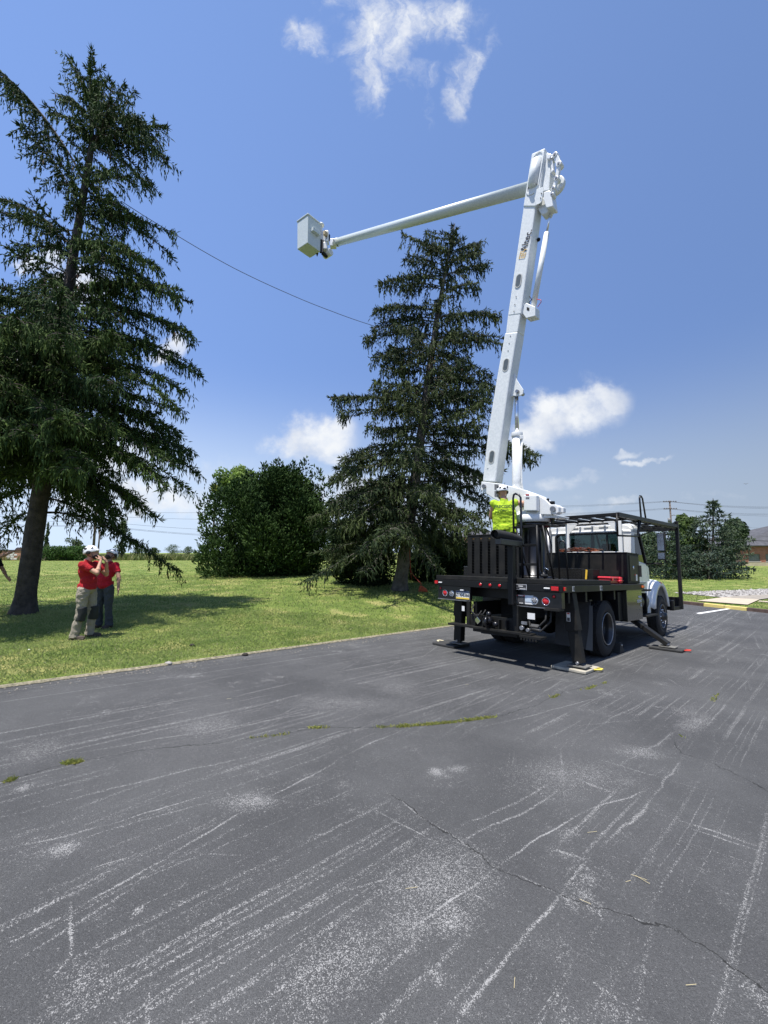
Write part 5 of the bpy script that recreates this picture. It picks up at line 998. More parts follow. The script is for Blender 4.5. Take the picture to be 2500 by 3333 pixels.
# bonnet, wings
def hood(mb):
    st = [(5.66, .86, 1.84, 1.10), (5.95, .80, 1.80, .85), (6.6, .70, 1.70, .85), (7.1, .60, 1.56, .85), (7.22, .52, 1.40, .85)]; vs = []; 
    for s, w_, zt, zb in st: vs += [(s, -w_, zb), (s, -w_, zt-.16), (s, -w_+.10, zt-.04), (s, -w_*.5, zt), (s, 0, zt+.02), (s, w_*.5, zt), (s, w_-.10, zt-.04), (s, w_, zt-.16), (s, w_, zb)]
    n = 9; mb.add(vs, [(i*n+k, i*n+k+1, (i+1)*n+k+1, (i+1)*n+k) for i in range(4) for k in range(8)]+[tuple(reversed(range(n))), tuple(range(4*n, 5*n))], True)
hd_ = part('bonnet', WH, hood)
for sg in (1, -1):
    def fender(mb):
        ang = np.linspace(math.radians(168), math.radians(12), 15); vs = []
        for a in ang:
            x, z = 6.38+.78*math.cos(a), .62+.84*math.sin(a)*.98; xi, zi = 6.38+.66*math.cos(a), .60+.70*math.sin(a)
            vs += [(x, -sg*.55, z+.06), (x, -sg*1.02, z), (x, -sg*1.15, z-.06), (xi, -sg*1.16, zi), (xi, -sg*1.10, zi)]
        n = 5; mb.add(vs, [(i*n+k, i*n+k+1, (i+1)*n+k+1, (i+1)*n+k) for i in range(14) for k in range(4)], True)
    f = part('fender', WH, fender); f.modifiers.new('solid', 'SOLIDIFY').thickness = .02
    part('fender_skirt', WH, lambda mb: mb.prism([(5.50, -sg*1.05, .62), (5.50, -sg*1.05, 1.05), (5.66, -sg*1.05, 1.42), (5.78, -sg*1.05, 1.22), (5.70, -sg*1.05, .62)], (0, sg*.32, 0)), .02)
    part('fender_lamp', AMB, lambda mb: mb.ell((6.38, -sg*1.13, 1.37), (.10, .03, .035)), parent=f)
    part('fender_liner', BK, lambda mb: mb.bx(5.66, 5.80, -sg*1.0, -sg*.6, .85, 1.25))
    part('headlight', CLR, lambda mb: mb.box((7.16, -sg*.80, 1.12), (.10, .28, .22)), .03)
part('grille', STL, lambda mb: [mb.bx(7.22, 7.26, -.45, .45, .85+.07*i, .89+.07*i) for i in range(8)], .004); bpart('front_bumper', BK, 7.32, 7.44, -1.2, 1.2, .62, .90, .02)
bpart('fuel_tank_strap', BK, 4.92, 4.97, .60, 1.16, .66, 1.14, .01)
part('fuel_tank', BKG, lambda mb: mb.tube([(4.50, -.88, .93), (4.53, -.88, .93), (5.28, -.88, .93), (5.31, -.88, .93)], [.22, .25, .25, .22], 26)); bpart('tank_step', BKD, 4.48, 5.30, .82, 1.18, 1.185, 1.225, .004); bpart('cab_step', BKD, 4.60, 5.55, .80, 1.25, .60, .635, .004); bpart('cab_sill', mat('sill_grey', (.35, .37, .39), .3), 4.55, 5.40, .96, 1.06, 1.36, 1.40, .01)
part('exhaust', STL, lambda mb: mb.tube([(4.4, .95, .9), (4.4, .95, 2.9)], .06, 12))
part('tank_bracket', WH, lambda mb: mb.prism([(4.36, -1.05, .95), (4.36, -1.05, .64), (4.75, -1.05, .64)], (0, .05, 0)), .004)
# white window guard frame behind the cab
GF = 4.36; ga, gb, gt, gbm = -.47, .86, 2.90, 2.046
def guard(mb):
    w_ = .085
    bxt(mb, GF, GF+.06, ga, ga+w_, gbm, gt); bxt(mb, GF, GF+.06, gb-w_, gb, gbm, gt); bxt(mb, GF+.002, GF+.058, ga+w_, gb-w_, gt-w_, gt); bxt(mb, GF+.002, GF+.058, ga+w_, gb-w_, gbm, gbm+.06)
part('window_guard', WH, guard, .006)
for q in (1, -1):
    t_ = ga+.085 if q > 0 else gb-.085; part('guard_gusset', WH, lambda mb: mb.prism([(GF+.004, -t_, gt-.085), (GF+.004, -(t_+q*.22), gt-.085), (GF+.004, -t_, gt-.34)], (.02, 0, 0)), .002)
# black cab guard: roof rack carried on posts down to the bumper
RZ = 2.95
rk = part('cab_guard', BK, lambda mb: [mb.beam((3.0, -1.2, RZ-.13), (8.3, -1.2, RZ+.10), .07, .09), mb.beam((3.0, 1.2, RZ-.13), (8.3, 1.2, RZ+.10), .07, .09), mb.beam((3.0, -1.2, RZ-.13), (3.0, 1.2, RZ-.13), .07, .07), mb.beam((8.3, -1.23, RZ+.05), (8.3, 1.23, RZ+.05), .08, .16), mb.beam((3.05, -1.1, RZ-.12), (8.25, -1.18, RZ+.04), .05, .05)], .006)
for i in range(8): part('guard_bar', BK, lambda mb: mb.beam((3.1, -1.05+i*.30, RZ-.14), (8.25, -1.05+i*.30, RZ+.06), .045, .05), .003, parent=rk)
for i in range(5): part('guard_crossbar', BK, lambda mb: mb.beam((3.7+i*1.0, -1.16, RZ-.16+i*.04), (3.7+i*1.0, 1.16, RZ-.16+i*.04), .05, .04), .003, parent=rk)
for sg in (1, -1):
    part('guard_post', BK, lambda mb: [mb.beam((8.30, -sg*1.2, RZ+.25), (8.22, -sg*1.2, .62), .09, .09)], .006, parent=rk)
    part('guard_gusset', BK, lambda mb: mb.prism([(8.30, -sg*1.19, RZ+.26), (7.5, -sg*1.19, RZ+.05), (8.30, -sg*1.19, RZ-.02)], (0, sg*.02, 0)), parent=rk)
    part('guard_leg', BK, lambda mb: [mb.beam((7.4, -sg*1.12, .66), (8.22, -sg*1.16, .66), .08, .10), mb.beam((3.0, -sg*1.15, 2.05), (3.0, -sg*1.15, RZ-.15), .06, .06)] if sg < 0 else [mb.beam((7.4, -1.12, .66), (8.22, -1.16, .66), .08, .10)], .006, parent=rk)
part('guard_plate', BK, lambda mb: bxt(mb, 8.18, 8.24, -1.15, 1.15, .62, .96), .006, parent=rk)
part('rack_step', BK, lambda mb: [mb.tube([(2.95, -1.2, RZ-.12), (2.88, -1.22, 2.36), (4.28, -1.22, 2.45), (4.52, -1.2, RZ-.05)], .022, 7), mb.tube([(4.28, -1.22, 2.45), (4.7, -1.2, RZ-.06)], .018, 7)], parent=rk)
hoop('rack_handle', [(4.70, -1.2, RZ-.05), (4.66, -1.2, 3.40), (4.70, -1.2, 3.46), (4.80, -1.2, 3.47), (4.90, -1.2, 3.42), (5.10, -1.2, RZ-.04)], .020)

# ------------------------------------------------------------------ boom (its upright plane crosses the truck, turned to the left side)
DIR = Vector((-TR.x, -TR.y, 0)).normalized(); NF = Vector((-TF.x, -TF.y, 0)).normalized()   # NF faces the rear of the truck
PEDW = TMW @ Vector((PED[0], PED[1], 2.6))
def PB(u, v, off):
    """point of the boom's plane, off metres towards the rear of the truck, seen at (u, v)"""
    o = Vector((0, 0, CH)); d = raydir(u, v); q = PEDW+NF*off; return o+d*((q-o).dot(NF)/d.dot(NF))
def slabW(name, poly, off, w, m, bevel=.02, parent=truck, extra=None):
    mb = MB(); mb.prism([PB(u, v, off) for u, v in poly], -NF*w)
    if extra: extra(mb)
    return mb.build(name, m, parent, bevel, WORLD)
BO = .16
turret = slabW('turret', [(1567, 1567), (1600, 1571), (1628, 1574), (1673, 1585), (1713, 1596), (1748, 1609), (1776, 1627), (1793, 1645), (1797, 1676), (1700, 1672), (1655, 1650), (1604, 1621), (1564, 1594)], .27, .07, WH, .012)
slabW('turret_plate', [(1567, 1567), (1628, 1574), (1713, 1596), (1748, 1609), (1776, 1627), (1793, 1645), (1797, 1676), (1700, 1672), (1604, 1621), (1564, 1594)], -.20, .07, WH, .012, turret)
slabW('turret_shell', [(1640, 1582), (1673, 1588), (1713, 1599), (1748, 1612), (1774, 1630), (1790, 1648), (1793, 1672), (1700, 1669), (1660, 1650)], .198, .39, WH, .02, turret)
part('turntable', WH, lambda mb: mb.lathe([(.30, -.02), (.40, -.02), (.41, .03), (.41, .12), (.36, .14), (.35, .20), (.0, .20)], 40), parent=turret, mw=Matrix.Translation(PEDW))
slabW('turret_base', [(1640, 1667), (1790, 1674), (1822, 1680), (1820, 1686), (1765, 1686), (1700, 1684), (1660, 1680)], .22, .46, WH, .008, turret)
hb = slabW('valve_housing', [(1704, 1611), (1746, 1611), (1746, 1663), (1704, 1663)], .42, .145, WH, .02, turret)
slabW('valve_cover', [(1690, 1637), (1706, 1637), (1706, 1651), (1690, 1651)], .30, .025, BKG, .004, turret)
mot = slabW('winch', [(1789, 1642), (1808, 1642), (1818, 1650), (1818, 1668), (1808, 1674), (1792, 1673)], .30, .22, WH, .012, turret)
mb = MB(); q = PB(1800, 1657, .305); mb.cyl(q, q+NF*.025, .055, 16); mb.build('winch_hub', STL, mot, .0, WORLD)
slabW('winch_drum', [(1818, 1648), (1834, 1652), (1834, 1668), (1818, 1671)], .18, .12, WH, .01, mot)
mb = MB(); a = PB(1783, 1632, .1); mb.box(a, (.05, .05, .12)); a = PB(1797, 1637, .0); mb.box(a, (.10, .06, .07)); mb.build('turret_fitting', BK, turret, .01, WORLD)
slabW('turret_foot', [(1789, 1680), (1800, 1680), (1798, 1702), (1792, 1702)], .10, .10, BK, .004, turret)
# decals on the turret
def fdec(name, poly, m, off, parent, w=.003): return slabW(name, poly, off, w, m, 0, parent)
for vv in (1576, 1598): fdec('decal', [(1609.5, vv), (1623, vv+1), (1623, vv+19), (1609.5, vv+18)], DGR, .274, turret)
fdec('decal', [(1711, 1608), (1722.5, 1608.5), (1722.5, 1613), (1711, 1612.5)], REDD, .423, hb); fdec('decal', [(1711, 1618), (1723, 1618), (1723, 1624), (1711, 1624)], DGR, .423, hb)
mb = MB(); q = PB(1577, 1583, .275); mb.cyl(q, q+NF*.05, .045, 14); mb.build('pivot_pin', STL, turret, .004, WORLD)
# lower boom: two box sections and a head
lb_ = slabW('lower_boom', [(1570, 1568), (1587, 1411), (1618, 1221.5), (1643, 1083), (1684.5, 1079), (1661, 1221.5), (1634, 1411), (1612, 1570)], BO, .32, GEL, .03)
slabW('boom_neck', [(1646, 1086), (1653, 1024), (1694, 1021), (1685, 1081)], BO-.012, .295, GEL, .02, lb_)
slabW('boom_section', [(1652, 1029), (1706, 655), (1745, 662), (1695.5, 1023)], BO-.006, .305, GEL, .028, lb_)
slabW('boom_head', [(1703, 672), (1730.5, 500), (1773.5, 481), (1757, 622), (1745, 672)], BO+.012, .34, GEL, .02, lb_)
mb = MB(); q0, q1 = PB(1734, 605, BO+.02), PB(1748, 522, BO+.02); mb.tube([q0+(q0-q1)*.06, q0, q1, q1+(q1-q0)*.06], [.05, .105, .105, .05], 18); mb.build('sheave_cover', GEL, lb_, 0, WORLD)
mb = MB(); q0, q1 = PB(1733, 612, BO+.015), PB(1750, 515, BO+.015); ax = (q1-q0).normalized(); sd = ax.cross(NF).normalized()
ring_ = lambda r: [q0-ax*0+sd*r*math.cos(a)-ax*r*math.sin(a) for a in np.linspace(0, PI, 9)]+[q1-sd*r*math.cos(a)+ax*r*math.sin(a) for a in np.linspace(0, PI, 9)]
mb.ring(ring_(.145), ring_(.11), NF*.012); mb.build('cover_flange', GEL, lb_, .003, WORLD)
slabW('head_plate', [(1738, 636), (1740, 618), (1767.5, 608), (1768, 620), (1763, 655), (1758, 661), (1743.5, 668)], BO+.03, .02, GEL, .003, lb_)
for (u, v) in [(1762.5, 629.5), (1760, 645), (1734, 528), (1761, 515), (1721, 611), (1748.5, 600)]: mb = MB(); q = PB(u, v, BO+.032); mb.cyl(q, q+NF*.012, .011, 8); mb.build('bolt', DGR, lb_, 0, WORLD)
for (u, v) in [(1680, 966), (1676, 991), (1673, 1013), (1661.5, 1094), (1657.5, 1118), (1654, 1142), (1588, 1525)]: mb = MB(); q = PB(u, v, BO+.001); mb.cyl(q, q+NF*.006, .012, 10); mb.build('bolt', DGR, lb_, 0, WORLD)
for (u, v, hgt) in [(1687.5, 914, 46), (1646.5, 1188, 44), (1600.5, 1487.5, 44)]:
    c = PB(u, v, BO+.001); bx_ = (PB(u+3.2, v-hgt/2, BO+.001)-PB(u-3.2, v+hgt/2, BO+.001)); up = bx_.normalized(); sd = up.cross(NF).normalized(); hl = bx_.length/2; rr_ = .075
    cap = lambda r, e=0: [c+up*(hl-rr_)+sd*r*math.cos(a)+up*r*math.sin(a) for a in np.linspace(0, PI, 9)]+[c-up*(hl-rr_)-sd*r*math.cos(a)-up*r*math.sin(a) for a in np.linspace(0, PI, 9)]
    o = MB().ring(cap(.075), cap(.055), NF*.006).build('access_cover', mat('cover_rim', (.50, .50, .47), .5), lb_, .002, WORLD); MB().prism(cap(.054), NF*.003).build('cover_plate', mat('cover_dark', (.10, .12, .13), .4, var=.2), o, 0, WORLD)
# maker's name painted up the boom
A0, A1 = PB(1706.5, 813, BO+.001), PB(1722, 757, BO+.001); ux = (A1-A0).normalized(); uy = ux.cross(-NF).normalized()
uy = NF.cross(ux).normalized()
TMx = frame(PB(1713.5, 783, BO+.002), ux, uy)
text('lettering', 'Altec.', .225, INK, lb_, TMx, bold=.0015, ext=.001, sx=.84)
LMx = frame(PB(1701.5, 827, BO+.002), ux, uy)
def logo(mb):
    mb.bx(-.085, -.070, -.075, .075, 0, .002); mb.bx(-.070, .070, .060, .075, 0, .002); mb.bx(-.070, .03, -.075, -.060, 0, .002); mb.bx(.045, .060, -.005, .060, 0, .002); mb.bx(.045, .10, -.02, -.005, 0, .002); mb.bx(.085, .10, -.075, -.02, 0, .002)
    mb.bx(-.045, -.032, -.035, .035, 0, .002); mb.bx(-.032, .02, .022, .035, 0, .002); mb.bx(-.032, .02, -.035, -.022, 0, .002); mb.bx(.01, .02, -.022, .022, 0, .002); mb.bx(-.02, .0, -.008, .008, 0, .002)
part('emblem', GOLD, logo, parent=lb_, mw=LMx)
# lift cylinder and its lug
slabW('cylinder_lug', [(1666, 1200), (1672, 1212), (1683, 1238), (1703, 1268), (1702, 1282), (1690, 1289), (1670, 1288), (1650, 1299)], .03, .03, GEL, .006, lb_); slabW('cylinder_lug', [(1666, 1200), (1672, 1212), (1683, 1238), (1703, 1268), (1702, 1282), (1690, 1289), (1670, 1288), (1650, 1299)], -.13, .03, GEL, .006, lb_)
mb = MB(); q = PB(1684, 1274, .05); mb.cyl(q+NF*.03, q-NF*.26, .04, 14); mb.build('lug_pin', STL, lb_, .003, WORLD)
lc = MB().tube([PB(1683, 1410, -.05), PB(1683.5, 1560, -.05), PB(1684, 1600, -.05)], [.105, .105, .10], 24).build('lift_cylinder', WH, truck, 0, WORLD)
MB().tube([PB(1681, 1275, -.05), PB(1683, 1415, -.05)], .043, 16).build('rod', CHR, lc, 0, WORLD); MB().tube([PB(1683, 1408, -.05), PB(1683.2, 1422, -.05)], .118, 24).build('gland', WH, lc, .004, WORLD)
MB().tube([PB(1699, 1422, -.0), PB(1698, 1500, -.0), PB(1699, 1570, -.0), PB(1702, 1592, -.0)], .013, 7).build('pressure_line', WH, lc, 0, WORLD)
mb = MB(); q = PB(1697, 1424, 0); mb.box(q, (.07, .07, .08)); mb.build('port_block', WH, lc, .008, WORLD)
# elbow cylinder
ec = MB().tube([PB(1779.5, 758, -.02), PB(1736, 1000, -.02)], [.056, .058], 20).build('elbow_cylinder', GEL, truck, 0, WORLD)
MB().tube([PB(1795, 668, -.02), PB(1779.5, 762, -.02)], .022, 12).build('rod', CHR, ec, 0, WORLD)
cbk = slabW('cylinder_bracket', [(1706, 993), (1712, 985), (1742, 998), (1742, 1028), (1712, 1036), (1698, 1016)], .10, .22, GEL, .012, lb_)
slabW('bracket_hole', [(1714.5, 999), (1723, 1002), (1723, 1012), (1714.5, 1009)], .104, .006, mat('deep_black', (.006,)*3, .8), 0, cbk)
MB().tube([PB(1724, 965, .0), PB(1731, 975, .05), PB(1722, 985, .05), PB(1728, 997, .0)], .010, 6).build('hose', RUB, ec, 0, WORLD); MB().tube([PB(1748, 974, .0), PB(1760, 976, .05), PB(1762, 982, .05), PB(1750, 999, .0)], .008, 6).build('hose', REDD, ec, 0, WORLD)
mb = MB(); q = PB(1753, 780, -.1); mb.ell(q, (.04, .04, .04)); mb.build('fitting', BK, lb_, 0, WORLD)
# elbow knuckle, linkage and disc
slabW('elbow_box', [(1768, 626), (1786, 620), (1792, 622), (1799, 668), (1797, 672), (1778, 676), (1768, 648)], .16, .26, WH, .012, lb_)
slabW('elbow_housing', [(1768, 510), (1782, 495), (1790, 500), (1792, 560), (1786, 620), (1762, 626)], .10, .26, GEL, .02, lb_); slabW('elbow_chin', [(1744, 668), (1768, 640), (1790, 674), (1781, 693), (1762, 699)], .08, .22, GEL, .02, lb_)
ln = None
for (a, c, w_) in [((1790, 514), (1808, 508), .085), ((1808, 508), (1821, 537), .10), ((1821, 537), (1813, 584), .075), ((1813, 584), (1803, 616), .080), ((1803, 616), (1799, 636), .07), ((1800, 560), (1796, 520), .05)]:
    p0, p1 = PB(*a, .10), PB(*c, .10); d = p1-p0; mb = MB(); mb.beam(p0, p1, w_, .07, up=tuple(NF)); mb.cyl(p0+NF*.05, p0-NF*.10, w_*.62, 14); mb.cyl(p1+NF*.05, p1-NF*.10, w_*.62, 14)
    o = mb.build('elbow_link', WH, lb_, .012, WORLD); q = p1; MB().cyl(q+NF*.05, q+NF*.07, .022, 8).build('link_pin', STL, o, 0, WORLD)
mb = MB(); q = PB(1806, 603, -.14); mb.cyl(q, q-NF*.10, .20, 30); mb.build('sheave', GEL, lb_, .02, WORLD)
mb = MB(); mb.cyl(q-NF*.105, q-NF*.12, .16, 30); mb.build('sheave_face', mat('sheave_dark', (.16, .19, .22), .4), lb_, .004, WORLD)
# upper boom: tapering fibreglass tube reaching to the bucket
UA, UB = PB(1735, 610, -.05), PB(1096, 789, -.05)
ub = MB().tube([UA, UA.lerp(UB, .5), UB], [.136, .134, .130], 36).build('upper_boom', FIB, truck, 0, WORLD)
ud = (UB-UA).normalized()
tip = MB(); tip.tube([UB-ud*.08, UB+ud*.0], [.142, .142], 28); tip.tube([UB+ud*.0, UB+ud*.16], [.138, .10], 20); tip.box(UB+ud*.22+Vector((0, 0, -.02)), (.22, .20, .28)); tip.build('boom_tip', WH, ub, .02, WORLD)
MB().tube([UB-ud*.10+Vector((0, 0, .17)), UB-ud*.02+NF*.17, UB-ud*.10-Vector((0, 0, .17))], .012, 6).build('boom_tip_hose', RUB, ub, 0, WORLD)
# bucket
BN = PY(1001, 790, 13.6); zt_ = PY(1007, 693, 13.6).z
def onz(u, v, z):
    d = raydir(u, v); return Vector((0, 0, CH))+d*((z-CH)/d.z)
BL, BR_ = onz(967.4, 812, BN.z), onz(1042.7, 820, BN.z); BF = BL+(BR_-BN); hh = zt_-BN.z
bkt = MB(); fl = .05; cen = (BN+BF)/2
bot = [BN, BR_, BF, BL]; up = [cen+(q-cen)*1.05+Vector((0, 0, hh-.09)) for q in bot]; th = [cen+(q-cen)*.90+Vector((0, 0, hh-.09)) for q in bot]; inn = [cen+(q-cen)*.86+Vector((0, 0, .05)) for q in bot]
vs = bot+up+th+inn; bkt.add(vs, [(0, 1, 2, 3)]+[(i, (i+1) % 4, (i+1) % 4+4, i+4) for i in range(4)]+[(4+i, 4+(i+1) % 4, 8+(i+1) % 4, 8+i) for i in range(4)]+[(8+i, 8+(i+1) % 4, 12+(i+1) % 4, 12+i) for i in range(4)]+[(15, 14, 13, 12)])
bk = bkt.build('bucket', FIB, ub, .025, WORLD)
lip = MB(); o1 = [cen+(q-cen)*1.13+Vector((0, 0, hh-.09)) for q in bot]; i1 = [cen+(q-cen)*.90+Vector((0, 0, hh-.09)) for q in bot]; lip.ring(o1, i1, (0, 0, .07)); l_ = lip.build('lip', FIB, ub, .03, WORLD); l_.parent = ub
e1, e2 = (BR_-BN), (BL-BN); n2 = e1.cross(Vector((0, 0, 1))).normalized()
if n2.y > 0: n2 = -n2
st_ = BN+e1*.50+Vector((0, 0, hh*.50)); mb = MB(); mb.beam(st_-e1*.27+n2*.07, st_+e1*.27+n2*.07, .12, .14); mb.build('bucket_step', FIB, bk, .012, WORLD)
zz = Vector((0, 0, 1)); A_ = BR_+e1*.10
mb = MB(); mb.beam(A_+e2*.25+zz*(hh*.30), A_+e2*.25+zz*(hh*.95), .16, .22); mb.beam(A_+e1*.30+zz*(hh*.42), A_+e1*.30+zz*(hh*.80), .24, .26); mb.box(A_+e1*.22+zz*hh*.25, (.24, .24, .28)); c_ = A_+e1*.5+zz*(hh*.12); mb.cyl(c_-n2*.18, c_+n2*.18, .13, 18); mb.ell(A_+e1*.05+e2*.1+zz*hh*1.0, (.10, .12, .07)); mb.build('platform_bracket', WH, ub, .03, WORLD)
mb = MB(); mb.box(A_+e1*.34+n2*.13+zz*hh*.60, (.17, .02, .26), Matrix.Rotation(math.atan2(e1.y, e1.x), 3, 'Z')); mb.beam(A_+zz*.0, A_+zz*hh*.45, .06, .14); mb.beam(A_+e1*.05+zz*.02, A_+e1*.45-zz*.0, .10, .10); mb.build('control_cover', BK, ub, .008, WORLD)
mb = MB(); mb.box(A_+e1*.12+n2*.12+zz*hh*.64, (.16, .10, .16), Matrix.Rotation(math.atan2(e1.y, e1.x), 3, 'Z')); mb.build('control_pouch', mat('pouch', (.50, .40, .25), .8, var=.3), ub, .02, WORLD)
mb = MB(); q = BR_+e2*.3; mb.tube([q+zz*.03, q-zz*.10], [.05, .01], 8); mb.build('tie_down', BK, ub, 0, WORLD)

# ------------------------------------------------------------------ loose gear round the truck
def tw(s, t, z): return TMW @ Vector((s, -t, z))
gear_pad = mat('pad_top', (.50, .46, .36), .8, col2=(.28, .26, .22), vscale=8); pad_blk = mat('pad_black', (.035, .035, .034), .8, var=.3)
def pad(s, t, label, m, rope, rp, w=.62, l=.5, rot=.0):
    M = TMW @ Matrix.Translation((s, -t, 0)) @ Matrix.Rotation(rot, 4, 'Z'); q = M.translation; M.translation = Vector((q.x, q.y, float(gz(q.x, q.y))+.006))
    e = thing('outrigger_pad', label, 'outrigger pad', M, 'pads under the outriggers'); MB().box((0, 0, .022), (w, l, .044)).build('pad', m, e, .01)
    if rope: MB().tube([(rp[0]-.07, rp[1]-.05*0, .03), (rp[0]-.02, rp[1]+rp[2]*.09, .035), (rp[0]+.06, rp[1]+rp[2]*.09, .035), (rp[0]+.09, rp[1], .03)], .014, 7).build('rope_handle', rope, e)
    return e
YR = mat('yellow_rope', (.75, .62, .10), .8); RR_ = mat('red_rope', (.65, .06, .04), .8)
pad(.62, -1.34, 'dark outrigger pad with a pale rope handle under the far rear leg', pad_blk, mat('pale_rope', (.70, .62, .42), .8), (.03, .28, 1), .55, .55)
pad(.62, 1.18, 'pale topped outrigger pad with a yellow rope handle under the near rear leg', gear_pad, YR, (.12, -.27, -1), .58, .55)
pad(4.12, 1.70, 'flat black outrigger pad with a red rope handle under the near front leg', pad_blk, RR_, (.05, -.30, -1), .40, .60)
pad(4.12, -1.72, 'flat black outrigger pad under the front leg on the lawn side', pad_blk, None, (0, 0, 1), .40, .60)
qc = TMW @ Vector((2.86, -1.10, 0)); M = frame(Vector((qc.x, qc.y, float(gz(qc.x, qc.y))+.002)), TF, -TR)
ch = thing('wheel_chock', 'black rubber wedge chocking the near rear wheel', 'wheel chock', M); MB().prism([(-.13, -.11, 0), (.16, -.11, 0), (.12, -.11, .06), (-.02, -.11, .21), (-.08, -.11, .20)], (0, .22, 0)).build('wedge', mat('chock_black', (.03, .03, .028), .8, var=.3), ch, .008); MB().ell((-.0, -.112, .15), (.02, .006, .02)).build('eye', CHR, ch)
# red plastic case on the deck edge
M = frame(tw(3.02, .98, 1.366), TF, -TR); rc = mat('red_plastic', (.62, .035, .05), .3, coat=.3); rcd = mat('red_plastic_dark', (.40, .02, .03), .35)
cs = thing('tool_case', 'bright red plastic tool case lying on the truck bed by the black box', 'tool case', M); MB().box((0, 0, .045), (.62, .24, .09)).build('shell', rcd, cs, .02); MB().box((0, 0, .118), (.64, .26, .05)).build('lid', rc, cs, .02)
for x in (-.2, .2): MB().box((x, -.13, .09), (.07, .02, .06)).build('latch', rc, cs, .004)
MB().tube([(.10, -.13, .05), (.12, -.18, .06), (.26, -.18, .06), (.28, -.13, .05)], .014, 7).build('handle', rc, cs); MB().box((.26, -.09, .07), (.16, .14, .14)).build('end_block', rc, cs, .03)
# orange rope heaped on the box lid
M = frame(tw(3.60, .12, 2.046), TF, -TR); mb = MB(); pts = []
for i in range(260):
    t_ = i/260; a = i*.55; y = .40-.86*t_; pts.append((.05+.10*math.cos(a)+.03*math.sin(i*.13), y+.07*math.sin(a*.9), .03+.035*(1+math.sin(a*.37+1))*(.6+.7*math.sin(PI*t_))))
mb.tube(pts, .014, 6); ro = mb.build('rope', mat('orange_rope', (.75, .20, .08), .8, col2=(.70, .38, .22), vscale=5, thr=(.45, .6)), mw=M); tag(ro, 'orange climbing rope heaped along the black box below the cab window', 'rope')
M = frame(tw(2.98, .66, 1.44), TF, -TR)
mb = MB().prism([(-.43, .0, .0), (-.43, -.035, .0), (-.43, -.055, .19), (-.43, -.02, .20)], (.02, 0, 0)); o = mb.build('yellow_marker', mat('marker_yellow', (.80, .50, .05), .6), mw=M); tag(o, 'narrow yellow plastic wedge standing on the deck beside the tread plate box', 'marker')
o = MB().tube([(-.0, 0, .04), (.05, .05, .10), (.0, .10, .12), (-.05, .04, .06), (.02, -.03, .05), (.06, .03, .03)], .03, 8).build('harness', mat('harness_black', (.02, .02, .02), .6), mw=frame(tw(.62, .70, 1.44), TF, -TR)); tag(o, 'black work harness heaped at the foot of the ladder', 'harness')
MB().tube([(.02, .02, .16), (.0, -.02, .19), (.0, -.06, .17), (.01, -.07, .14)], .010, 6).build('clip', CHR, o)
# ------------------------------------------------------------------ people
def V(*a): return Vector(a)
SKIN = mat('skin', (.48, .27, .18), .55, var=.08, vscale=12, spec=.4); SKIN2 = mat('skin_tan', (.36, .20, .13), .55, var=.10, vscale=12)
HAIR = mat('dark_hair', (.03, .02, .015), .7); HWH = mat('helmet_white', (.80, .81, .82), .25, coat=.4); HBK = mat('helmet_black', (.015, .015, .016), .5); BOOT = mat('boot', (.06, .045, .035), .8, var=.3)
def cloth(name, col, var=.12):
    if name in MAT: return MAT[name]
    m = mat(name, col, .85, var=var, vscale=5, spec=.2); nt = m.node_tree; L = nt.links.new; b = nt.nodes['Principled BSDF']; tc = N(nt, 'ShaderNodeTexCoord')
    mp = N(nt, 'ShaderNodeMapping'); mp.inputs['Rotation'].default_value = (.3, .5, .7); mp.inputs['Scale'].default_value = (1, 1, .7); L(tc.outputs['Object'], mp.inputs['Vector'])
    w = N(nt, 'ShaderNodeTexNoise', Scale=7.0, Detail=3.0, Distortion=1.4); L(mp.outputs[0], w.inputs['Vector']); bp = N(nt, 'ShaderNodeBump', Strength=.9, Distance=.035); L(w.outputs['Fac'], bp.inputs['Height']); L(bp.outputs[0], b.inputs['Normal']); return m
def limb(mb, pts, rs, n=12):
    for i in range(len(pts)-1):
        mb.tube([pts[i], pts[i].lerp(pts[i+1], .5), pts[i+1]], [rs[i], (rs[i]+rs[i+1])/2, rs[i+1]], n)
    for p, r in zip(pts, rs): mb.ell(p, (r, r, r), nu=12, nv=8)
def hand(mb, wr, d, palm, side, spread=.25, curl=.35):
    """palm, four jointed fingers and a thumb that leaves the side of the palm"""
    d = d.normalized(); palm = (palm-d*palm.dot(d)).normalized(); x = d.cross(palm).normalized()*side
    R = Matrix((x, d, palm)).transposed(); mb.ell(wr+d*.05, (.040, .055, .017), R, 12, 8); mb.tube([wr-d*.01, wr+d*.03], [.026, .030], 10)
    for k, (o_, L) in enumerate(((-.030, .062), (-.010, .074), (.011, .070), (.030, .055))):
        p = wr+d*.088+x*o_; dd = (d+x*o_*spread*12).normalized(); r = .0095; pts = [p-dd*.02, p]
        for j, f in enumerate((.45, .32, .23)): dd = (dd+palm*curl*.55).normalized(); pts.append(pts[-1]+dd*L*f*1.15)
        mb.tube(pts, [r, r, r*.95, r*.9, r*.75], 8); mb.ell(pts[-1], (r*.78,)*3, nu=8, nv=5)
    p = wr+d*.03-x*.028; dd = (d*.6-x*.8+palm*.35).normalized(); q = p+dd*.035; dd2 = (d*.85-x*.35+palm*.4).normalized(); mb.tube([p, q, q+dd2*.028, q+dd2*.05], [.015, .0125, .011, .008], 8)
def remesh(o, vox, smooth=2):
    r = o.modifiers.new('remesh', 'REMESH'); r.mode = 'VOXEL'; r.voxel_size = vox; r.use_smooth_shade = True
    s = o.modifiers.new('smooth', 'SMOOTH'); s.factor = .5; s.iterations = smooth
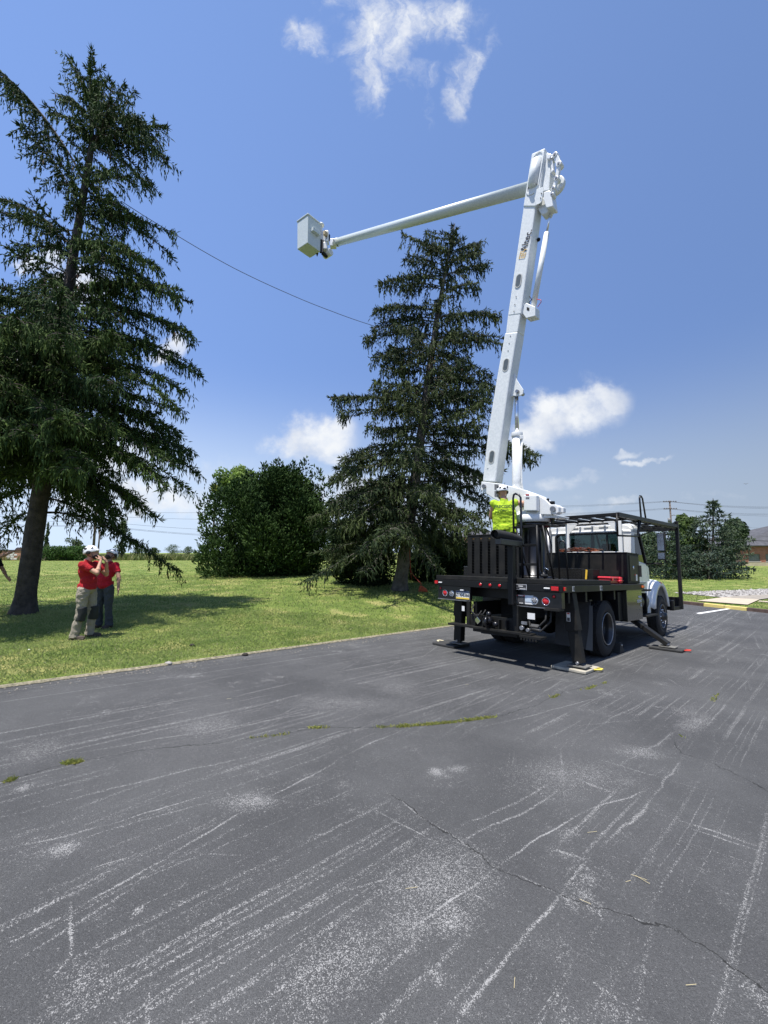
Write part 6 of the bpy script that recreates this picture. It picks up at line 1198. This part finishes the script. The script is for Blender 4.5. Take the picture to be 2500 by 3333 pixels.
def person(label, M, J, shirt, trousers, sleeve=.55, skin=SKIN, helmet=True, boots=BOOT, group=None, beard=False, headR=None, hands=None, kneepad=False, heavy=1.0, cap=None, vox=.0075):
    e = thing('person', label, 'person', M, group)
    hc, nk, ch, pv = J['head'], J['neck'], J['chest'], J['pelvis']; HR = headR or Matrix.Identity(3); hv = heavy
    b = MB(); b.ell(hc, (.098, .078, .118), HR); b.ell(hc+HR@V(.025, 0, -.062), (.070, .060, .062), HR); b.ell(hc+HR@V(-.02, 0, .02), (.09, .082, .095), HR)
    b.tube([hc+HR@V(.088, 0, .015), hc+HR@V(.118, 0, -.022), hc+HR@V(.096, 0, -.034)], [.010, .017, .013], 8); b.ell(hc+HR@V(.082, 0, .034), (.022, .055, .012), HR); b.ell(hc+HR@V(.092, 0, -.058), (.014, .026, .008), HR); b.ell(hc+HR@V(.092, 0, -.070), (.013, .022, .008), HR); b.ell(hc+HR@V(.075, 0, -.098), (.026, .030, .020), HR)
    for s in (1, -1): b.ell(hc+HR@V(-.008, s*.083, -.008), (.022, .010, .034), HR)
    limb(b, [hc+HR@V(-.02, 0, -.08), nk], [.055, .062]); limb(b, [nk, ch, pv], [.07, .11, .095])
    for s, k in ((1, 'L'), (-1, 'R')):
        limb(b, [ch.lerp(J['sh'+k], .3), J['sh'+k], J['el'+k], J['wr'+k]], [.08, .055, .042, .027]); limb(b, [J['hip'+k], J['kn'+k], J['an'+k]], [.085, .055, .04])
        f = J['sh'+k].lerp(J['el'+k], .5); b.ell(f, (.05, .05, .06)); f = J['el'+k].lerp(J['wr'+k], .25); b.ell(f, (.046, .046, .05))
        hd, pl, cu = hands[k] if hands else ((J['wr'+k]-J['el'+k]), V(0, -s, 0), .35); hand(b, J['wr'+k], hd, pl, s, curl=cu)
    body = b.build('body', skin, e); remesh(body, vox)
    b = MB(); bel = J.get('belly', V(0, 0, 0))
    sw = (J['shL']-J['shR']); b.ell(ch+V(0, 0, .02), (.125*hv, .185*hv, .17)); b.ell(ch.lerp(pv, .5)+bel, (.125*hv, .165*hv, .17)); b.ell(pv+V(0, 0, .05)+bel*.6, (.128*hv, .172*hv, .13)); limb(b, [ch+V(0, 0, .06), nk-V(0, 0, .02)], [.12, .078])
    b.tube([pv+V(0, 0, .0), pv+V(0, 0, .10)], [.155*hv, .15*hv], 20)
    if sleeve <= .1: b.box(pv+V(0, 0, .16), (.27, .45, .42))
    for k in 'LR':
        limb(b, [ch.lerp(J['sh'+k], .45)+V(0, 0, .02), J['sh'+k]], [.10, .078])
        if sleeve > .1:
            p1 = J['sh'+k].lerp(J['el'+k], sleeve); limb(b, [J['sh'+k], J['sh'+k].lerp(p1, .8)], [.078, .066]); b.tube([J['sh'+k].lerp(p1, .5), p1], [.070, .068], 14)
    sh = b.build('shirt', shirt, e); remesh(sh, .012, 4)
    tx = bpy.data.textures.get('folds') or bpy.data.textures.new('folds', 'CLOUDS'); tx.noise_scale = .09; d = sh.modifiers.new('folds', 'DISPLACE'); d.texture = tx; d.strength = .028; d.mid_level = .5; d.texture_coords = 'LOCAL'
    b = MB(); b.ell(pv, (.128*hv, .168*hv, .12)); 
    for k in 'LR':
        h_, kn, an = J['hip'+k], J['kn'+k], J['an'+k]; limb(b, [h_, h_.lerp(kn, .5), kn, kn.lerp(an, .5)], [.105*hv, .095, .074, .070]); b.tube([kn.lerp(an, .4), kn.lerp(an, .8), an+V(0, 0, .0), an-V(0, 0, .045)], [.072, .076, .082, .086], 14)
    tr = b.build('trousers', trousers, e); remesh(tr, .012, 3); d = tr.modifiers.new('folds', 'DISPLACE'); d.texture = tx; d.strength = .04; d.mid_level = .5; d.texture_coords = 'LOCAL'
    for k in 'LR':
        an, to = J['an'+k], J['toe'+k]; dd = V(to.x-an.x, to.y-an.y, 0).normalized(); g = an.z-.085
        b = MB(); b.ell(V(an.x, an.y, g+.05), (.055, .055, .06)); Rm = Matrix.Rotation(math.atan2(dd.y, dd.x), 3, 'Z'); b.ell(V(an.x, an.y, g+.04)+dd*.09, (.125, .048, .042), Rm); b.box(V(an.x, an.y, g+.012)+dd*.06, (.29, .095, .024), Rm)
        o = b.build('boot', boots, e); remesh(o, .009, 2)
    if kneepad:
        for k in 'LR':
            kn, an = J['kn'+k], J['an'+k]; b = MB(); b.tube([kn+V(.02, 0, .11), kn+V(.03, 0, 0), kn.lerp(an, .35)+V(.025, 0, 0)], [.088, .084, .084], 14); o = b.build('knee_patch', mat('patch_black', (.018, .02, .022), .8), e); remesh(o, .012, 2)
    for s in (1, -1): MB().ell(hc+HR@V(.088, s*.030, .014), (.011, .014, .007), HR, 8, 6).build('eye', HBK, e)
    if beard: MB().ell(hc+HR@V(.045, 0, -.085), (.058, .060, .050), HR).build('beard', HAIR, e)
    if helmet:
        T = Matrix.Translation(hc+HR@V(-.008, 0, .025)) @ HR.to_4x4(); b = MB(); b.ell((0, 0, .012), (.142, .112, .128), None, 24, 14, 0, PI*.56)
        b.v = [(x, y, z-.012*(x > 0)*(x/.14)) for x, y, z in b.v]
        hl = b.build('helmet', HWH, e, mw=MW[e.name] @ T); hl.modifiers.new('s', 'SOLIDIFY').thickness = .006
        MB().prism([(.118, -.075, .0), (.165, -.045, -.012), (.178, 0, -.014), (.165, .045, -.012), (.118, .075, .0), (.13, 0, .01)], (0, 0, .006)).build('brim', HWH, hl, .002, mw=MW[e.name] @ T)
        for (x, y, z, rx, ry, rz, tz) in [(-.03, .092, .075, .045, .014, .022, .5), (-.03, -.092, .075, .045, .014, .022, .5), (.07, .080, .06, .03, .014, .016, -.3), (.07, -.080, .06, .03, .014, .016, -.3), (-.095, .06, .055, .022, .03, .018, 0), (-.095, -.06, .055, .022, .03, .018, 0), (-.128, 0, .03, .02, .035, .02, 0)]:
            MB().ell((x, y, z), (rx, ry, rz), Euler((0, tz, 0)).to_matrix(), 10, 7).build('vent', HBK, hl, mw=MW[e.name] @ T)
        for s in (1, -1):
            MB().ell((0, s*.105, -.012), (.05, .014, .04), None, 10, 7).build('ear_mount', HBK, hl, mw=MW[e.name] @ T)
            b = MB(); a = HR@V(.045, s*.088, -.02)+hc; c = hc+HR@V(.035, s*.03, -.135); b.tube([a, hc+HR@V(.035, s*.078, -.09), c], .006, 6); b.tube([hc+HR@V(-.06, s*.08, -.02), hc+HR@V(.005, s*.08, -.075), c], .006, 6); b.build('chin_strap', HBK, e)
    if cap: MB().ell(hc+HR@V(0, 0, .03), (.112, .092, .10), HR, 20, 12, 0, PI*.52).build('cap', cap, e); 
    return e
def facing(pos, ang):  # ang: heading of the person's front, radians from +x
    return Matrix.Translation(pos) @ Matrix.Rotation(ang, 4, 'Z')
# first man in red: shouting up through a cupped hand, seen from his right
p = LW(272, 2078); k1 = 1.0
J = dict(head=V(.045, 0, 1.655), neck=V(-.02, 0, 1.50), chest=V(-.02, 0, 1.27), pelvis=V(0, 0, .96), belly=V(.03, 0, 0),
         shL=V(.03, .20, 1.43), elL=V(.22, .24, 1.22), wrL=V(.27, .12, 1.46), shR=V(.0, -.20, 1.43), elR=V(.27, -.20, 1.27), wrR=V(.245, -.055, 1.50),
         hipL=V(.01, .10, .92), knL=V(.06, .12, .50), anL=V(.03, .14, .09), toeL=V(.2, .16, 0), hipR=V(-.01, -.10, .92), knR=V(-.02, -.12, .50), anR=V(-.10, -.13, .09), toeR=V(.1, -.15, 0))
red1 = cloth('red_shirt', (.36, .018, .024)); tan = cloth('tan_trousers', (.30, .265, .21)); gry = cloth('slate_trousers', (.055, .062, .07)); red2 = cloth('red_polo', (.42, .015, .03))
person('man in red T-shirt, tan trousers and white helmet, hand cupped to his mouth', facing(p, .12), J, red1, tan, .62, SKIN, kneepad=True, headR=Euler((0, -.30, 0)).to_matrix(), hands={'L': (V(-.3, -.4, .9), V(-.8, 0, -.2), .5), 'R': (V(-.35, .35, .9), V(-.8, .3, -.1), .55)}, heavy=1.06, beard=True)
# second man in red: behind him, head thrown back, left arm out
p = LW(338, 2043)
J = dict(head=V(-.075, .0, 1.60), neck=V(-.03, 0, 1.45), chest=V(0, 0, 1.22), pelvis=V(.02, 0, .92), belly=V(.06, 0, 0), shL=V(0, .20, 1.38), elL=V(.03, .33, 1.12), wrL=V(.12, .42, .88), shR=V(0, -.20, 1.38), elR=V(.02, -.26, 1.10), wrR=V(.10, -.24, .86),
         hipL=V(.02, .095, .88), knL=V(.04, .12, .48), anL=V(.0, .13, .09), toeL=V(.18, .16, 0), hipR=V(.02, -.095, .88), knR=V(.05, -.11, .48), anR=V(.02, -.12, .09), toeR=V(.2, -.13, 0))
person('man in red polo shirt and slate trousers looking up behind the other, one arm out', facing(p, -1.75), J, red2, gry, .6, SKIN2, headR=Euler((0, -.75, 0)).to_matrix(), hands={'L': (V(.25, .3, -.9), V(.6, -.5, .2), .3), 'R': (V(.2, 0, -.95), V(0, 1, 0), .4)}, heavy=1.0, beard=True)
# third man at the frame's edge: hand on the trunk
p = LW(-46, 2012); p.y -= .0
hx = SPR1.location; tgt = PY(88, 1738, p.y+.05)
F3 = math.atan2(tgt.y-p.y, tgt.x-p.x); loc = facing(p, F3).inverted() @ tgt
J = dict(head=V(.06, 0, 1.66), neck=V(-.01, 0, 1.50), chest=V(0, 0, 1.27), pelvis=V(-.06, 0, .95), shL=V(.0, .19, 1.44), elL=V(.12, .26, 1.18), wrL=V(.26, .20, 1.02), shR=V(.04, -.17, 1.46), elR=V(.34, -.14, 1.56), wrR=V(.60, -.06, 1.70),
         hipL=V(-.06, .095, .90), knL=V(-.06, .11, .49), anL=V(-.16, .12, .09), toeL=V(.0, .14, 0), hipR=V(-.06, -.095, .90), knR=V(.02, -.11, .49), anR=V(.08, -.11, .09), toeR=V(.25, -.12, 0))
person('man in black T-shirt at the left edge, hand resting on the spruce trunk', facing(p, F3), J, cloth('black_shirt', (.012, .013, .018)), cloth('dark_jeans', (.03, .035, .05)), .55, SKIN2, helmet=False, cap=cloth('green_cap', (.02, .05, .03)), hands={'L': (V(.7, 0, -.6), V(0, -1, 0), .4), 'R': (V(.85, .1, .40), V(.2, .9, -.1), .12)})
# the operator on the truck bed, back to us
pw = tw(1.08, -.32, 1.44)
J = dict(head=V(.03, .03, 1.66), neck=V(-.01, 0, 1.52), chest=V(0, 0, 1.28), pelvis=V(0, 0, .91), shL=V(.0, .20, 1.45), elL=V(.10, .26, 1.20), wrL=V(.32, .22, 1.16), shR=V(.0, -.20, 1.45), elR=V(.06, -.50, 1.41), wrR=V(.28, -.56, 1.43),
         hipL=V(0, .095, .88), knL=V(.03, .11, .48), anL=V(0, .12, .09), toeL=V(.2, .13, 0), hipR=V(0, -.095, .88), knR=V(.03, -.11, .48), anR=V(0, -.12, .09), toeR=V(.2, -.13, 0))
hiv = cloth('hi_vis', (.40, .57, .035), .10); op = person('operator in a sleeveless neon yellow shirt and white helmet at the boom controls', facing(pw, PI/2-.30) @ Matrix.Scale(1.04, 4), J, hiv, cloth('dark_work_trousers', (.025, .027, .03)), .0, SKIN, headR=Euler((0, .08, .35)).to_matrix(), hands={'L': (V(1, 0, 0), V(0, 0, -1), .6), 'R': (V(1, .2, 0), V(0, 0, -1), .7)}, heavy=1.14)
# printed back of the shirt: lettering laid 1 cm off the cloth
GRN = mat('print_green', (.05, .12, .03), .8); OM = MW[op.name] @ Matrix(((0, 0, -1, -.168), (-1, 0, 0, 0), (0, 1, 0, 0), (0, 0, 0, 1)))
text('lettering', 'PRECISION', .082, GRN, op, OM @ Matrix.Translation((.015, 1.36, 0)), bold=.003); text('lettering', 'TREE SERVICE, LLC', .036, GRN, op, OM @ Matrix.Translation((.015, 1.285, 0)), bold=.001)

# ------------------------------------------------------------------ buildings
def brickmat(name, c1, c2, mortar, sc=1.0):
    m = bpy.data.materials.new(name); m.use_nodes = True; nt = m.node_tree; L = nt.links.new; b = nt.nodes['Principled BSDF']; tc = N(nt, 'ShaderNodeTexCoord'); mp = N(nt, 'ShaderNodeMapping'); L(tc.outputs['Object'], mp.inputs['Vector']); mp.inputs['Rotation'].default_value = (PI/2, 0, 0)
    t = N(nt, 'ShaderNodeTexBrick'); L(mp.outputs[0], t.inputs['Vector']); t.inputs['Color1'].default_value = (*c1, 1); t.inputs['Color2'].default_value = (*c2, 1); t.inputs['Mortar'].default_value = (*mortar, 1); t.inputs['Scale'].default_value = 1.0; t.inputs['Brick Width'].default_value = .22*sc; t.inputs['Row Height'].default_value = .075*sc; t.inputs['Mortar Size'].default_value = .008
    n = N(nt, 'ShaderNodeTexNoise', Scale=1.2, Detail=6.0); L(tc.outputs['Object'], n.inputs['Vector']); mx = N(nt, 'ShaderNodeMix', data_type='RGBA', blend_type='MULTIPLY'); mx.inputs['Factor'].default_value = 1; L(t.outputs['Color'], mx.inputs[6]); r = N(nt, 'ShaderNodeValToRGB'); L(n.outputs['Fac'], r.inputs[0]); r.color_ramp.elements[0].position = .3; r.color_ramp.elements[0].color = (.72, .72, .72, 1); r.color_ramp.elements[1].position = .7; r.color_ramp.elements[1].color = (1.2, 1.15, 1.1, 1); L(r.outputs[0], mx.inputs[7]); L(mx.outputs[2], b.inputs['Base Color']); b.inputs['Roughness'].default_value = .9; return m
BRK = brickmat('red_brick', (.36, .115, .065), (.26, .085, .055), (.34, .27, .22)); BRK2 = brickmat('orange_brick', (.45, .19, .10), (.34, .13, .08), (.42, .36, .30)); SLATE = mat('slate_roof', (.065, .065, .073), .85, spec=.2, col2=(.11, .11, .12), vscale=1.6, bump=.3); STONEB = mat('stone_base', (.50, .43, .30), .9, var=.12, vscale=2)
YB = 67.0; A_ = PY(2409, 1840, YB); gzb = float(lz(A_.x, A_.y)); A_.z = gzb; EV = PY(2407, 1775, YB).z-gzb; Bz = PY(2411, 1830.5, YB).z-gzb
bm_ = Matrix.Translation(A_) @ Matrix.Rotation(math.radians(-3), 4, 'Z'); bl_ = thing('brick_building', 'long low red brick building with a grey hipped roof at the right edge', 'building', bm_)
BL_, BD = 34.0, 14.0
ww, wh_ = 33/FPX*YB*1.08, 22/FPX*YB*1.08; wx0 = 27/FPX*YB*1.05; wgap = 50/FPX*YB*1.06; wz = Bz+.15
xs_ = [wx0+i*wgap for i in range(11)]
def wallf(mb):
    mb.bx(0, BL_, 0, .3, Bz, wz); mb.bx(0, BL_, 0, .3, wz+wh_, EV-.32); e = [0]+[q for x in xs_ for q in (x, x+ww)]+[BL_]
    for i in range(0, len(e), 2): mb.bx(e[i], e[i+1], 0.0, .3, wz, wz+wh_)
    mb.bx(0, .3, .3, BD, Bz, EV-.32); mb.bx(BL_-.3, BL_, .3, BD, Bz, EV-.32); mb.bx(.3, BL_-.3, BD-.3, BD, Bz, EV-.32)
part('wall', BRK, wallf, parent=bl_); part('cornice', mat('cornice', (.20, .12, .09), .8), lambda mb: mb.bx(-.06, BL_+.06, -.06, BD+.06, EV-.318, EV-.02), parent=bl_); part('foundation', STONEB, lambda mb: mb.bx(-.05, BL_+.05, -.05, BD+.05, -.6, Bz-.003), parent=bl_)
gb_ = mat('glass_block', (.16, .18, .17), .25, var=.2, vscale=3); pale = mat('sill_stone', (.60, .56, .50), .8)
for x in xs_:
    w = part('window', gb_, lambda mb: mb.bx(x, x+ww, .14, .18, wz, wz+wh_), parent=bl_); part('frame', mat('win_frame', (.20, .20, .19), .6), lambda mb: [mb.bx(x+i*ww/8-.012, x+i*ww/8+.012, .11, .139, wz, wz+wh_) for i in range(9)]+[mb.bx(x, x+ww, .10, .109, wz+i*wh_/5-.012, wz+i*wh_/5+.012) for i in range(6)], parent=w); part('sill', pale, lambda mb: mb.bx(x-.08, x+ww+.08, -.07, .13, wz-.10, wz-.002), parent=w)
part('downpipe', mat('downpipe', (.30, .17, .13), .7), lambda mb: mb.tube([(.55, -.08, .0), (.55, -.08, EV-.3)], .06, 8), parent=bl_)
RH = 3.9
part('roof', SLATE, lambda mb: mb.add([(-.45, -.5, EV), (BL_+.45, -.5, EV), (BL_+.45, BD+.5, EV), (-.45, BD+.5, EV), (12, 5, EV+4.1), (BL_-10, 5, EV+4.1), (-.45, -.5, EV-.12), (BL_+.45, -.5, EV-.12), (BL_+.45, BD+.5, EV-.12), (-.45, BD+.5, EV-.12)], [(0, 1, 5, 4), (1, 2, 5), (2, 3, 4, 5), (3, 0, 4), (6, 7, 1, 0), (7, 8, 2, 1), (8, 9, 3, 2), (9, 6, 0, 3), (9, 8, 7, 6)]), parent=bl_)
for i, x in enumerate((7.6, 17.0, 26)): part('dormer', mat('dormer_dark', (.10, .06, .05), .7), lambda mb: mb.ell((x, 2.2, EV+1.15), (.7, 1.0, .45)), parent=bl_)
b2 = thing('brick_building', 'second grey roofed brick wing rising behind the long low building', 'building', Matrix.Translation(A_+Vector((17.5, 16, 0))))
part('wall', BRK, lambda mb: mb.bx(0, 30, 0, 12, 0, 5.2), parent=b2); part('roof', SLATE, lambda mb: mb.add([(-.4, -.4, 5.2), (30.4, -.4, 5.2), (30.4, 12.4, 5.2), (-.4, 12.4, 5.2), (12, 5, 8.4), (24, 5, 8.4)], [(0, 1, 5, 4), (1, 2, 5), (2, 3, 4, 5), (3, 0, 4), (3, 2, 1, 0)]), parent=b2)
for i in range(5): part('window', gb_, lambda mb: mb.bx(2+i*5.2, 4+i*5.2, -.04, .05, 2.6, 4.4), parent=b2)
# orange brick house seen between the spruce and the truck
YH = 75; H0 = PY(1482, 1800, YH); H0.z = float(lz(H0.x, H0.y)); hv_ = PY(1482, 1748, YH).z-H0.z; hr = PY(1500, 1722, YH).z-H0.z; k = YH/FPX
hs = thing('brick_house', 'orange brick house with white window boards glimpsed behind the second spruce', 'house', Matrix.Translation(H0))
part('wall', BRK2, lambda mb: mb.bx(0, 9.5, 0, 8, -.5, hv_-.25), parent=hs); part('fascia', mat('fascia', (.30, .20, .15), .8), lambda mb: mb.bx(-.1, 9.6, -.1, 8.1, hv_-.247, hv_), parent=hs)
part('roof', SLATE, lambda mb: mb.add([(-.6, -.6, hv_), (10.1, -.6, hv_), (10.1, 8.6, hv_), (-.6, 8.6, hv_), (3.6, 4, hr+.2), (6.2, 4, hr+.2)], [(0, 1, 5, 4), (1, 2, 5), (2, 3, 4, 5), (3, 0, 4), (3, 2, 1, 0)]), parent=hs)
for x, z0_, z1_, m_ in ((.5, hv_-1.15, hv_-.7, HBK), (1.75, hv_-1.9, hv_-1.0, HBK), (4, hv_-1.6, hv_-.7, HBK)): w = part('window', m_, lambda mb: mb.bx(x, x+.95, -.03, .02, z0_, z1_), parent=hs)
part('porch', mat('porch_white', (.75, .75, .73), .6), lambda mb: mb.bx(.45, 1.6, -.5, -.05, 0, hv_-1.2), parent=hs)
# garden wall at the far left
YW = 63; w0, w1 = PY(-60, 1822, YW), PY(162, 1822, YW); z0_ = float(lz(w0.x, w0.y)); hw_ = (PY(0, 1788, YW).z-PY(0, 1822, YW).z); L_ = w1.x-w0.x
gw = thing('brick_wall', 'low brick wall with a dark coping at the far side of the lawn', 'wall', Matrix.Translation((w0.x, YW, z0_-.1)))
MB().bx(0, L_-1.3, 0, .35, 0, hw_).build('wall', BRK2, gw); MB().bx(L_-1.297, L_, -.08, .5, 0, hw_+.02).build('pillar', brickmat('grey_brick', (.20, .16, .13), (.15, .12, .10), (.25, .22, .2)), gw); MB().bx(-.1, L_-1.3, -.08, .43, hw_+.003, hw_+.12).build('coping', DARK, gw); MB().bx(L_-1.29, L_+.06, -.14, .55, hw_+.025, hw_+.14).build('coping', DARK, gw)
for i in range(4):
    for j in range(3-(i % 2)):
        x = 3.6+j*.62+(.15 if i % 2 else 0); MB().bx(x, x+.52, -.04, 0.001, .22+i*.30, .46+i*.30).build('stone', mat('whitewash', (.68, .66, .62), .9, var=.1), gw, .01)
# utility poles and their lines
wood = mat('pole_wood', (.13, .10, .08), .9, var=.3, vscale=4)
YP = 92; kP = YP/FPX
def pole(label, u, v, Y, r=.16, arms=()):
    t = PY(u, v, Y); gzp = float(lz(t.x, t.y)); e = thing('utility_pole', label, 'utility pole', Matrix.Translation((t.x, t.y, gzp-.3))); h = t.z-gzp+.3
    MB().tube([(0, 0, 0), (.05, 0, h)], [r*1.15, r*.8], 10).build('post', wood, e)
    for (dz, w_) in arms:
        MB().box((0, -.12, h-dz), (w_, .12, .14)).build('crossarm', wood, e)
        for i in range(6): x = -w_/2+.15+(w_-.3)*i/5; MB().tube([(x, -.12, h-dz+.07), (x, -.12, h-dz+.16), (x, -.12, h-dz+.30)], [.05, .09, .05], 7).build('insulator', DGR, e)
    return e, t
pe, pt = pole('wooden utility pole with two crossarms standing above the right hand trees', 2179, 1630, YP, .2, ((.25, 3.0), (1.85, 3.0)))
MB().tube([(-.45, -.2, pt.z-pe.location.z-4.9), (-.45, -.2, pt.z-pe.location.z-3.9)], .30, 12).build('transformer', DGR, pe); MB().tube([(.1, 0, pt.z-pe.location.z-3.4), (.7, -.1, pt.z-pe.location.z-3.2), (.95, -.1, pt.z-pe.location.z-3.3)], .07, 7).build('street_lamp_arm', DGR, pe)
pole('left and thicker of two far poles behind the man in tan trousers', 314, 1640, 60, .17); pole('right and thinner of two far poles behind the man in tan trousers', 326, 1700, 75, .13)
WIREM = mat('wire', (.03, .03, .035), .6)
def wire(label, pts, r=.02, sag=0.0, group=None, n=14, cat='power line', name='power_line'):
    P_ = []
    for i in range(len(pts)-1):
        a, c = pts[i], pts[i+1]
        for k in range(n+(i == len(pts)-2)): t = k/n; q = a.lerp(c, t); P_.append(q-Vector((0, 0, sag*4*t*(1-t))))
    o = MB().tube(P_, r, 5).build(name, WIREM); return tag(o, label, cat, group)
grp = 'power lines on the right hand pole'
for i, (vl, vp, vr) in enumerate([(1650, 1631, 1643), (1652.5, 1632, 1646.5), (1657, 1633, 1651), (1677, 1654, 1666), (1680, 1655, 1670), (1683, 1657, 1675)]):
    lvl = 'upper' if i < 3 else 'lower'; ordn = ('top', 'middle', 'bottom')[i % 3]
    wire(f'{ordn} one of three thin lines on the right pole, {lvl} crossarm', [PY(1560, vl-3, 140), PY(2172+i % 3*5, vp, YP-.1), PY(2640, vr+5, 80)], .016, .55, grp)
wire('heavy black cable crossing low in front of the brick building roof', [PY(2180, 1742, 60), PY(2400, 1756, 52), PY(2620, 1761, 50)], .035, .1); wire('thin cable above the heavy one across the brick building roof', [PY(2180, 1735, 70), PY(2640, 1746, 62)], .02, .15); wire('slack line running past the pole below its crossarms', [PY(2100, 1692, 110), PY(2640, 1728, 90)], .014, .2)
for i, (a, c, Y) in enumerate([(1696, 1725, 58), (1709, 1742, 58), (1712, 1745, 58), (1663, 1668, 58), (1678, 1690, 58)]):
    wire(('uppermost', 'second', 'third', 'fourth', 'lowest')[[3, 4, 0, 1, 2].index(i) if i in (3, 4, 0, 1, 2) else i]+' far power line seen under the left spruce', [PY(-80, a-6, Y), PY(314, a, 60), PY(700, c, 80)], .018, .15, 'power lines across the field')
# cable strung between the two spruces
wire('dark service cable sagging from the left spruce to the second spruce', [PY(395, 655, SPR1.location.y+.6), PY(585, 772, SPR1.location.y+1.6), PY(760, 872, SPR1.location.y+2.6), PY(930, 952, SPR1.location.y+3.6), PY(1080, 1013, SPR1.location.y+4.4), PY(1215, 1060, SPR2.location.y-.6), PY(1290, 1088, SPR2.location.y-.3)], .011, .02, cat='cable', name='service_cable', n=6)
# rope and orange bag by the second spruce
q = SPR2.location; orr = mat('faded_red_rope', (.35, .05, .03), .8)
ropeo = MB().tube([PY(1330, 1740, q.y-.3), PY(1334, 1800, q.y-.42), PY(1336, 1850, q.y-.45), PY(1340, 1886, q.y-.5), PY(1334, 1850, q.y-.47), PY(1345, 1872, q.y-.6), PY(1372, 1902, q.y-1.1)], .014, 6).build('rope', orr); tag(ropeo, 'red rope hanging down the pale trunk of the second spruce', 'rope')
g = LW(1378, 1927); mb = MB().prism([(-.20, 0, 0), (.18, 0, 0), (.16, 0, .10), (-.06, 0, .26), (-.14, 0, .24)], (0, .25, 0)); o = mb.build('bag', mat('orange_bag', (.45, .09, .03), .7, var=.3), bevel=.02, mw=Matrix.Translation(g)); tag(o, 'orange equipment bag on the grass at the foot of the second spruce', 'bag')

# a bird far off in the sky
q = PY(2428, 1575.5, 60); mb = MB(); mb.ell((0, 0, 0), (.13, .05, .05), nu=8, nv=6)
for sg in (1, -1): mb.add([(.06, sg*.03, .02), (-.05, sg*.03, .02), (-.02, sg*.30, .09), (.05, sg*.28, .09), (.02, sg*.16, .11)], [(0, 1, 4), (1, 2, 4), (2, 3, 4), (3, 0, 4)])
tag(mb.build('bird', HBK, mw=Matrix.Translation(q) @ Matrix.Rotation(.9, 4, 'Z')), 'tiny dark bird flying above the brick building at the right', 'bird')
